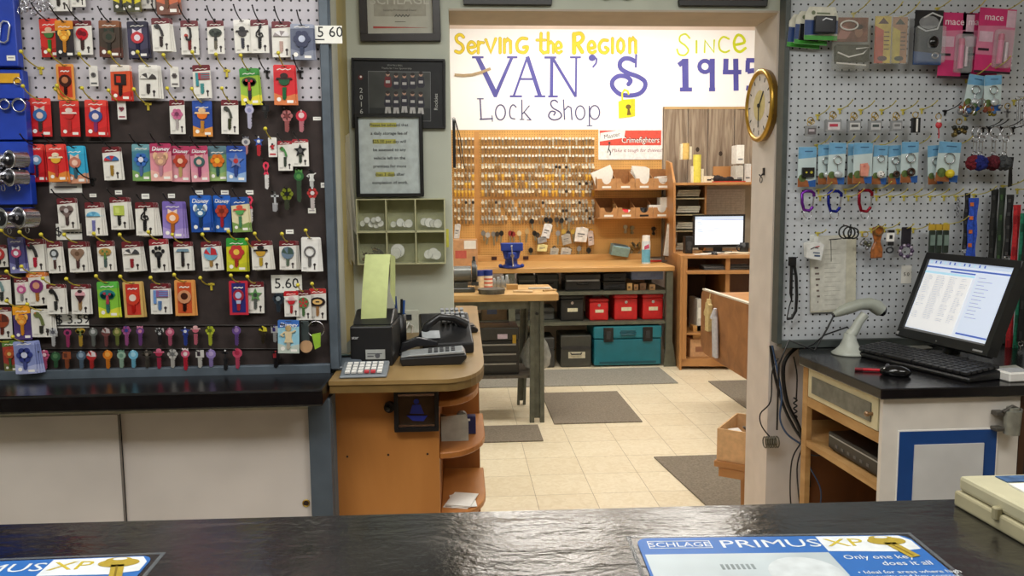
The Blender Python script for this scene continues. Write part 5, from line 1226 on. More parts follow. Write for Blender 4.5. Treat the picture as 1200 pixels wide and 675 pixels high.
# front panel (white) with blue border
yfp=F0.y
fx1=aY(1194,500,yfp).x
MB().box(F0.x,fx1,yfp,yfp+.018,0.04,zt).build('front_panel',wt,dk)
q=lambda px,py:aY(px,py,yfp-.003)
a=q(1054,506);b=q(1168,506);m=MB()
m.box(a.x-.004,b.x+.004,yfp-.004,yfp-.0005,.1,a.z+.004,0);m.box(a.x,b.x,yfp-.005,yfp-.004,.11,a.z,1)
i0=q(1071,521);i1=q(1152,521);m.box(i0.x,i1.x,yfp-.009,yfp-.005,.12,i0.z,2)
m.build('blue_bordered_door',[whitep,mat((20,66,130),.4,0,.05,20),mat((200,200,200),.45,0,.05,8)],dk)
MB().box(fx1+.0,fx1+.5,yfp+.03,yfp+.05,0.04,zt).build('dark_side_panel',mat((40,38,38),.6),dk)
side(0,.03,0.04,zt,.02,wt,'front_post')
side(.93,1,0.04,zt,.02,rawp,'rear_post')
P=[(F0.x+.02,F0.y+.02),(3.0,F0.y+.02),(3.0,YW-.004),(B0.x+.02,YW-.004)]
def shelfR(z0,z1,name,mt):
    a=F0+nx*.001;b=B0+nx*.001
    MB().prism([(a.x,a.y+.019),(a.x+.45,a.y+.019),(a.x+.45,YW-.03),(b.x+.12,YW-.03),(b.x,b.y)],z0,z1,'xy').build(name,mt,dk)
zA=aY(1031,509,yfp).z   # raw shelf under the drawer
zA2=aY(1031,522,yfp).z
shelfR(zA2,zA,'raw_shelf',rawp)
zB=aY(1029,570,yfp).z;shelfR(zB-.022,zB,'raw_shelf',rawp)
MB().box(F0.x+.46,F0.x+.48,yfp+.02,YW-.004,.04,zt).build('inner_divider',wood((90,56,34),(64,40,24),(4,4,2)),dk)
MB().box(B0.x+.12,F0.x+.46,YW-.02,YW-.005,.04,zt).build('back_board',wood((120,74,40),(90,54,28),(4,4,2)),dk)
# metal fronted drawer unit on the side
cream=mat((206,196,160),.5,0,.06,15)
m_=side(.05,.92,zA+.003,zt-.004,.012,cream,'drawer_frame')
side(.12,.86,zA+.022,zt-.03,.004,mat((120,122,116),.35,.5,.15,30),'drawer_metal_face',-.0035)
kp=F0+(B0-F0)*.11
m=MB();k0=Vector((kp.x,kp.y,zA+.05));m.cyl(k0,k0-nx*.014,.006,seg=10);m.sph(k0-nx*.018,.009,10,6);m.build('drawer_knob',mat((150,120,90),.3,.6),dk)
# recorder box on lower shelf
cc_=F0+(B0-F0)*.40+nx*.03
rec=thing('video_recorder','black video recorder box on the raw side shelf of desk','recorder',(cc_.x,cc_.y,zB+.0005),math.atan2((F0-B0).y,(F0-B0).x)+PI/2-PI/2)
# local x along side towards the front, local +y -> into the desk
m=MB();m.box(-.17,.19,.0,.24,0.006,.066);m.build('case',mat((26,26,28),.35),rec,bevel=.003)
m=MB();m.box(-.16,.17,-.002,.0,.052,.056);m.build('silver_trim',mat((170,172,176),.3,.5),rec)
m=MB()
for k in range(6):
    m=MB();m.box(-.12+.04*k,-.105+.04*k,-.0015,0,.02,.03);m.build('button',mat((90,92,96),.4),rec)
m=MB()
for a_,b_ in((-.15,.02),(.17,.02),(-.15,.21),(.17,.21)):m.cyl((a_,b_,0),(a_,b_,.006),.01,seg=8)
m.build('rubber_feet',blackp,rec)
# electrical fitting on right
c=aY(1186,492,yfp-.03)
t=thing('gate_latch','grey metal cylindrical latch on the right of the white desk front','latch',(c.x,yfp-.0005,c.z))
m=MB();m.cyl((0,-.03,-.045),(0,-.03,.03),.022,.026,16);m.cyl((0,-.03,.03),(0,-.03,.04),.018,seg=14);m.build('cylinder',mat((150,150,140),.45,.5,.1),t)
m=MB();m.box(-.05,-.02,-.03,0,-.036,-.024);m.build('bracket',mat((90,86,80),.5,.5),t,bevel=.002);m=MB();m.box(-.05,-.02,-.03,0,.012,.026);m.tube([(-.03,-.03,.026),(-.005,-.035,.045),(.025,-.03,.03)],.006,6);m.build('bracket',mat((90,86,80),.5,.5),t,bevel=.002)
# ---------------------------------------------------------------- things on the desk
def deskp(px,py,dz=0):return aZ(px,py,ZD+dz)
# barcode scanner on stand
sp_=deskp(995,415);t=thing('barcode_scanner','light grey handheld barcode scanner resting on its curved stand','scanner',sp_,0)
g=mat((178,182,172),.4,0,.04)
m=MB();s_=sp_.y/930.0
U=lambda px,py:((px-995)*s_*1.0,0,(415-py)*s_*1.0)
m.lathe([(.062,0),(.064,.006),(.050,.016),(.034,.034),(.025,.055),(.020,.08)],(0,0,0),24)
m.tube([(0,0,.07),U(1001,385),U(1006,375),U(1013,366)],.02,14,0,rs=[.0215,.018,.016,.017]);m.build('curved_stand',g,t)
m=MB();m.tube([U(974,366),U(982,362),U(993,358),U(1006,354),U(1018,353),U(1027,357),U(1033,362)],.02,14,0,rs=[.010,.018,.021,.021,.023,.027,.024]);m.build('scanner_body',mat((160,164,152),.4,0,.04),t)
m=MB();m.tube([U(1031,361),U(1037,363)],.02,12,0,rs=[.021,.019]);m.tube([U(973,367),U(976,365)],.009,8);m.build('scan_window',mat((24,24,26),.15),t)
m=MB();w0=Vector(U(974,367));e=aY(913,412,YR-.15)-sp_
m.tube([w0,w0+Vector((-.03,-.01,-.05)),w0+Vector((-.07,-.0,-.13)),e+Vector((.02,-.04,.05)),e+Vector((0,0,-.05)),e+Vector((.0,0,-.3))],.0035,6);m.build('cable',blackp,t)
m=MB();m.tube([(.02,.06,.02),(.06,.08,.055),(.03,.08,.09),(-.06,.08,.06),(-.11,.06,.03),(-.16,.03,.02)],.003,6);
m.build('loose_cable',blackp,t)
# keyboard
ka=deskp(1012,411);kb=deskp(1150,443)
kd=(kb-ka);kl=kd.length;an=math.atan2(kd.y,kd.x)
mid=(deskp(1003,420)+deskp(1162,438))*.5
t=thing('keyboard','black computer keyboard lying slanted across the black desk top','keyboard',(mid.x,mid.y,ZD+.0005),an)
kw=kl*1.02;kdp=.155
m=MB();m.prism([(-kdp/2,0),(kdp/2,0),(kdp/2,.03),(-kdp/2,.014)],-kw/2,kw/2,'yz');m.build('case',mat((22,22,24),.4),t,bevel=.004)
m=MB();R=Matrix.Rotation(math.atan(.016/kdp),4,'X')
for r_i in range(6):
    n=18
    for k in range(n):
        if r_i==0 and 4<k<10:continue
        x=-kw/2+.014+(kw-.028)*(k+.5)/n;y=-kdp/2+.018+.024*r_i
        m.cb((x,y,.017+(y+kdp/2)*.103+.006),((kw-.028)/n*.84,.019,.010),0,R)
    if r_i==0:m.cb((-.04,-kdp/2+.018,.0248),(.12,.019,.010),0,R)
m.build('keycaps',mat((34,34,36),.45),t,bevel=.0012)
mp=deskp(1051,441);t=thing('mouse','glossy black computer mouse at the front edge of desk','mouse',(mp.x,mp.y+.01,ZD+.0005),-.6)
m=MB();m.sph((0,0,.012),(.048,.028,.022),20,12);m.v=[Vector((v.x,v.y,max(v.z,0))) for v in m.v];m.build('shell',mat((18,18,20),.12),t)
m=MB();m.cyl((-.024,-.004,.030),(-.024,.004,.030),.007,seg=12);m.build('wheel',mat((90,90,95),.3),t)
rp=deskp(1030,436);t=thing('red_pen','small red marker lying beside the mouse','pen',(rp.x,rp.y,ZD+.006),-.35)
m=MB();m.cyl((-.05,0,0),(.03,0,0),.0055,seg=10);m.cyl((.03,0,0),(.045,0,0),.0055,.002,10);m.build('barrel',mat((190,20,40),.35),t)
m=MB();m.cyl((-.075,0,0),(-.05,0,0),.0058,seg=10);m.build('cap',mat((120,16,30),.35),t)
# monitor
t=thing('monitor','black flat computer monitor showing a list, on the right desk','monitor',(1.77,2.76,ZD+.0005))
mc=Vector((1.53024*1.135,2.35602*1.135,1.53+(1.21633-1.53)*1.135))-t.location
RM=Matrix.Rotation(-1.37914,4,'Z')@Matrix.Rotation(-.36983,4,'X')@Matrix.Rotation(.01354,4,'Y')
T0=Matrix.Translation(mc)@RM
w,h=.42,.336;bz=.025
m=MB();m.T=T0
for a in((-w/2,w/2,h/2-bz,h/2),(-w/2,w/2,-h/2,-h/2+bz*1.3),(-w/2,-w/2+bz,-h/2+bz*1.3,h/2-bz),(w/2-bz,w/2,-h/2+bz*1.3,h/2-bz)):m.box(a[0],a[1],0,.03,a[2],a[3])
m.box(-w/2+.004,w/2-.004,.0301,.05,-h/2+.01,h/2-.01);m.build('bezel',mat((26,27,28),.4),t,bevel=.0025)
sw=w-2*bz-.002;x0=-sw/2;z0=-h/2+bz*1.3+.001;z1=h/2-bz-.001
scr=lambda c,e=1.0:mat(c,.4,0,0,1,e)
m=MB();m.T=T0
m.box(x0,-x0,.006,.02,z0,z1,0)
m.box(x0,-x0,.0052,.006,z1-.016,z1,1);m.box(x0,-x0,.005,.0058,z1-.030,z1-.024,2)
m.box(x0,x0+sw*.62,.005,.006,z1-.052,z1-.044,3);m.box(x0+sw*.32,x0+sw*.62,.0046,.005,z1-.041,z1-.036,2)
m.box(x0+.005,x0+sw*.60,.0052,.006,z0+.012,z1-.053,4);m.box(x0+sw*.64,-x0-.002,.0052,.006,z0+.02,z1-.034,5)
m.box(x0,-x0,.005,.006,z0,z0+.008,6);m.box(x0+sw*.64,-x0-.003,.0048,.0052,z0+.02,z0+.026,2)
for k in range(26):
    zz=z1-.060-.0065*k
    for (a_,b_) in((.03,.13),(.17,.30),(.34,.44),(.48,.57)):
        if random.random()<.85:m.box(x0+sw*a_,x0+sw*(b_-random.random()*.04),.0048,.0052,zz-.0014,zz,7)
for k in range(12):m.box(x0+sw*.67,x0+sw*(.74+.1*random.random()),.0048,.0052,z1-.05-.013*k,z1-.048-.013*k,7)
for k in range(12):m.box(x0+.01+.022*k,x0+.016+.022*k,.0048,.0052,z1-.013,z1-.004,2 if k%3 else 3)
m.build('screen',[scr((206,214,226),.55),scr((190,204,226),.5),scr((70,96,170),.6),scr((160,196,214),.7),scr((222,222,222),.55),scr((200,210,228),.55),scr((90,90,90),.5),scr((150,156,170),.55)],t)
m=MB();m.T=T0;m.box(-w/2+.004,-w/2+.016,-.001,0,-h/2+.006,-h/2+.018,0);m.box(w/2-.06,w/2-.02,-.001,0,-h/2+.010,-h/2+.016,0);m.box(-.012,-.008,-.001,0,-h/2+.012,-h/2+.015,0);m.build('maker_badge',mat((150,150,150),.4),t)
m=MB();bp_=T0@Vector((0,.05,-.05))
m.prism([(-.07,-.03),(.03,-.09),(.09,.02),(-.01,.08)],0,.012,'xy');m.build('stand_base',mat((24,24,26),.3),t,bevel=.003)
m=MB();m.tube([(.02,.0,.01),(.03,-.01,.07),bp_],.02,8,0,rs=[.03,.024,.022]);m.build('stand_neck',mat((24,24,26),.35),t)
# papers etc on the desk
def deskslip(label,pts,c,name='paper_slip',th=.001,dz=0):
    P=[aZ(x,y,ZD+dz) for x,y in pts];o=Vector((sum(p.x for p in P)/len(P),sum(p.y for p in P)/len(P),ZD+dz+.0005))
    t=thing(name,label,'paper',o);MB().prism([(p.x-o.x,p.y-o.y) for p in P],0,th,'xy').build('sheet',mat(c,.6),t);
    return t
deskslip('white paper slip on desk right of the monitor',[(1168,430),(1190,428),(1200,433),(1182,438)],(206,206,196))
deskslip('grey white envelope on the desk behind the keyboard',[(1040,402),(1075,400),(1093,408),(1060,412)],(196,196,190))
deskslip('small white receipt by the monitor stand foot',[(1080,412),(1092,411),(1096,416),(1084,418)],(210,208,200))
t=thing('card_terminal','small white card box at the right end of desk','box',deskp(1192,448)+Vector((0,.03,0)),.1)
m=MB();m.box(-.03,.06,-.03,.04,0,.03);m.build('case',whitep,t,bevel=.004)
m=MB();m.box(-.02,.05,-.02,.03,.0305,.033);m.build('lid',mat((190,192,196),.4),t)
t=thing('wire_clip','bent silver wire clip lying near the right desk edge','clip',deskp(1165,443)+Vector((0,0,.003)),.3)
m=MB();m.tube([(-.03,0,0),(-.01,.02,0),(.03,.022,0),(.035,0,0),(.0,-.012,0)],.0022,6);m.build('wire',chrome,t)
# ---------------------------------------------------------------- cable bundle left of the desk
t=thing('cable_bundle','tangle of black, blue and grey cables running down beside the desk','cables',(aY(915,480,YW-.05).x,YW-.05,0))
o=t.location
def cabl(pts,r,c):
    m=MB();L=[]
    P=[aY(x,y,YW-.02-d)-o for (x,y,d) in pts]
    # smooth
    for i in range(len(P)-1):
        p0=P[max(i-1,0)];p1=P[i];p2=P[i+1];p3=P[min(i+2,len(P)-1)]
        for k in range(5):
            u=k/5;L.append(.5*((2*p1)+(-p0+p2)*u+(2*p0-5*p1+4*p2-p3)*u*u+(-p0+3*p1-3*p2+p3)*u**3))
    L.append(P[-1]);m.tube(L,r,7);m.build('cable',mat(c,.4),t)
cabl([(903,405,.01),(908,440,.02),(918,475,.03),(930,500,.03),(942,520,.03),(948,550,.02),(944,610,.02)],.006,(20,20,22))
cabl([(905,405,.02),(912,440,.03),(916,465,.04),(914,490,.03),(922,508,.03),(938,520,.03)],.004,(60,84,120))
cabl([(950,400,.02),(930,410,.03),(918,430,.03),(922,470,.04),(936,500,.05),(945,530,.04),(948,570,.03)],.008,(18,18,20))
cabl([(912,420,.02),(905,435,.03),(903,470,.03),(891,485,.02),(893,500,.02),(905,515,.02)],.0028,(24,24,26))
cabl([(930,418,.05),(934,440,.05),(933,470,.05)],.003,(20,20,22))
L_=[]
for k in range(9):L_+= [(930+4*(k%2),466+3.2*k,.045)]
cabl(L_,.003,(24,24,26))
cabl([(938,520,.04),(928,540,.04),(926,580,.03),(930,615,.02)],.003,(28,28,30))
cabl([(940,525,.05),(934,550,.05),(938,600,.03)],.003,(28,28,30))
cabl([(944,525,.05),(948,545,.05),(962,575,.05),(958,610,.03)],.003,(60,84,120))
cabl([(938,518,.05),(950,514,.08),(965,518,.09),(978,520,.09)],.005,(90,94,96))
cabl([(940,530,.05),(958,534,.09),(975,528,.10),(990,524,.10)],.003,(20,20,22))
m=MB();c=aY(905,518,YW-.04)-o
for k in range(6):m.ring((c.x-.0+.010*(k-3),c.y,c.z),.022,.003,'x',12,5,0)
m.build('coiled_cord',mat((90,84,66),.4),t)
# ================================================================ FRONT COUNTER (camera side)
A0=aZ(0,613,ZC);A1=aZ(870,590,ZC);A2=aZ(1115,585,ZC)
sl=(A1.y-A0.y)/(A1.x-A0.x)
def leather():
    m,nt,b=newmat('black_counter_laminate')
    tc=nt.nodes.new('ShaderNodeTexCoord')
    mp=nt.nodes.new('ShaderNodeMapping');mp.inputs['Rotation'].default_value=(0,0,.7);mp.inputs['Scale'].default_value=(1,2.6,1)
    nt.links.new(tc.outputs['Object'],mp.inputs['Vector'])
    n=nt.nodes.new('ShaderNodeTexNoise');n.inputs['Scale'].default_value=5.5;n.inputs['Detail'].default_value=5;n.inputs['Distortion'].default_value=.5
    n2=nt.nodes.new('ShaderNodeTexNoise');n2.inputs['Scale'].default_value=5;n2.inputs['Detail'].default_value=6
    n3=nt.nodes.new('ShaderNodeTexNoise');n3.inputs['Scale'].default_value=90;n3.inputs['Detail'].default_value=3
    nt.links.new(mp.outputs['Vector'],n.inputs['Vector'])
    for x in(n2,n3):nt.links.new(tc.outputs['Object'],x.inputs['Vector'])
    sn=nt.nodes.new('ShaderNodeMath');sn.operation='SNAP';sn.inputs[1].default_value=.045;nt.links.new(n.outputs['Fac'],sn.inputs[0])
    ml=nt.nodes.new('ShaderNodeMath');ml.operation='MULTIPLY_ADD';ml.inputs[1].default_value=.06;nt.links.new(n3.outputs['Fac'],ml.inputs[0]);nt.links.new(sn.outputs[0],ml.inputs[2])
    m2=nt.nodes.new('ShaderNodeMath');m2.operation='MULTIPLY_ADD';m2.inputs[1].default_value=.35;nt.links.new(n.outputs['Fac'],m2.inputs[0]);nt.links.new(ml.outputs[0],m2.inputs[2])
    bp=nt.nodes.new('ShaderNodeBump');bp.inputs['Strength'].default_value=.75;bp.inputs['Distance'].default_value=.011
    nt.links.new(m2.outputs[0],bp.inputs['Height']);nt.links.new(bp.outputs['Normal'],b.inputs['Normal'])
    b.inputs['Coat Weight'].default_value=.4;b.inputs['Coat Roughness'].default_value=.14;nt.links.new(bp.outputs['Normal'],b.inputs['Coat Normal'])
    r=ramp(nt,(18,17,18),(30,28,29),.35,.7);nt.links.new(n2.outputs['Fac'],r.inputs['Fac']);nt.links.new(r.outputs['Color'],b.inputs['Base Color'])
    r2=nt.nodes.new('ShaderNodeMapRange');r2.inputs[1].default_value=.3;r2.inputs[2].default_value=.7;r2.inputs[3].default_value=.12;r2.inputs[4].default_value=.26
    nt.links.new(n2.outputs['Fac'],r2.inputs[0]);nt.links.new(r2.outputs[0],b.inputs['Roughness'])
    b.inputs['Specular IOR Level'].default_value=1.0
    return m
lc=leather()
fc=thing('sales_counter','long black textured sales counter across the foreground','counter',(0,A0.y,0))
yA=A0.y+sl*(-1.9-A0.x);yB=A0.y+sl*(2.4-A0.x)
m=MB();m.prism([(-1.9,yA-fc.location.y),(2.4,yB-fc.location.y),(2.4,.35-fc.location.y),(-1.9,.35-fc.location.y)],ZC-.04,ZC,'xy');m.build('counter_top',lc,fc,bevel=.006,seg=2)
m=MB();m.prism([(-1.88,yA-fc.location.y-.03),(2.38,yB-fc.location.y-.03),(2.38,.45-fc.location.y),(-1.88,.45-fc.location.y)],0,ZC-.0405,'xy');m.build('counter_body',wood((120,84,56),(96,64,40),(3,3,1)),fc)
def counter_mat(name,label,P0,P1,D):
    W=(P1-P0).length;an=math.atan2((P1-P0).y,(P1-P0).x)
    t=thing(name,label,'counter mat',(P0.x,P0.y,ZC+.0004),an,group='printed counter mats')
    b1=mat((44,100,170),.35,0,.03);gr=mat((176,186,190),.35,0,.1,8);wh=mat((214,218,220),.35);cl=mat((150,160,168),.08,0,0,1,0,.18)
    r=.018
    def rr(x0,y0,x1,y1,r):
        P=[]
        for cx,cy,a0 in((x1-r,y1-r,0),(x0+r,y1-r,90),(x0+r,y0+r,180),(x1-r,y0+r,270)):
            for k in range(5):
                a=math.radians(a0+22.5*k);P.append((cx+r*math.cos(a),cy+r*math.sin(a)))
        return P
    m=MB();m.prism(rr(0,-D,W,0,r),0,.0012,'xy',0);m.build('mat_base',b1,t)
    bd=.056   # band height
    m=MB();z=.0016
    m.prism([(.004,-D+.01),(W*.655,-D+.01),(W*.655,-bd),(.004,-bd)],.0012,z,'xy',0)
    m.prism([(W*.66,-.003),(W-.014,-.003),(W-.003,-.02),(W-.003,-bd+.008),(W*.9,-bd-.000),(W*.66,-bd+.004)],.0012,z,'xy',1)
    m.build('pale_panels',[gr,wh],t)
    m=MB();z0,z1=.0016,.0019
    m.stroke([(W*.26+.0,-.082),(W*.30,-.076),(W*.36,-.09),(W*.44,-.07),(W*.5,-.1),(W*.5,-D+.03)],.03,z0,z1,'' or 0,'xy') if False else None
    for k in range(7):m.box(W*.25+.007*k,W*.25+.004+.007*k,-.105,-.09,z0,z1,0)
    m.disc(W*.52,-.12,.05,.05,z0,z1,24,1,'xy')
    m.build('photo_print',[mat((120,130,132),.4),mat((196,202,204),.35)],t)
    T=dict(rot=(0,0,0),ex=.0001)
    m=MB();x0,x1=W*.035,W*.262;
    for a in((x0,x1,-.037,-.0355),(x0,x1,-.0135,-.012),(x0,x0+.0015,-.0355,-.0135),(x1-.0015,x1,-.0355,-.0135)):m.box(*a,.0013,.0018)
    m.build('logo_box',wh,t)
    text('SCHLAGE',.0215,wh,t,((x0+x1)/2,-.0252,.0016),'logo_lettering',font_sx=.98,**T)
    text('PRIMUS',.036,wh,t,(W*.475,-.026,.0016),'product_lettering',font_sx=1.25,**T)
    text('XP',.036,mat((190,170,50),.4),t,(W*.745,-.026,.0019),'product_lettering',font_sx=1.3,**T)
    text('Only one key',.018,wh,t,(W*.69,-.073,.0016),'slogan_lettering',align='LEFT',**T)
    text('does it all',.018,wh,t,(W*.80,-.093,.0016),'slogan_lettering',align='LEFT',**T)
    text('\u2022 Ideal for areas where high\n  security and key control',.0125,wh,t,(W*.69,-.125,.0016),'slogan_lettering',align='LEFT',**T)
    # printed gold key
    m=MB();kx,ky=W*.90,-.022
    m.disc(kx,ky,.028,.013,.0020,.0024,20,0,'xy');m.disc(kx-.004,ky+.010,.018,.008,.0020,.0023,16,0,'xy')
    m.prism([(kx-.008,ky-.006),(kx+.010,ky-.006),(kx+.024,ky-.05),(kx+.008,ky-.055)],.0020,.0024,'xy',0)
    m.disc(kx-.003,ky+.012,.010,.004,.0024,.0026,14,1,'xy');m.prism([(kx+.0,ky-.01),(kx+.003,ky-.01),(kx+.016,ky-.05),(kx+.013,ky-.05)],.0024,.0026,'xy',2)
    m.build('gold_key_print',[mat((190,164,60),.35,.3),wh,mat((140,116,36),.35,.3)],t)
    return t,W
P0=aZ(745,632,ZC);P1=aZ(1062,628,ZC)
counter_mat('counter_mat','blue and white locksmith counter mat with gold key, right front',P0,P1,.27)
L1=aZ(181,652,ZC);W=(P1-P0).length;dr_=Vector((1,-.0,0));dd=(aZ(181,652,ZC)-aZ(0,659,ZC)).normalized()
counter_mat('counter_mat','blue and white counter mat with gold key, cut off at left',L1-dd*W,L1,.27)
for o_,lab in((P0,'clear plastic sheet edge around the right counter mat'),(L1-dd*W,'clear plastic sheet edge around the left counter mat')):
    t=thing('plastic_sheet',lab,'plastic sheet',(o_.x-.012,o_.y+.012,ZC+.0002),math.atan2((P1-P0).y,(P1-P0).x) if o_ is P0 else math.atan2(dd.y,dd.x),group=None)
    m=MB();c=mat((120,124,128),.12,0,.1,30,0,.35);m.box(0,W+.024,-.006,0,0,.0002);m.box(0,.006,-.3,-.006,0,.0002);m.box(W+.018,W+.024,-.3,-.006,0,.0002);m.build('sheet_edge',c,t)
# beige desktop device on the right
B1=aZ(1117,592,ZC);B2=aZ(1200,640,ZC)
ad=math.atan2((B1-B2).y,(B1-B2).x)  # direction from near to far
hb=.052
far=(B1-B2).normalized()
t=thing('card_imprinter','worn beige counter machine with blue label and white paper top','machine',(B1.x,B1.y,ZC+.0005),0)
# local frame: u along the visible side (towards camera), v across to the right along the back
u=-far;v=Vector((-u.y,u.x,0))
if v.x<0:v=-v
bb=aZ(1200,557,ZC+hb)-aZ(1123,559,ZC+hb);v=bb.normalized()
def Q(a,b):p=u*a+v*b;return (p.x,p.y)
Lu,Lv=.26,.30
bg=mat((176,168,136),.5,0,.12,12)
m=MB();m.prism([Q(0,0),Q(Lu,0),Q(Lu,Lv),Q(0,Lv)],0,hb*.5,'xy');m.build('lower_case',bg,t,bevel=.004,seg=2)
m=MB();m.prism([Q(.004,.004),Q(Lu,.004),Q(Lu,Lv),Q(.004,Lv)],hb*.5+.001,hb,'xy');m.build('upper_case',mat((186,180,150),.5,0,.1,12),t,bevel=.006,seg=2)
m=MB();m.prism([Q(.018,.055),Q(.045,.055),Q(.045,Lv-.02),Q(.018,Lv-.02)],hb+.0003,hb+.002,'xy');m.build('blue_label',mat((60,90,130),.5,0,.3,60),t)
m=MB();m.prism([Q(.055,.05),Q(Lu-.02,.04),Q(Lu-.02,Lv-.01),Q(.055,Lv-.01)],hb+.0003,hb+.003,'xy');m.build('paper_top',mat((222,222,218),.6),t)
m=MB();p=u*.10;m.cb((p.x,p.y,hb*.5),(.012,.012,.02),0,Matrix.Rotation(math.atan2(u.y,u.x),4,'Z'));m.build('latch',mat((160,152,120),.5),t,bevel=.002)
for k in range(2):text(['IMPRINTER','PLACE CARD HERE'][k],.008,mat((150,170,190),.5,0,0),t,(*Q(.026+.009*k,.13),hb+.0022),'label_lettering',rot=(0,0,math.atan2(v.y,v.x))) if False else None
# ================================================================ BACK WORKSHOP
YP=YB-.02
bz0=aY(640,303,YP).z
# pegboard
pegm=pegmat((222,168,94),(140,94,44),.0254,.0254,.0042,.0,.0,.6)
a=aY(520,152,YP);b=aY(776,152,YP)
pb=MB();pb.box(-.35,b.x,YP-.006,YP+.019,.96,a.z)
o=pb.build('wall_pegboard',pegm);tag(o,'orange brown workshop pegboard covering the back wall above the bench','pegboard')
m=MB();m.box(0,.03,0,.012,0,1.2)
sx=aY(558.5,200,YP).x
o=MB().box(sx-.02,sx+.028,YP-.012,YP-.0065,1.02,a.z-.02).build('pegboard_batten',wood((206,150,84),(184,126,62),(6,6,2)));tag(o,'narrow vertical wood strip dividing the back key pegboard','batten')
zb=aY(640,232,YP).z
o=MB().box(sx+.03,aY(697,232,YP).x,YP-.011,YP-.0065,zb-.02,zb+.02).build('pegboard_batten',wood((206,150,84),(184,126,62),(6,6,2)));tag(o,'horizontal wood strip between the key rows on the back pegboard','batten')
# barn boards
def barn():
    m,nt,b=newmat('weathered_planks')
    tc=nt.nodes.new('ShaderNodeTexCoord');sp=nt.nodes.new('ShaderNodeMapping');sp.inputs['Scale'].default_value=(16,9,1.3)
    n=nt.nodes.new('ShaderNodeTexNoise');n.inputs['Scale'].default_value=2.0;n.inputs['Detail'].default_value=9;n.inputs['Distortion'].default_value=.5
    nt.links.new(tc.outputs['Object'],sp.inputs['Vector']);nt.links.new(sp.outputs['Vector'],n.inputs['Vector'])
    r=ramp(nt,(118,100,84),(170,154,134),.34,.66);e=r.color_ramp.elements.new(.5);e.color=lin((146,128,110))
    nt.links.new(n.outputs['Fac'],r.inputs['Fac']);nt.links.new(r.outputs['Color'],b.inputs['Base Color'])
    bp=nt.nodes.new('ShaderNodeBump');bp.inputs['Strength'].default_value=.5;bp.inputs['Distance'].default_value=.01
    nt.links.new(n.outputs['Fac'],bp.inputs['Height']);nt.links.new(bp.outputs['Normal'],b.inputs['Normal']);b.inputs['Roughness'].default_value=.85
    return m
bmm=barn()
bp_=thing('plank_panel','weathered grey barn board panel on the back wall beneath the year','wood panel',(aY(777,200,YP).x+.004,YB-.0005,0))
bx=bp_.location.x;zt_=aY(800,128,YP).z
edges=[777,806,829,860,900,950]
for i in range(5):
    x0=aY(edges[i],200,YP).x-bx;x1=aY(edges[i+1],200,YP).x-bx-.012
    mm=MB();dz=random.uniform(0,.004);mm.box(x0,x1,-.022-dz,-.001,.9,zt_);
    if i in(1,2,3):
        mm.disc((x0+x1)/2,zt_-.2-.35*random.random(),.02,.026,-.0235-dz,-.022-dz,14,1)
    mm.build('plank',[bmm,mat((60,44,32),.8)],bp_,bevel=.002)
MB().box(.0,aY(950,200,YP).x-bx,-.03,-.001,zt_+.0005,zt_+.022).build('top_rail',wood((214,180,130),(196,156,104)),bp_)
# ---------------------------------------------------------------- big painted sign
YS=YB-.0305
st=aY(600,34,YS).z;sb=aY(600,152,YS).z;sb2=aY(860,128,YS).z
sg=thing('shop_sign','large white painted sign with yellow and violet lettering over the workshop','sign',(0,YB-.0005,0))
xl_=-.75;xr__=aY(925,60,YS).x;xm_=aY(776.5,130,YS).x
wsg=mat((250,248,250),.6,0,.0)
m=MB();m.box(xl_,xr__,-.029,0,max(sb2,zt_+.025),st);m.box(xl_,xm_,-.029,0,sb,max(sb2,zt_+.025)-.0001);m.build('sign_board',wsg,sg)
PX=lambda x,y:(lambda p:(p.x,p.z))(aY(x,y,YS))
CA=lambda pts:[PX(520+x/5.19,20+y/5.19) for x,y in pts]
CB=lambda pts:[PX(700+x/4.218,20+y/4.218) for x,y in pts]
kA=(PX(700,60)[0]-PX(600,60)[0])/100/5.19;kB=kA*5.19/4.218
vio=mat((82,80,165),.5,0,.06,10);yl=mat((232,206,14),.5,0,.04,10);ylo=mat((176,150,30),.5);lem=mat((206,216,20),.5,0,.03,10);dv=mat((76,76,124),.5)
def ell(cx,cy,rx,ry,n=18):return [(cx+rx*math.cos(2*PI*i/n),cy+ry*math.sin(2*PI*i/n)) for i in range(n)]
Y0_,Y1_=-.031,-.0292
def smooth2(P):
    if len(P)<5:return P
    L=[];n=len(P);V=[Vector(p) for p in P]
    for i in range(n-1):
        p0=V[max(i-1,0)];p1=V[i];p2=V[i+1];p3=V[min(i+2,n-1)]
        for q in range(4):
            u=q/4;w=.5*((2*p1)+(-p0+p2)*u+(2*p0-5*p1+4*p2-p3)*u*u+(-p0+3*p1-3*p2+p3)*u**3);L.append((w.x,w.y))
    L.append(P[-1]);return L
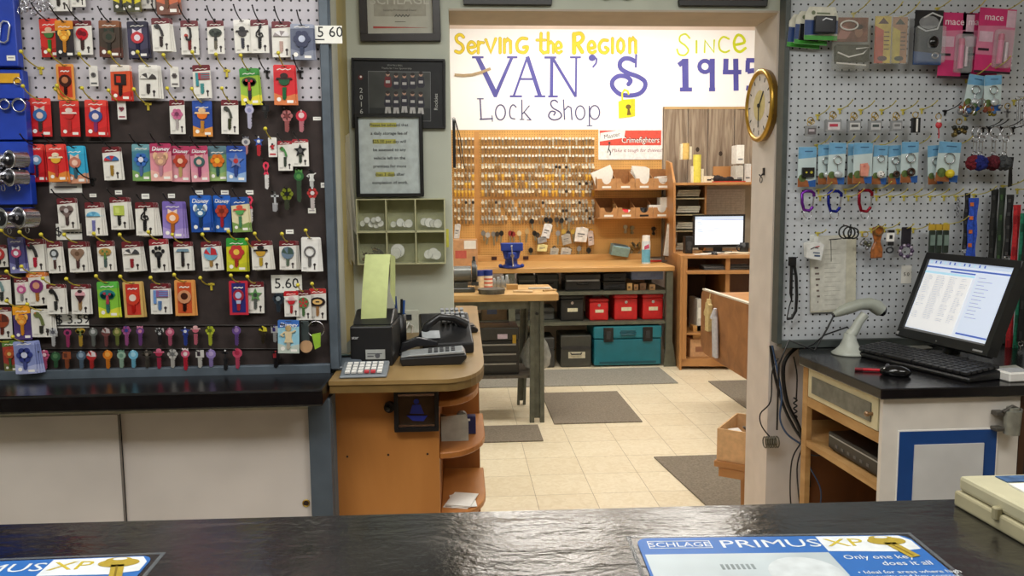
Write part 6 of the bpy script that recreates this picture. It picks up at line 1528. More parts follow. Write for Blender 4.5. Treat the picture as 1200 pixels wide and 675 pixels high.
def word(name,items,tr,k,mt,outline=None,caps=True):
    """items: (points, width, closed) strokes or ('poly',points)"""
    m=MB();lv=0
    for it in items:
        y1=Y0_-.0001*lv
        if it[0]=='poly':m.prism(tr(it[1]),y1,Y1_);
        else:
            cl=len(it)>2 and it[2];P=tr(it[0] if cl else smooth2(it[0]));m.stroke(P,it[1]*k,y1,Y1_,0,'xz',True,cl)
            if not cl and caps:
                for e in(P[0],P[-1]):m.disc(e[0],e[1],it[1]*k*.49,None,y1-.00004,Y1_,12,0)
        lv=(lv+1)%6
    m.build(name,mt,sg)
    if outline:
        m=MB();lv=0
        for it in items:
            y1=Y1_+.00015-.00004*lv
            if it[0]=='poly':continue
            cl=len(it)>2 and it[2];P=tr(it[0] if cl else smooth2(it[0]));m.stroke(P,(it[1]+outline[1])*k,y1-.0006,Y1_+.0002,0,'xz',True,cl)
            if not cl:
                for e in(P[0],P[-1]):m.disc(e[0],e[1],(it[1]+outline[1])*k*.5,None,y1-.0006,Y1_+.0002,10,0)
            lv=(lv+1)%6
        for v in m.v:pass
        m.build(name.replace('lettering','outline'),outline[0],sg)
W1=[([(120,122),(108,110),(92,108),(76,122),(82,148),(110,168),(118,195),(98,216),(72,208)],15),
([(146,186),(190,180),(186,160),(166,150),(148,172),(152,206),(172,220),(192,206)],13),
([(210,150),(210,218)],13),([(211,172),(225,154),(242,156)],13),
([(256,138),(286,214),(316,132)],14),([(343,130),(343,216)],15),
([(369,136),(369,216)],14),([(370,156),(388,134),(406,148),(407,216)],14),
([(505,132),(472,130),(446,160),(452,204),(486,216),(503,204),(508,182),(486,184)],15),
([(592,100),(590,200),(606,218),(624,214)],15),([(566,140),(618,140)],12),
([(635,96),(635,216)],13),([(637,168),(652,150),(666,164),(667,216)],13),
([(682,190),(714,184),(710,160),(695,152),(681,174),(684,206),(700,218),(716,208)],13),
([(793,104),(793,216)],22),([(795,104),(832,100),(848,126),(828,156),(798,162)],18),([(812,162),(842,212)],20),
([(880,190),(918,184),(912,156),(895,150),(880,172),(884,206),(904,218),(922,208)],15),
([(996,142),(966,142),(946,172),(954,208),(982,218),(1000,198),(984,184)],15)]
word('yellow_lettering',W1,CA,kA,yl,(ylo,5))
W1b=[([(75,106),(75,176)],12),([(115,108),(102,122),(99,145),(103,166),(116,176),(128,164),(132,143),(128,120)],11,True),([(160,176),(160,106)],12),([(161,122),(176,104),(189,118),(190,176)],12)]
word('yellow_lettering',W1b,CB,kB,yl,(ylo,4))
VAN=[('poly',[(172,238),(242,238),(242,251),(224,251),(318,440),(402,251),(385,251),(385,238),(448,238),(448,251),(422,251),(322,488),(305,488),(193,251),(172,251)]),
([(425,482),(508,244)],13),([(508,240),(586,482)],24),([(455,377),(552,377)],12),([(402,482),(476,482)],12),([(552,482),(618,482)],12),
([(612,246),(684,246)],13),([(657,246),(655,484)],20),([(660,246),(803,484)],17),([(806,246),(803,486)],12),([(768,245),(834,245)],12),([(635,483),(694,483)],12),
('poly',ell(903,248,22,20)),([(915,240),(930,256),(926,282),(906,306)],11)]
word('violet_lettering',VAN,CA,kA,vio,caps=False)
word('violet_lettering',[([(185,218),(160,206),(132,206),(112,226),(116,254),(150,276),(200,294),(234,318),(234,350),(208,378),(160,388),(110,380),(76,346),(76,314),(104,292),(142,294),(164,314),(154,332)],22),([(192,188),(190,246)],10)],CB,kB,vio)
word('shop_lettering',[([(205,497),(240,497)],7),([(221,497),(228,622)],9),([(222,622),(296,618)],9),([(294,600),(296,634)],6),(ell(345,580,30,46),8,True),([(440,548),(424,534),(408,546),(401,580),(408,612),(432,620)],8),([(475,505),(476,622)],8),([(520,540),(480,588)],7),([(488,578),(526,622)],8),([(464,623),(488,623)],6),([(508,626),(532,626)],6),
([(692,518),(676,506),(656,512),(652,534),(668,556),(704,576),(716,602),(694,622),(660,624),(638,602),(652,574),(678,578),(670,596)],9),([(728,504),(735,622)],8),([(736,564),(756,542),(774,552),(780,624)],8),(ell(830,582,28,42),8,True),([(885,542),(886,660)],8),(ell(918,580,30,42),8,True),([(872,662),(902,662)],6)],CA,kA,dv)
word('since_lettering',[([(456,104),(436,84),(410,94),(408,120),(436,142),(450,166),(432,188),(404,184),(394,160)],8),([(490,118),(490,176)],9),([(530,174),(532,116),(576,174),(578,114)],8),([(650,108),(622,98),(602,122),(606,160),(630,174),(652,166)],9),([(676,138),(726,126),(716,96),(692,90),(676,122),(682,158),(706,172),(732,154)],13)],CB,kB,lem)
word('year_lettering',[([(402,238),(430,216)],24),([(434,206),(436,366)],32),([(408,358),(468,358)],20),(ell(532,244,28,28,14),20,True),([(568,206),(568,364)],26),([(552,358),(582,358)],18),([(636,206),(634,274)],26),([(620,272),(712,272)],22),([(684,206),(686,364)],26),
([(736,214),(800,214)],22),([(744,214),(742,272)],22),([(742,270),(788,266),(810,306),(790,352),(736,350)],24)],CB,kB,vio,caps=False)
m=MB();m.stroke(CB([(124,418),(122,378),(134,360),(150,366),(155,384)]),8*kB,-.036,-.0312,0);m.prism(CB([(104,418),(164,412),(164,494),(106,500)]),-.034,-.0312,'xz',0);m.prism(CB([(164,412),(186,404),(186,490),(164,494)]),-.034,-.0312,'xz',1);m.prism(CB([(104,418),(128,408),(186,404),(164,412)]),-.034,-.0312,'xz',1)
m.prism(CB(ell(153,444,13,12)),-.035,-.034,'xz',2);m.prism(CB([(150,452),(158,452),(166,484),(146,486)]),-.035,-.034,'xz',2);m.build('painted_padlock',[mat((232,226,20),.5),mat((210,206,20),.5),mat((110,84,30),.5)],sg)
m=MB();m.stroke(CA([(66,352),(120,356),(172,352),(230,336),(285,314)]),16*kA,-.04,-.0305);
o=m.build('curved_strip',mat((176,152,116),.6),None,(0,YB-.0005,0));tag(o,'curved tan strip in front of the left end of sign','wood strip')  # stand-in for an unidentified tan shape over the sign
# ---------------------------------------------------------------- crimefighters sign
YC=YP-.02
cw=pw(701.5,776.5,170,YC);ch=ph(740,151.5,187,YC);c=aY(739,169.2,YC)
cs=thing('poster_sign','white placard with red band and slogan at the pegboard corner','sign',(c.x,YC+.0130,c.z))
MB().box(-cw/2,cw/2,-.008,0,-ch/2,ch/2).build('sign_card',mat((240,238,236),.5),cs)
m=MB();m.box(-cw*.48,cw*.48,-.0095,-.008,-ch*.03,ch*.46,0);m.build('red_band',mat((220,80,64),.5),cs)
m=MB();m.prism([(-cw*.48,ch*.10),(-cw*.10,ch*.22),(-cw*.08,ch*.50),(-cw*.47,ch*.38)],-.011,-.0095,'xz',0);m.build('white_ribbon',mat((240,238,236),.5),cs)
text('Master',ch*.2,mat((70,60,70),.5,0,0),cs,(-cw*.29,-.0115,ch*.29),rot=(PI/2,-.18,0))
text('Crimefighters',ch*.27,mat((40,30,34),.5,0,0),cs,(cw*.165,-.0105,ch*.155),font_sx=.86)
text('Crimefighters',ch*.27,mat((245,243,240),.5,0,0),cs,(cw*.155,-.0122,ch*.135),font_sx=.86)
text('Make it tough for thieves!',ch*.165,mat((150,100,110),.5,0,0),cs,(cw*.1,-.0085,-ch*.2),shear=.2)
m=MB();m.disc(-cw*.33,ch*.05,.012,None,-.012,-.0095);m.stroke([(-cw*.33,ch*.0),(-cw*.34,-ch*.15),(-cw*.31,-ch*.26),(-cw*.32,-ch*.36)],.010,-.010,-.008);m.stroke([(-cw*.34,-ch*.1),(-cw*.36,-ch*.28)],.007,-.0099,-.008);m.build('line_figure',mat((50,50,54),.5),cs)
# ---------------------------------------------------------------- workbench
YBF=7.16;zbt=aY(785,312,YBF).z
bench=thing('workbench','long workshop bench with butcher block top and two steel shelves','workbench',(0,YBF,0))
blk=wood((212,166,104),(180,132,72),(2,12,12),.45,.05)
xR=aY(791,312,YBF).x;xL=-.5
MB().box(xL,xR,0,.93,zbt-.045,zbt).build('wood_top',blk,bench,bevel=.004)
MB().box(xL,xR-.05,.90,.93,zbt+.001,zbt+.06).build('back_rail',blk,bench)
gm=mat((104,106,92),.5,.3,.12,15)
z1=aY(780,341,YBF).z;z2=aY(780,376.5,YBF).z
for z,n in((z1,'upper_shelf'),(z2,'lower_shelf')):MB().box(xL,xR-.02,.05,.80,z-.03,z).build(n,gm,bench)
for px in(785,600,474):
    x=aY(px,370,YBF).x
    for yy in(.02,.84):
        m=MB();m.box(x-.03,x+.03,yy-.005,yy,0,zbt-.046);m.box(x+.025,x+.03,yy,yy+.05,0,zbt-.046);m.box(x-.03,x-.025,yy,yy+.05,0,zbt-.046)
        m.build('steel_leg',gm,bench)
m=MB();x=aY(785,370,YBF).x;m.prism([(x-.05,0),(x+.07,0),(x+.035,.22),(x-.03,.22)],.012,.018);m.build('gusset',gm,bench)
def at_b(px,Y,z):
    p=aY(px,300,Y);return Vector((p.x,Y,z))
# ---------------------------------------------------------------- boxes and toolboxes
def tbox(name,label,cat,x0,y0,x1,y1,Y,z,depth,c,style,group=None,c2=None):
    """box seen in front at depth Y; sits on height z"""
    w=pw(x0,x1,(y0+y1)/2,Y);p=aY((x0+x1)/2,y1,Y);h=aY((x0+x1)/2,y0,Y).z-z
    t=thing(name,label,cat,(p.x,Y,z+.0005),group=group)
    mt=mat(c,.4,0,.1,20)
    if style=='safe':
        m=MB();m.box(-w/2,w/2,0,depth,0,h*.84);m.build('body',mt,t,bevel=.012,seg=3)
        m=MB();m.box(-w/2-.003,w/2+.003,-.004,depth,h*.845,h);m.build('lid',mt,t,bevel=.012,seg=3)
        m=MB();m.box(-w*.2,w*.24,-.0025,-.0005,h*.36,h*.50);m.build('label_plate',mat((226,220,190),.5),t)
        m=MB();m.cyl((0,-.008,h*.7),(0,.0,h*.7),.014,seg=14);m.build('lock',chrome,t)
        m=MB();m.tube([(-.04,depth*.4,h),(-.035,depth*.4,h+.012),(.035,depth*.4,h+.012),(.04,depth*.4,h)],.004,6);m.build('handle',chrome,t)
    elif style=='case':
        m=MB();m.box(-w/2,w/2,0,depth,0,h*.6);m.build('lower_shell',mt,t,bevel=.012,seg=2)
        m=MB();m.box(-w/2,w/2,.0,depth,h*.61,h);m.build('lid',mt,t,bevel=.012,seg=2)
        m=MB();m.box(-w*.46,w*.46,-.006,-.0005,h*.56,h*.66);m.build('band',mat(c2 or (60,60,62),.35,.3),t)
        m=MB();m.tube([(-.05,-.006,h*.45),(-.045,-.022,h*.42),(.045,-.022,h*.42),(.05,-.006,h*.45)],.006,6);m.build('handle',blackp,t)
    elif style=='carton':
        m=MB();m.box(-w/2,w/2,0,depth,0,h);m.box(-w*.04,w*.04,-.001,depth,h,h+.001);m.build('carton',mt,t,bevel=.003)
        m=MB();m.box(-w*.3,w*.1,-.0015,-.0002,h*.3,h*.6);m.build('print',mat(c2 or (90,100,130),.5),t)
    return t,w,h
Y_=YBF+.12
tbox('tool_case','long black case with silver band on the upper bench shelf','case',662,321,704,340,Y_,z1,.3,(28,29,31),'case',c2=(150,152,156))
tbox('tool_case','black case stacked on the two-tier pair, upper shelf','case',707,320,734,330,Y_,z1+.085,.28,(30,31,33),'case')
tbox('tool_case','lower black case of the two-tier pair, upper shelf','case',707,330,734,341,Y_,z1,.28,(30,31,33),'case')
tbox('storage_box','grey blue flat storage box hung beneath bench top','box',740,315.5,777,328,YBF+.08,z1+.10,.35,(96,108,140),'carton',c2=(110,122,150))
for i,(a_,b_,c) in enumerate([(735,741,(190,150,96)),(743,748,(150,110,70)),(750,757,(110,80,56)),(761,768,(160,124,84))]):
    tbox('small_carton','small brown carton, %s from left under the grey blue box'%ORD[i],'box',a_,332+(i%2)*1.5,b_,340,Y_-.03,z1,.12,c,'carton',c2=(80,60,40))
tbox('security_box','black metal box with white label, left of the red ones','box',657,346,684,375,Y_,z2,.3,(30,31,32),'safe')
tbox('security_box','smaller red security box, leftmost of the three red ones','box',691,350,713,375,Y_,z2,.28,(206,30,34),'safe')
tbox('security_box','red security box in the middle of the three','box',720,345,747,375,Y_,z2,.28,(206,30,34),'safe')
tbox('security_box','red security box beside the steel post, rightmost of three','box',753,344.5,777,374.5,Y_,z2,.28,(206,30,34),'safe')
# teal toolbox
t,w,h=tbox('teal_toolbox','large teal toolbox with two black latches under the bench','toolbox',696,382,775,429,Y_-.06,0,.4,(18,98,112),'none')
m=MB();m.box(-w/2,w/2,0,.4,.012,h*.68);m.build('body',mat((26,112,128),.35,0,.06,10),t,bevel=.014,seg=3)
m=MB();m.box(-w/2-.004,w/2+.004,-.006,.405,h*.69,h);m.build('lid',mat((30,120,136),.35,0,.06,10),t,bevel=.016,seg=3)
for s in(-.29,.29):
    m=MB();m.box(w*s-.045,w*s+.045,-.02,-.0065,h*.62,h*.97,0);m.box(w*s-.022,w*s+.022,-.026,-.02,h*.7,h*.88,1);m.build('latch',[blackp,mat((60,62,66),.3,.4)],t,bevel=.002)
m=MB();m.tube([(-.07,-.006,h*.84),(-.065,-.022,h*.80),(.065,-.022,h*.80),(.07,-.006,h*.84)],.009,8);m.box(-.07,.07,-.012,-.0065,h*.83,h*.9);m.build('handle',mat((16,84,98),.35),t,bevel=.002)
m=MB();m.box(-w*.42,w*.42,-.004,0,.03,.05);m.build('base_rib',mat((14,76,90),.4),t)
t,w,h=tbox('equipment_case','dark grey carrying case with pale label under the bench','case',657,393,693,429,Y_-.04,0,.34,(66,66,60),'case')
m=MB();m.box(-w*.25,w*.3,-.003,-.0005,h*.28,h*.48);m.build('label_plate',mat((206,200,176),.5),t)
t,w,h=tbox('equipment_case','dark equipment case partly behind the middle steel table','case',612,396,650,431,Y_-.04,0,.34,(58,58,56),'case')
# dark items under left part
tbox('storage_tin','dark storage tin on the upper bench shelf, left part','tin',607,322,627,335,Y_+.1,z1,.2,(70,74,70),'case',c2=(110,110,104))
tbox('storage_tin','second dark storage tin on the upper shelf by the vise','tin',629,321,655,335,Y_+.1,z1,.2,(54,58,56),'case',c2=(90,92,88))
tbox('brown_carton','brown carton on the lower bench shelf near the middle table','box',565,352,594,375,Y_+.15,z2,.3,(130,104,76),'carton')
tbox('grey_case','low grey case on the lower bench shelf behind the steel post','case',603,361,650,376,Y_+.1,z2,.3,(84,86,84),'case')
# ---------------------------------------------------------------- steel middle table
mt_=thing('steel_table','small steel legged work table with thick wood slab, mid workshop','table',(.3,5.4,0))
yT0=5.36;zT=aY(650,352,yT0).z+.0
xT1=aY(655,348,yT0).x;xT0=-.25
tz=.88
tz=aY(600,345.5,yT0).z
MB().prism([(xT0,yT0),(xT1-.02,yT0),(xT1,yT0+.02),(xT1,6.02),(xT0,6.02)],tz-.045,tz,'xy').build('wood_slab',wood((202,166,110),(166,126,74),(3,14,14),.6,.2),None).parent=mt_
bpy.data.objects['wood_slab'].location=-mt_.location
def steel_leg(px0,px1,pxb0,pxb1,Y,yb):
    a=aY(px0,370,Y).x;b=aY(px1,370,Y).x;a2=aY(pxb0,yb,Y).x;b2=aY(pxb1,yb,Y).x
    m=MB();mid=(a+b)/2
    for s0,s1 in((0,.3),(.7,1)):
        m.prism([(a2+(b2-a2)*s0,0),(a2+(b2-a2)*s1,0),(a+(b-a)*s1,tz-.047),(a+(b-a)*s0,tz-.047)],Y,Y+.035)
    m.prism([(a2+(b2-a2)*.3,0.03),(a2+(b2-a2)*.7,.03),(a+(b-a)*.7,tz-.05),(a+(b-a)*.3,tz-.05)],Y+.018,Y+.028)
    m.disc(mid-.0,tz-.14,.011,None,Y+.014,Y+.018,12,1)
    m.build('steel_leg',[mat((96,98,88),.45,.4,.15,20),blackp],mt_).location=-mt_.location
steel_leg(621.5,637.5,621,638,5.40,492);steel_leg(611,620,606,616,5.9,470)
steel_leg(470,486,470,486,5.40,492)
zsh=aY(610,441,5.42).z
MB().box(xT0,aY(633,440,5.42).x-.02,5.45,5.88,zsh-.02,zsh).build('lower_shelf',mat((92,86,78),.5,.3,.15),mt_).location=-mt_.location
MB().box(xT0,aY(622,360,5.45).x,5.44,5.46,tz-.11,tz-.046).build('apron',mat((96,98,88),.45,.4,.15,20),mt_).location=-mt_.location
# tool chest on the lower shelf
tc_=thing('tool_chest','black steel tool chest with three silver edged drawers on the table shelf','tool chest',(0,5.50,zsh+.0005))
x0=aY(548,400,5.5).x;x1=aY(608,400,5.5).x;h=aY(580,384,5.5).z-zsh
m=MB();m.box(x0,x1,.0,.30,0,h*.72);m.build('body',mat((34,34,34),.4,0,.1),tc_,bevel=.004)
m=MB();m.box(x0-.002,x1+.002,-.004,.302,h*.725,h);m.build('lid',mat((52,52,50),.4),tc_,bevel=.008,seg=2)
m=MB();m.tube([(x0+.06,.12,h),(x0+.06,.12,h+.02),(x1-.06,.12,h+.02),(x1-.06,.12,h)],.005,6);m.build('handle',mat((70,70,70),.4),tc_)
for k in range(3):
    z0=h*(.08+.205*k);d=MB();d.box(x0+.012,x1-.012,-.006,-.0005,z0,z0+h*.17);o=d.build('drawer',mat((40,40,40),.4),tc_)
    d=MB();d.box(x0+.02,x1-.02,-.013,-.0065,z0+h*.13,z0+h*.165);d.build('drawer_pull',mat((150,150,148),.35,.5),o)
m=MB();m.box(x1-.15,x1-.08,-.0065,-.004,h*.76,h*.86);m.build('sticker',mat((206,190,210),.5),tc_)
m=MB();m.box(x1-.045,x1-.02,-.012,-.004,h*.66,h*.84);m.build('latch',brass,tc_)
# plastic bag behind the leg
t=thing('plastic_bag','crumpled clear plastic bag hanging behind the steel table leg','bag',(aY(627,415,5.7).x,5.64,zsh+.001))
m=MB();m.lathe([(.05,0),(.10,.03),(.11,.10),(.085,.19),(.04,.25),(.02,.29)],seg=20)
m.v=[Vector((v.x+random.uniform(-.012,.012),v.y*.6+random.uniform(-.01,.01),v.z)) for v in m.v];m.build('bag_film',mat((190,192,186),.25,0,.2,20,0,.55),t)
# items on the mid table
def on_t(px,Y):return Vector((aY(px,340,Y).x,Y,tz+.0005))
g=thing('bench_grinder','grey bench grinder with dark wheel at the table left end','grinder',on_t(540,5.60))
m=MB();m.box(-.10,.10,-.06,.06,0,.03);m.box(-.05,.05,-.045,.045,.03,.07);m.build('pedestal',mat((70,74,72),.4),g,bevel=.005)
m=MB();m.cyl((-.09,0,.125),(.075,0,.125),.058,seg=20);m.build('motor_housing',mat((104,106,104),.35,.3),g)
m=MB();m.cyl((.08,0,.135),(.11,0,.135),.085,seg=24);m.build('wheel_guard',mat((44,44,42),.45),g)
m=MB();m.cyl((.083,0,.135),(.118,0,.135),.055,seg=22);m.build('grinding_wheel',mat((120,116,108),.7),g)
m=MB();m.box(.075,.125,-.085,-.06,.05,.075);m.build('tool_rest',mat((54,54,52),.4),g);m=MB();m.box(.085,.105,-.02,.01,.21,.25);m.build('eye_shield_post',mat((54,54,52),.4),g)
for k,(px,c,lab) in enumerate([(562,(226,200,160),'cream and orange'),(572,(206,90,60),'white with red bands')]):
    Y=5.72+.02*k;p=on_t(px,Y);t=thing('blue_lid_tin','blue lidded tin, %s, beside the grinder'%lab,'tin',p,group='blue lidded tins on the mid table')
    hh=ph(px,318.5,341,Y);r=pw(557,568,330,Y)/2
    m=MB();m.cyl((0,0,0),(0,0,hh*.72),r,seg=18,mi=0)
    if k:
        for q in range(3):m.cyl((0,0,hh*(.1+.2*q)),(0,0,hh*(.18+.2*q)),r*1.01,seg=18,mi=1)
    m.build('tin_body',[mat((232,222,206) if k else c,.4),mat(c,.4)],t)
    m=MB();m.cyl((0,0,hh*.72),(0,0,hh),r*1.03,seg=18);m.build('blue_lid',mat((34,54,130),.35),t)
t=thing('turntable_plate','dark round rotating plate lying on the slab','plate',on_t(576,5.46))
R=pw(560,592,340,5.46)/2
m=MB();m.cyl((0,0,0),(0,0,.018),R*.96,seg=28);m.cyl((0,0,.018),(0,0,.034),R,seg=28);m.build('disc',mat((92,88,78),.5,.2,.2),t)
t=thing('wood_block','small wood block with drilled holes on the slab','block',on_t(600,5.72))
m=MB();m.box(-.04,.04,-.04,.04,0,.035,0)
for k in range(6):m.cyl((-.03+.012*k,0,.035),(-.03+.012*k,0,.06+.01*(k%3)),.003,seg=6,mi=1)
m.build('block',[wood((190,150,90),(150,110,60)),steel],t)
for k,(px,Y,l,c) in enumerate([(613,5.5,.14,(206,180,140)),(632,5.7,.16,(190,186,176)),(644,5.55,.10,(170,140,96))]):
    t=thing('flat_tool','%s flat tool lying on the slab near its right end'%['pale wooden','grey steel','short tan'][k],'tool',on_t(px,Y),.3*k-.3)
    m=MB();m.prism([(-l/2,-.012),(l*.2,-.010),(l*.3,-.022),(l/2,-.02),(l/2,.018),(l*.3,.02),(l*.2,.008),(-l/2,.012)],0,.012,'xy');m.build('tool_body',mat(c,.5),t,bevel=.002)
t=thing('glass_jars','cluster of small glass jars behind the tins','jars',on_t(586,5.85))
for k in range(4):
    m=MB();m.lathe([(.018,0),(.02,.05),(.012,.06),(.012,.07+.008*k)],(-.045+.032*k,0,0),12);m.build('jar',mat((170,176,176),.15,.0,.1,20,0,.6),t)
# vise on the back bench
v=thing('bench_vise','blue cast bench vise bolted at the front of the back bench','vise',(aY(599,300,YBF+.08).x,YBF+.08,zbt+.0005))
bl=mat((34,60,150),.35,.1,.1,20)
m=MB();m.lathe([(.095,0),(.095,.02),(.06,.035),(.055,.075),(.075,.09)],(0,0,0),20);m.build('swivel_base',bl,v)
m=MB();m.prism([(-.065,.09),(.065,.09),(.075,.13),(.1,.225),(-.1,.225),(-.075,.13)],-.09,.06);m.build('jaw_body',bl,v,bevel=.01,seg=2)
m=MB();m.box(-.1,.1,-.13,-.095,.16,.235);m.box(-.04,.04,-.14,-.09,.09,.15);m.build('front_jaw',bl,v,bevel=.008,seg=2)
m=MB();m.cyl((0,-.19,.12),(0,-.14,.12),.016,seg=12);m.cyl((.006,-.175,.03),(-.006,-.175,.205),.006,seg=8);m.sph((.006,-.175,.03),.01,8,6);m.sph((-.006,-.175,.205),.01,8,6);m.build('screw_handle',chrome,v)
m=MB();m.sph((-.10,-.02,.02),.018,10,8);m.sph((.10,-.02,.02),.018,10,8);m.build('lock_bolt',bl,v)
# cardboard box, left on the bench
t,w,h=tbox('cardboard_box','brown cardboard box with white label, left on the back bench','box',527,281.5,560,309,YBF+.35,zbt,.3,(196,150,108),'carton',c2=(190,90,80))
m=MB();m.box(w*.02,w*.44,-.0025,-.0005,h*.66,h*.98);m.build('white_label',paper,t)
# sprays, bin on the bench
sp1=thing('spray_can','white and blue spray can standing on the bench right part','spray can',(aY(757,300,YBF+.35).x,YBF+.35,zbt+.0005))
hh=ph(757,273,306,YBF+.35);r=pw(752,762,290,YBF+.35)/2
m=MB();m.cyl((0,0,0),(0,0,hh*.80),r,seg=20,mi=0);m.cyl((0,0,hh*.05),(0,0,hh*.5),r*1.01,seg=20,mi=1);m.prism([(-r*.6,hh*.5),(r*.5,hh*.56),(r*.4,hh*.7),(-r*.6,hh*.62)],-r*1.03,-r*.9,'xz',2);m.build('can_body',[mat((214,228,236),.25),mat((110,180,210),.3),mat((190,80,110),.4)],sp1)
m=MB();m.cyl((0,0,hh*.8),(0,0,hh),r*.92,r*.9,20);m.build('cap',whitep,sp1)
t=thing('parts_bin','light blue plastic bin hung tilted on the pegboard','bin',(aY(725,290,YP-.12).x,YP-.05,aY(725,300,YP-.12).z),rot=(0,.16,0))
m=MB();m.prism([(0,0),(-.12,.0),(-.17,.10),(-.12,.105),(0,.12)],-.09,.09,'yz');m.build('bin_shell',mat((140,184,196),.4,0,.08),t,bevel=.005)
m=MB();m.prism([(-.01,.1205),(-.118,.1065),(-.155,.1015),(-.155,.103),(-.01,.122)],-.07,.07,'yz');m.build('inner_tray',mat((90,124,136),.5),t)
t=thing('brass_lock_parts','bunch of brass keys and lock parts beside the blue bin','locks',(aY(744,290,YP-.05).x,YP-.03,aY(744,292,YP-.05).z))
for k in range(9):
    m=MB();m.cb((random.uniform(-.05,.05),-.02-random.random()*.03,random.uniform(-.07,.06)),(.022,.02,.05),0,Matrix.Rotation(random.uniform(-.8,.8),4,'Y'));m.build('lock_piece',mat([(150,124,70),(90,84,72),(170,160,130)][k%3],.35,.5),t,bevel=.004)
t=thing('red_pliers','red handled pliers lying on the bench right of spray can','pliers',(aY(775,303,YBF+.5).x,YBF+.5,zbt+.0005),.1)
m=MB();m.tube([(-.12,.0,.012),(-.04,.012,.012),(0,0,.012)],.009,7);m.tube([(-.12,-.03,.012),(-.04,-.012,.012),(0,0,.012)],.009,7);m.build('grips',mat((170,30,34),.4),t)
m=MB();m.prism([(0,-.015),(.05,-.008),(.06,0),(.05,.008),(0,.015)],.004,.02,'xy');m.build('jaws',steel,t)
# door lock sets hanging under the bins
for (px,py,lab) in [(733,266,'left'),(741,267,'middle'),(766,268,'right')]:
    t=thing('hanging_lock','small %s lock set hanging under the cardboard bins'%lab,'lock',(aY(px,py,YP-.03).x,YP-.0065,aY(px,py,YP-.03).z),group='lock sets under the bins')
    m=MB();m.cyl((0,-.03,0),(0,0,0),.022,seg=14);m.cyl((0,-.03,-.05),(0,-.005,-.05),.016,seg=12);m.box(-.008,.008,-.02,-.005,-.05,0);m.build('lock_body',mat([(170,164,140),(140,132,100),(60,56,54)][{'left':0,'middle':1,'right':2}[lab]],.35,.5),t)
# cardboard bin rows
def binrow(label,x0,x1,y0,y1,D,nz):
    Y=YP-D;w=pw(x0,x1,(y0+y1)/2,Y);c=aY((x0+x1)/2,y1,Y);h=ph((x0+x1)/2,y0,y1,Y)
    t=thing('bin_shelf',label,'bin rack',(c.x,YP-.0065,c.z),group='cardboard bin racks on the back wall')
    cb_=mat((184,134,84),.7,0,.1,20);D=D-.0065
    m=MB();m.box(-w/2-.02,w/2,-D,0,-.012,0);m.build('base_board',cb_,t)
    m=MB();m.box(-w/2,w/2,-.006,0,0,h*2.0);m.build('back_board',mat((150,100,54),.7),t)
    n=4
    for k in range(n):
        xa=-w/2+w*k/n+.003;xb=-w/2+w*(k+1)/n-.003;xm=(xa+xb)/2
        P=[(xa,0),(xb,0),(xb,h*.98)]
        for q in range(7):
            a=PI*q/6;P.append((xm+ (xb-xa)*.26*math.cos(a),h*.98-(h*.55)*math.sin(a)))
        P.append((xa,h*.98))
        m=MB();m.prism(P,-D,-D+.005);m.build('bin_front',cb_,t)
        m=MB();m.box(xm-.045,xm+.045,-D-.001,-D-.0001,h*.06,h*.26);m.build('white_label',paper if not(nz and k==2) else blackp,t)
    for k in range(n+1):
        xa=-w/2+w*k/n;m=MB();m.prism([(-D+.006,0),(-.007,0),(-.007,h*1.9),(-D+.006,h*.95)],xa-.002,xa+.002,'yz');m.build('divider',cb_,t)
    return t,w,h
tb1,wb1,hb1=binrow('upper row of four cardboard bins, right of the key wall',700,788,209,221,.30,False)
tb2,wb2,hb2=binrow('lower row of four cardboard bins, beneath the first row',703,786,243,254.5,.30,True)
def inbin(tb,w,k,name,label,cat,fn,mt,dy=-.18):
    t=thing(name,label,cat,(tb.location.x-w/2+w*(k+.5)/4,tb.location.y+dy,tb.location.z+.0005));m=MB();fn(m);m.build('contents',mt,t);return t
def sheets(m):
    for k in range(4):m.prism([(-.09+.01*k,0.002),(.06+.01*k,0.002),(.08-.005*k,.17+.02*k),(.05,.24-.02*k),(-.14,.16)],-.03+.02*k,-.028+.02*k)
inbin(tb1,wb1,0,'loose_papers','curled white papers in the first upper bin','papers',sheets,paper)
inbin(tb1,wb1,1,'small_envelope','small white envelope in the second upper bin','envelope',lambda m:(m.box(-.05,.03,-.07,-.03,.0,.03),m.box(-.045,.025,-.065,-.035,.03,.034)),paper)
inbin(tb1,wb1,2,'folded_papers','tall folded white papers in the third upper bin','papers',lambda m:[m.prism([(-.03,0.0),(.07,0.0),(.075,.20),(.03,.22),(-.11,.23-.02*k)],-.02+.02*k,-.018+.02*k) for k in range(4)],paper)
inbin(tb1,wb1,3,'envelope_stack','stack of white envelopes in the fourth upper bin','envelopes',lambda m:[m.cb((0,-.01,.02+.016*k),(.16-.01*k,.12,.012),0,Matrix.Rotation(.05*(k%3)-.05,4,'Y')) for k in range(7)],paper)
inbin(tb2,wb2,1,'red_cap_bottle','red and white capped tube in the second lower bin','bottle',lambda m:(m.cyl((-.06,-.06,.05),(.05,-.06,.03),.04,seg=14,mi=0),m.cyl((.02,-.061,.036),(.051,-.061,.03),.041,seg=14,mi=1)),[mat((206,30,40),.35),whitep])
inbin(tb2,wb2,2,'black_cables','black cable tangle in the third lower bin','cables',lambda m:[m.ring((.0,-.02,.05+.012*k),.05-.004*k,.009,'z',14,6) for k in range(4)],blackp)
inbin(tb2,wb2,3,'white_boxes','white boxes standing in the fourth lower bin','boxes',lambda m:(m.box(-.12,.0,-.08,-.0,0.0,.12),m.cb((.05,.02,.10),(.10,.14,.19),0)),paper)
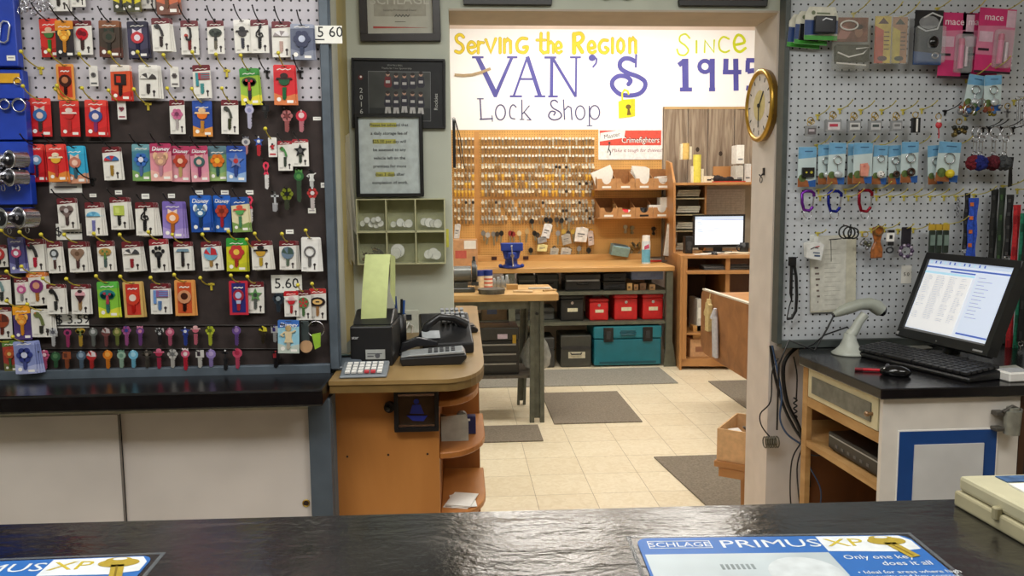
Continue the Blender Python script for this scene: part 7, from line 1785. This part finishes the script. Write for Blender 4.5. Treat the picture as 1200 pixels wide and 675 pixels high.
inbin(tb2,wb2,0,'tan_pad','tan paper pads in the first lower bin','papers',lambda m:(m.box(-.08,.06,-.05,.04,0,.05),m.box(.07,.10,-.0,.04,0.0,.13)),mat((170,130,80),.7))
# clipboard strips hung by the hutch
t=thing('clipboard','clipboard with white papers hung at the side of the hutch','clipboard',(aY(787,262,YP-.35).x,YP-.40,aY(787,262,YP-.35).z),rot=(0,.12,0))
h=ph(787,262,301,YP-.35);w=pw(780,795,280,YP-.35)
m=MB();m.box(-w/2,w/2,0,.004,-h,0);m.build('board',mat((120,84,50),.6),t)
for k in range(3):
    m=MB();m.box(-w/2+.01+.004*k,w*.42-.03*k,-.004-.003*k,-.001-.003*k,-h*.97,-.01);m.build('sheet',mat((226-8*k,224-8*k,216-8*k),.7),t)
m=MB();m.box(-.03,.03,-.018,.0,-.02,.012);m.tube([(0,.0,.01),(0,.02,.03)],.004,5);m.build('clamp',chrome,t)
# ---------------------------------------------------------------- hutch and computer desk at right rear
YD=6.98
wd=wood((190,138,84),(162,110,60),(5,5,1.4),.4,.05)
hx0=aY(800,420,YD).x;hx1=3.35
hz=aY(840,299,YD).z
hut=thing('hutch_desk','tall brown wooden computer hutch desk at the back right','desk',(hx0,YD+.03,0),-.12)
def hb(x0,x1,y0,y1,z0,z1,n,mt=wd):return MB().box(x0,x1,y0,y1,z0,z1).build(n,mt,hut,bevel=.002)
ht=aY(800,214,YD+.55).z
m=MB();m.prism([(0,0),(1.05,0),(1.05,aY(795,190,YP-.2).z+.02),(.75,aY(795,192,YP-.2).z),(.5,ht),(.45,hz),(0,hz)],-.022,0,'yz');m.build('side_panel',wd,hut,bevel=.002)
hb(.001,hx1-hx0,.0,1.05,hz-.03,hz,'desk_top')
ksz=aY(840,317,YD).z
hb(.03,hx1-hx0,-.02,.40,ksz-.03,ksz,'keyboard_shelf')
hb(.001,hx1-hx0,.02,1.03,.03,.10,'base_plinth')
hb(.001,.04,.0,.02,.1,hz-.031,'front_stile')
zcs=aY(815,391,YD).z
hb(.041,.9,.03,1.0,zcs-.02,zcs,'cabinet_shelf')
hb(aY(850,360,YD).x-hx0,aY(855,360,YD).x-hx0,.03,1.0,.1,hz-.031,'partition')
hb(.001,hx1-hx0,1.03,1.05,.1,hz-.031,'back_panel',wood((120,76,40),(90,56,28),(5,5,1.4)))
hb(.001,hx1-hx0,.55,1.04,ht-.025,ht,'top_shelf')
hb(aY(822,205,YD+1.0).x-hx0,hx1-hx0,1.03,1.055,ht+.001,aY(840,195,YD+1.0).z,'top_back_rail')
hb(.001,hx1-hx0,1.03,1.05,hz+.001,ht-.026,'upper_back_panel',mat((176,168,150),.7,0,.08,10))
cbx=aY(815,280,YD+.7).x-hx0
hb(cbx,cbx+.02,.7,1.02,hz+.001,ht-.026,'cubby_side')
for k,zf in enumerate((.28,.52,.76)):hb(.001,cbx-.001,.7,1.02,hz+(ht-hz)*zf,hz+(ht-hz)*zf+.012,'cubby_shelf',mat((196,186,150),.5))
for k,zf in enumerate((.005,.30,.54,.78)):
    z=hz+(ht-hz)*zf+(.0125 if k else .0)
    t=thing('paper_stack','small pile of white cards in the hutch cubby, %s from bottom'%ORD[k],'papers',(hx0+cbx*.5+.106,YD+.85,z+.001),-.12,group='paper piles in the hutch cubbies')
    for q in range(3):
        m=MB();m.cb((0,0,.012+.022*q),(cbx*.7,.22,.018),0,Matrix.Rotation(.06*(q-1),4,'Z'));m.build('paper_pack',mat((220-10*q,216-10*q,200-12*q),.7),t)
# paper pinned to the hutch back
t=thing('wall_chart','large pale grey paper chart pinned above the hutch monitor','chart',(aY(848,237,YD+1).x,YD+.972,aY(848,237,YD+1).z),-.12)
w=pw(825,871,237,YD+1);h=ph(848,222,252,YD+1)
m=MB();m.box(-w/2,w/2,-.002,0,-h/2,h/2,0)
for k in range(9):m.box(-w*.45,w*.42,-.0026,-.002,h*.40-k*h*.09,h*.41-k*h*.09,1)
for k in range(8):m.box(-w*.45+k*w*.12,-w*.447+k*w*.12,-.0025,-.002,-h*.36,h*.41,1)
m.build('chart_sheet',[mat((204,200,192),.7),mat((170,166,160),.7)],t)
# monitor on the hutch
Ym=YD+.35
w=pw(812.5,873,270,Ym);z1m=aY(840,251.5,Ym).z;z0m=aY(840,290,Ym).z
mx=(aY(812.5,270,Ym).x+aY(873,270,Ym).x)/2
t=thing('monitor','black widescreen monitor with pale window on the hutch desk','monitor',(mx,Ym,hz+.0005))
a_,b_=z0m-hz,z1m-hz
m=MB();bz=.016
for q in((-w/2,w/2,b_-bz,b_),(-w/2,w/2,a_,a_+bz*1.6),(-w/2,-w/2+bz,a_+bz*1.6,b_-bz),(w/2-bz,w/2,a_+bz*1.6,b_-bz)):m.box(q[0],q[1],0,.03,q[2],q[3])
m.box(-w/2+.01,w/2-.01,.0301,.05,a_+.01,b_-.01);m.build('bezel',mat((24,25,27),.35),t)
m=MB();x0=-w/2+bz+.001;zA_=a_+bz*1.6+.001;zB_=b_-bz-.001
m.box(x0,-x0,.006,.02,zA_,zB_,0);m.box(x0,-x0,.005,.006,zB_-.03,zB_,1);m.box(x0+.06,-x0,.0045,.005,zB_-.036,zB_-.032,2)
for k in range(8):m.box(x0+.02,x0+.06+.01*(k%3),.0045,.006,zB_-.055-.018*k,zB_-.051-.018*k,2)
for k in range(6):m.box(x0+.1,x0+.2+.03*(k%3),.0045,.006,zB_-.07-.022*k,zB_-.067-.022*k,2)
m.build('screen',[scr((226,232,240),.72),scr((190,204,226),.65),scr((120,140,190),.5)],t)
m=MB();m.box(-.04,.04,.02,.05,.012,a_+.02);m.build('stand_neck',blackp,t);m=MB();m.disc(0,0.04,.14,.09,0,.012,24,0,'xy');m.build('stand_base',mat((30,30,32),.3),t)
# things on hutch top, desk
def on(px,Y,z):return Vector((aY(px,300,Y).x,Y,z+.0005))
Yh=YD+.75
for (x0,y0,x1,y1,c,lab) in [(796,168,804,198,(226,190,110),'taller tan'),(812,181,821,214,(228,216,90),'shorter yellow')]:
    Y=Yh if lab[0]=='s' else YD+1.0
    base=ht if lab[0]=='s' else aY(800,199,Y).z
    p=aY((x0+x1)/2,y1,Y)
    t=thing('paper_tube','%s cardboard tube standing up at the hutch top'%lab,'tube',(p.x,Y if lab[0]=='s' else YD+.9,base+.0005 if lab[0]=='s' else hut.location.z+aY(795,190,YP-.2).z+.021))
    hh=ph(x0,y0,y1,Y);r=pw(x0,x1,y0,Y)/2
    m=MB();m.cyl((0,0,0),(0,0,hh if lab[0]=='s' else aY(800,168,YD+.9).z-t.location.z),r,seg=18);m.build('tube_wall',mat(c,.6),t)
    m=MB();m.box(-r*1.5,-r*.9,-.01,.03,.0,hh*.6);m.box(r*1.0,r*1.7,-.01,.03,0,hh*.5);m.build('side_papers',mat((226,220,196),.7),t)
for (x0,y0,x1,y1,lab,c,dy) in [(863,172,872,194,'white upright carton topmost at hutch right end',(238,236,230),0),(862,194,871,216,'grey white carton below the topmost one',(200,198,190),0),(872,192,880,216,'white binder at the hutch right end',(230,230,228),.05)]:
    Y=Yh+dy;w=pw(x0,x1,y0,Y);h=ph(x0,y0,y1,Y);p=aY((x0+x1)/2,y1,Y)
    z=ht+.0005 if y1>200 else ht+.0005+ph(863,194,216,Yh)+.001
    t=thing('white_carton',lab,'box',(p.x,Y,z));m=MB();m.box(-w/2,w/2,0,.15,0,(aY(865,y0,Y).z-z) if y1>200 else h);m.build('carton',mat(c,.6),t,bevel=.003)
    m=MB();m.box(-w*.3,w*.3,-.001,0,h*.2,h*.28);m.build('print',mat((120,120,124),.6),t)
t=thing('white_box','small cream box on the hutch top beside the yellow tube','box',on(828,Yh,ht));MB().box(-.05,.05,-.04,.06,0,.065).build('carton',mat((226,214,190),.6),t,bevel=.003);MB().box(-.02,.02,-.041,-.0401,.02,.035).build('print',ink,t)
t=thing('crumpled_cloth','crumpled black cloth on the hutch top shelf','cloth',on(842,Yh,ht));m=MB()
for k in range(7):m.sph((-.09+.03*k,random.uniform(-.02,.02),.035),(.045,.05,.03+.012*math.sin(k)),10,6)
m.build('cloth_folds',mat((36,26,26),.8),t)
t=thing('red_folder','flat red and black folder on the hutch top front','folder',on(851,YD+.62,ht),.05);m=MB();m.box(-.14,.16,-.05,.05,0,.012);m.build('cover',mat((190,60,44),.5),t);m=MB();m.prism([(-.10,-.04),(.13,-.03),(.16,.03),(-.06,.04)],.0125,.03,'xy');m.build('black_insert',blackp,t)
# desk clutter
t=thing('speaker','small black computer speaker left of the rear monitor','speaker',on(806,YD+.3,hz))
m=MB();m.box(-.035,.035,-.04,.05,0,.16);m.build('cabinet',blackp,t,bevel=.006,seg=2);m=MB();m.cyl((0,-.044,.09),(0,-.0405,.09),.025,seg=18);m.cyl((0,-.045,.05),(0,-.0405,.05),.02,seg=16);m.build('grille',mat((60,60,62),.5),t)
t=thing('black_mug','dark mug at right of the rear monitor','mug',on(872,YD+.15,hz));m=MB();m.lathe([(.038,0),(.042,.10),(.038,.10),(.034,.01)],seg=18);m.build('mug_wall',blackp,t);m=MB();m.ring((-.045,0,.05),.025,.006,'y',14,6);m.build('mug_handle',blackp,t)
t=thing('desk_papers','loose white papers on the rear desk front edge','papers',on(826,YD+.10,hz),.1)
for k in range(3):
    m=MB();m.cb((-.04+.08*k,.01*k,.003+.004*k),(.12,.09,.003),0,Matrix.Rotation(.3*k-.2,4,'Z'));m.build('sheet',paper,t)
t=thing('desk_papers','pale papers stacked near the rear monitor right side','papers',on(862,YD+.12,hz),-.1)
for k in range(3):
    m=MB();m.cb((.01*k,0,.003+.006*k),(.20,.12,.005),0,Matrix.Rotation(.1*k,4,'Z'));m.build('sheet',mat((226,214,190),.7),t)
t=thing('small_mouse','small black mouse on the rear desk by the monitor base','mouse',on(837,YD+.06,hz));m=MB();m.sph((0,0,.0),(.03,.045,.028),14,8);m.v=[Vector((v.x,v.y,max(0,v.z))) for v in m.v];m.build('shell',blackp,t);m=MB();m.cyl((-.004,-.025,.022),(.004,-.025,.022),.007,seg=10);m.build('wheel',steel,t)
t=thing('keyboard','grey keyboard on the rear pull-out shelf','keyboard',on(850,YD+.13,ksz));m=MB();m.prism([(-.08,0),(.08,0),(.08,.028),(-.08,.014)],-.22,.22,'yz');m.build('case',mat((80,82,84),.45),t,bevel=.003)
m=MB()
for r_i in range(5):
    for k in range(16):m.cb((-.205+.0272*k,-.062+.028*r_i,.021+.0030*r_i+.004),(.022,.022,.008),0)
m.build('keycaps',mat((120,122,124),.45),t)
# things in the cabinet
for k,(a__,b__,c,lab) in enumerate([(818,824,(206,204,196),'white spined'),(826,831,(30,30,32),'black'),(833,838,(60,70,90),'dark blue')]):
    w=pw(a__,b__,380,YD+.1);t=thing('binder','%s binder standing inside the rear desk cabinet'%lab,'binder',on((a__+b__)/2,YD+.12,zcs));m=MB();m.box(-w/2,w/2,0,.26,0,.30);m.build('cover',mat(c,.5),t,bevel=.003);m=MB();m.box(-w*.3,w*.3,-.001,0,.12,.22);m.build('spine_label',paper,t)
t=thing('cardboard_carton','tan carton inside the rear desk cabinet bottom','box',on(823,YD+.1,.10));MB().box(-.1,.12,0,.3,0,.17).build('carton',mat((206,160,116),.7),t,bevel=.003);MB().box(-.05,.04,-.001,0,.05,.1).build('print',mat((150,100,70),.6),t)
t=thing('wood_offcut','short wood offcut standing on the tan carton','block',on(820,YD+.12,.271));MB().box(-.05,.05,0,.1,0,.12).build('block',wood((206,160,96),(180,130,70)),t)
m=MB();m.disc(0,.06,.012,None,-.001,0);m.build('knot',mat((90,56,30),.7),t)
# ---------------------------------------------------------------- side table with hinged panel (right, mid distance)
XS=aY(823,380,5.7).x
p0=aY(823,380,5.72)
ztop=aY(825,341,5.72).z;zbot=aY(823,411,5.72).z
pr=aY(871,380,4.95)
wt_=thing('side_table','work table end with worn round-cornered wood panel, right of the workshop','table',(p0.x,5.72,0))
d=Vector((pr.x-p0.x,4.95-5.72,0));Ld=d.length*1.5;an=math.atan2(d.y,d.x)
T_=Matrix.Rotation(an,4,'Z')
P=[(0,zbot+.09),(.012,zbot+.05),(.05,zbot+.01),(.1,zbot-.005),(Ld,zbot-.03),(Ld,ztop+.01),(.04,ztop+.01),(.01,ztop-.01),(0,ztop-.05)]
m=MB();m.T=T_;m.prism(P,-.012,.012);m.build('worn_panel',wood((168,116,70),(128,84,48),(7,7,7),.6,.3),wt_)
m=MB();m.T=T_;m.prism([(.03,ztop+.0105),(Ld,ztop+.0105),(Ld,ztop+.022),(.03,ztop+.022)],-.014,.014);m.build('lit_edge',mat((214,206,190),.5),wt_)  # light catching the panel's top edge, put in as a pale strip
m=MB();m.T=T_;m.box(.12,Ld,.013,.55,ztop-.03,ztop);m.build('table_top',wd,wt_)
for (u,vv) in((Ld-.12,.08),(Ld-.12,.5)):
    m=MB();m.T=T_;m.box(u-.025,u+.025,vv-.025,vv+.025,0,ztop-.031);m.build('leg',wd,wt_)
nrm=Vector((math.sin(an),-math.cos(an),0))
def hang_on(name,label,cat,u,z,fn,mt,part):
    o=Vector((p0.x,5.72,0))+Vector((math.cos(an),math.sin(an),0))*u+nrm*.0125
    t=thing(name,label,cat,(o.x,o.y,z),an);m=MB();fn(m);m.build(part,mt,t);return t
zz=(ztop+zbot)/2
def glove(m):
    m.prism([(-.035,-.13),(.03,-.13),(.035,-.02),(.04,.06),(.02,.07),(.012,.10),(-.008,.10),(-.014,.07),(-.03,.075),(-.04,.03),(-.065,.0),(-.06,-.02),(-.034,-.03)],-.03,-.004)
    m.tube([(0,-.012,.10),(0,-.006,.14)],.004,6)
t=hang_on('tan_glove','tan work glove hanging on the worn panel','glove',.21,zz+.09,glove,mat((206,184,130),.7,0,.1),'glove_body')
def rolls(m):
    for k in range(3):m.tube([(-.02+.024*k,-.02,.14),(.012+.024*k,-.022,-.14)],.014,10)
    m.tube([(-.01,-.02,.13),(.01,-.02,.20)],.02,8,rs=[.03,.012])
t=hang_on('paper_rolls','rolled grey papers clipped beside the glove','papers',.34,zz-.06,rolls,mat((186,184,190),.6),'rolled_sheet')
# ---------------------------------------------------------------- low stand with cardboard box near the doorway right side
zst=.34
q0=aZ(838,541,zst)
lt=thing('low_stand','low wooden stand just beyond the right door jamb','stand',(q0.x+.0,q0.y+.02,0))
an2=-.62
T_=Matrix.Rotation(an2,4,'Z')
m=MB();m.T=T_;m.box(0,.46,-.0,.40,zst-.03,zst);m.build('top_board',wd,lt,bevel=.004)
m=MB();m.T=T_;m.box(.02,.44,.012,.03,zst-.075,zst-.031);m.build('apron',wd,lt)
for (u,vv) in((.2,.05),(.42,.05),(.05,.35),(.42,.35)):
    m=MB();m.T=T_;m.prism([(u-.012,0),(u+.012,0),(u+.02,zst-.031),(u-.02,zst-.031)],vv-.016,vv+.016);m.build('leg',wd,lt)
bxh=ph(838,503,540,q0.y)
ob=thing('open_carton','open cardboard box full of scraps on the low stand','box',(lt.location.x,lt.location.y,zst+.0005),an2)
cb_=mat((214,172,124),.7,0,.08)
for n,a in(('front_wall',(.01,.42,.012,.018,0,bxh)),('rear_wall',(.01,.42,.32,.326,0,bxh)),('left_wall',(.01,.016,.0185,.3195,0,bxh)),('right_wall',(.414,.42,.0185,.3195,0,bxh))):MB().box(*a).build(n,cb_,ob)
MB().box(.017,.413,.0185,.3195,0,.006).build('floor_panel',cb_,ob)
m=MB()
sc_=thing('paper_scraps','crumpled white and grey scraps inside the open carton','scraps',(lt.location.x,lt.location.y,zst+.007),an2);sc_['kind']='stuff'
for k in range(50):m.cb((random.uniform(.06,.37),random.uniform(.07,.27),random.uniform(.04,bxh-.015)),(.07,.05,.006),k%2,Matrix.Rotation(random.uniform(-1,1),4,'X')@Matrix.Rotation(random.uniform(-3,3),4,'Z'))
m.build('scrap_pile',[mat((206,200,190),.7),mat((130,126,120),.7)],sc_)
# ---------------------------------------------------------------- floor mats
def fmat(label,x0,x1,y0,y1,c,sk=0):
    t=MB();t.prism([(x0-(x0+x1)/2,0),(x1-(x0+x1)/2,0),(x1-(x0+x1)/2+sk,y1-y0),(x0-(x0+x1)/2+sk,y1-y0)],0,.008,'xy',0)
    o=t.build('floor_mat',mat(c,.95,0,.18,90,bump=.6),None,((x0+x1)/2,y0,.0005),bevel=.002);tag(o,label,'floor mat')
    return o
fmat('long grey floor mat along the back bench foot',-.3,1.82,6.48,7.12,(138,134,124))
fmat('brown grey floor mat in the middle beside the steel table',.63,1.25,5.34,6.24,(122,112,98))
fmat('brown grey floor mat beneath the steel table legs, near end',-.35,.515,4.96,5.33,(122,112,98))
fmat('brown grey floor mat at right near the doorway jamb',1.22,2.0,3.75,4.57,(122,112,98),-.08)
fmat('brown grey floor mat at far right before the hutch',2.09,2.75,5.3,6.52,(122,112,98))
# ================================================================ KEY WALL (back pegboard)
def keyproto(name,label,hc,bc,tagc=None,grp=None):
    t=thing(name,label,'key',(0,YP-.0070,0),group=grp)
    m=MB();m.tube([(0,0,.005),(0,-.05,.008)],.0035,5);m.box(-.010,.010,-.004,0,-.006,.016)
    m.build('white_peg',mat((240,236,224),.5,0,0),t)
    m=MB();m.disc(0,-.020,.0145,.017,-.030,-.026,10,0);m.disc(.002,-.021,.0135,.016,-.038,-.034,10,0);m.build('key_head',mat(hc,.4,.1,0),t)
    m=MB();m.prism([(-.007,-.032),(.008,-.032),(.009,-.068),(.003,-.076),(-.007,-.070)],-.030,-.026);m.prism([(-.004,-.034),(.010,-.034),(.010,-.066),(.0,-.073)],-.038,-.034);m.build('key_blade',mat(bc,.4,.15,0),t)
    return t
cols=[('pale steel',(236,226,200),(150,112,68)),('brassy yellow',(232,186,80),(222,166,50)),('dark brown',(160,126,84),(130,100,66)),('grey steel',(190,184,170),(136,124,104)),('black headed',(50,46,44),(190,180,160))]
protos={}
def keyat(px,py,ci,label,grp,big=1.0):
    p=aY(px,py,YP-.03);loc=(p.x,YP-.0070,p.z+.03)
    if ci not in protos:
        k=keyproto('key_bundle',label,cols[ci][1],cols[ci][2],grp=grp);protos[ci]=k
        k.location=loc;return k
    return dup(protos[ci],loc,label=label,group=grp)
rows=[166.6,176.8,186.7,197,207,216.4,225.6,238.5,248,257.5]
rest=[];cnt_=0
for ri,y in enumerate(rows):
    for blk_,x0,n,st in(('left',533.5,6,4.15),('main',565.5,34,3.92)):
        for k in range(n):
            x=x0+k*st
            if ri>6 and random.random()<.06:continue
            if ri in(4,5,6) and (blk_=='left' and ri==6 or random.random()<(.35 if ri==6 else .2)):ci=1
            elif k>20 and random.random()<.12:ci=4
            elif ri>=7:ci=random.choice([2,3,3,0,4 if random.random()<.4 else 3])
            else:ci=random.choice([0,0,0,2,3])
            g='%s key bundles in the %s block, %s row'%(cols[ci][0],blk_,ORD[ri])
            # the rows whose keys show largest are individuals; three rows go into one stuff object
            if ri in(0,1,2):rest.append((x,y,ci));continue
            cnt_+=1
            if cnt_>300:rest.append((x,y,ci));continue
            keyat(x,y+random.uniform(-.4,.4),ci,'%s key bundle in the %s row, %s block of key wall'%(cols[ci][0],ORD[ri],blk_),g)
t=thing('key_bundle_rows','remaining rows of small key blanks hung at the top of the key wall','keys',(0,YP-.0070,0));t['kind']='stuff'
m=MB()
for (x,y,ci) in rest:
    p=aY(x,y+random.uniform(-.4,.4),YP-.03);X,Z=p.x,p.z+.03
    m.T=Matrix.Translation((X,0,Z))
    m.box(-.010,.010,-.045,0,-.006,.016,5);m.disc(0,-.016,.013,.014,-.038,-.030,8,ci);m.prism([(-.005,-.026),(.008,-.026),(.007,-.058),(.003,-.064),(-.005,-.060)],-.036,-.030,'xz',ci)
m.build('key_rows',[mat(c[2],.35,.2,0) for c in cols]+[mat((240,236,224),.5,0,0),mat((232,222,196),.4,.1,0)],t)
# bigger odd keys, tags and bags near the foot of the key wall
def oddkey(px,py,l,c,lab,ang=0):
    p=aY(px,py,YP-.05);t=thing('hanging_key',lab,'key',(p.x,YP-.0070,p.z),rot=(0,ang,0),group=None)
    m=MB();m.tube([(0,0,0),(0,-.05,.004)],.003,5);m.build('peg',steel,t)
    m=MB();m.disc(0,-.03,.024,.028,-.042,-.034,12,0);m.build('key_head',mat(c,.35,.2,0),t)
    m=MB();m.prism([(-.008,-.055),(.010,-.055),(.010,-l),(.0,-l-.012),(-.008,-l)],-.040,-.034);m.build('key_blade',mat((150,140,110),.35,.5),t)
od=[(566,270,'grey'),(572,272,'silver'),(578,271,'grey'),(583,271,'dark'),(588,270,'black'),(598,270,'red tagged'),(601,271,'red tagged'),(608,270,'cream'),(618,268,'tan'),(626,270,'black'),(630,272,'dark'),(654,270,'steel'),(660,268,'gold'),(666,270,'dark'),(671,268,'gold'),(676,270,'steel'),(683,270,'grey'),(693,268,'amber'),(623,256,'black'),(640,254,'black'),(645,255,'black'),(652,254,'dark'),(658,255,'black'),(668,254,'grey'),(622,290,'black'),(650,288,'dark'),(667,290,'dark'),(679,288,'steel'),(690,290,'black')]
oc={'grey':(130,128,124),'silver':(190,188,184),'dark':(70,62,54),'black':(28,28,30),'red tagged':(150,50,50),'cream':(220,206,170),'tan':(200,170,120),'steel':(150,150,150),'gold':(196,160,70),'amber':(220,160,40)}
for i,(x,y,c) in enumerate(od):
    row='upper odd row' if y<260 else 'middle odd row' if y<280 else 'lowest odd row'
    oddkey(x,y,.10+.02*(i%3),oc[c],'%s hanging key, %s %s'%(c,(ORD[i] if i<24 else ['third last','fourth last','fifth last','second last','very last'][i-24])+' odd piece,',row),random.uniform(-.15,.15))
for (x0,y0,x1,y1,a,lab,c) in [(638,262,648,280,.25,'white crumpled paper packet hanging left on the key wall',(226,226,228)),(629,277,640,285,-.2,'grey plastic packet hanging beneath the left paper packet',(150,150,152)),(630,286,642,295,.1,'yellowish square note at the foot of key wall',(226,216,150)),(675,266,690,284,.12,'large white paper packet hanging right on key wall',(230,228,224)),(688,270,695,288,-.1,'pale pink paper packet behind the large white one',(206,190,184)),(645,290,655,301,.1,'clear parts bag hanging under the white packet',(176,172,160)),(657,274,668,287,-.2,'grey clear bag of parts in the middle of key wall',(170,166,156)),(658,290,670,302,.15,'small clear bag at the very foot of key wall',(190,186,176)),(533,262,540,280,.1,'white paper bag hanging at the left edge of key wall',(214,212,208))]:
    w=pw(x0,x1,y0,YP-.08);h=ph(x0,y0,y1,YP-.08);p=aY((x0+x1)/2,y0,YP-.08)
    t=thing('hanging_packet',lab,'packet',(p.x,YP-.0070,p.z),rot=(0,a,0))
    m=MB();m.tube([(0,0,0),(0,-.075,.0)],.003,5);m.build('peg',steel,t)
    m=MB();m.prism([(-w/2,-h),(w*.45,-h*.96),(w/2,-.01),(w*.1,0.0),(-w*.48,-.012)],-.078,-.062);m.build('packet_body',mat(c,.6,0,.12,30),t,bevel=.003)
    m=MB();m.box(-w*.3,w*.25,-.0792,-.0785,-h*.5,-h*.42);m.box(-w*.3,w*.1,-.0792,-.0785,-h*.65,-h*.6);m.build('writing',mat((110,110,116),.7),t)
for i,(x,y) in enumerate([(579,303),(616,303)]):
    t=thing('bench_outlet','small dark outlet on the bench back rail, %s of vise'%('left' if i==0 else 'right'),'outlet',(aY(x,y,YB-.12).x,YBF+.8995,zbt+.032))
    m=MB();m.box(-.028,.028,-.006,0,-.018,.018);m.build('face_plate',mat((70,34,24),.5),t,bevel=.002);m=MB();m.box(-.014,-.006,-.008,-.006,-.008,.008);m.box(.006,.014,-.008,-.006,-.008,.008);m.build('slot',blackp,t)
# ================================================================ LIGHTS, CAMERA
def arealight(name,loc,sx,sy,power,col=(1,1,1),rot=(0,0,0)):
    l=bpy.data.lights.new(name,'AREA');l.shape='RECTANGLE';l.size=sx;l.size_y=sy;l.energy=power;l.color=col
    o=bpy.data.objects.new(name,l);COL.objects.link(o);o.location=loc;o.rotation_euler=rot;return o
def fixture(label,x,y,z,sx,sy,power,col,e):
    t=thing('ceiling_light',label,'light',(x,y,z),group=None)
    m=MB();m.box(-sx/2-.03,sx/2+.03,-sy/2-.03,sy/2+.03,-.05,0);m.build('housing',whitep,t)
    m=MB();m.box(-sx/2,sx/2,-sy/2,sy/2,-.062,-.0505);m.build('diffuser',mat((255,250,240),.5,0,0,1,e),t)
    arealight('area_lamp',(x,y,z-.07),sx,sy,power,col)
warm=(1,.96,.89)
for (x,y,p) in [(.3,4.9,46),(2.2,4.9,40),(.75,7.0,8),(2.15,7.0,6)]:
    fixture('fluorescent ceiling panel of the back workshop at %s'%('left front' if (x<1 and y<5) else 'right front' if y<5 else 'left rear' if x<1 else 'right rear'),x,y,3.61,1.2,.5,p,warm,13 if y>6 else 3)
for (x,y,p,n) in [(-1.1,.8,29,'left'),(1.7,.7,20,'right'),(.3,1.5,19,'middle')]:  # middle one is an added fill to brighten the framed-notice wall
    fixture('fluorescent ceiling panel above the sales counter, %s one'%n,x,y,2.89,1.2,.6,p,(.99,1,.98),3)
sc=bpy.context.scene
w=bpy.data.worlds.new('world');sc.world=w;w.use_nodes=True;w.node_tree.nodes['Background'].inputs[0].default_value=(.5,.52,.55,1);w.node_tree.nodes['Background'].inputs[1].default_value=.05
cam=bpy.data.cameras.new('camera');cam.sensor_width=36;cam.lens=F_/1200*36;cam.clip_start=.05
co=bpy.data.objects.new('camera',cam);COL.objects.link(co)
M_=Matrix((Rv,Uv,tuple(-x for x in Fv))).transposed().to_4x4();M_.translation=(0,0,H);co.matrix_world=M_
sc.camera=co
sc.view_settings.view_transform='Standard';sc.view_settings.look='None';sc.view_settings.gamma=1;sc.view_settings.use_curve_mapping=False
sc.view_settings.exposure=0
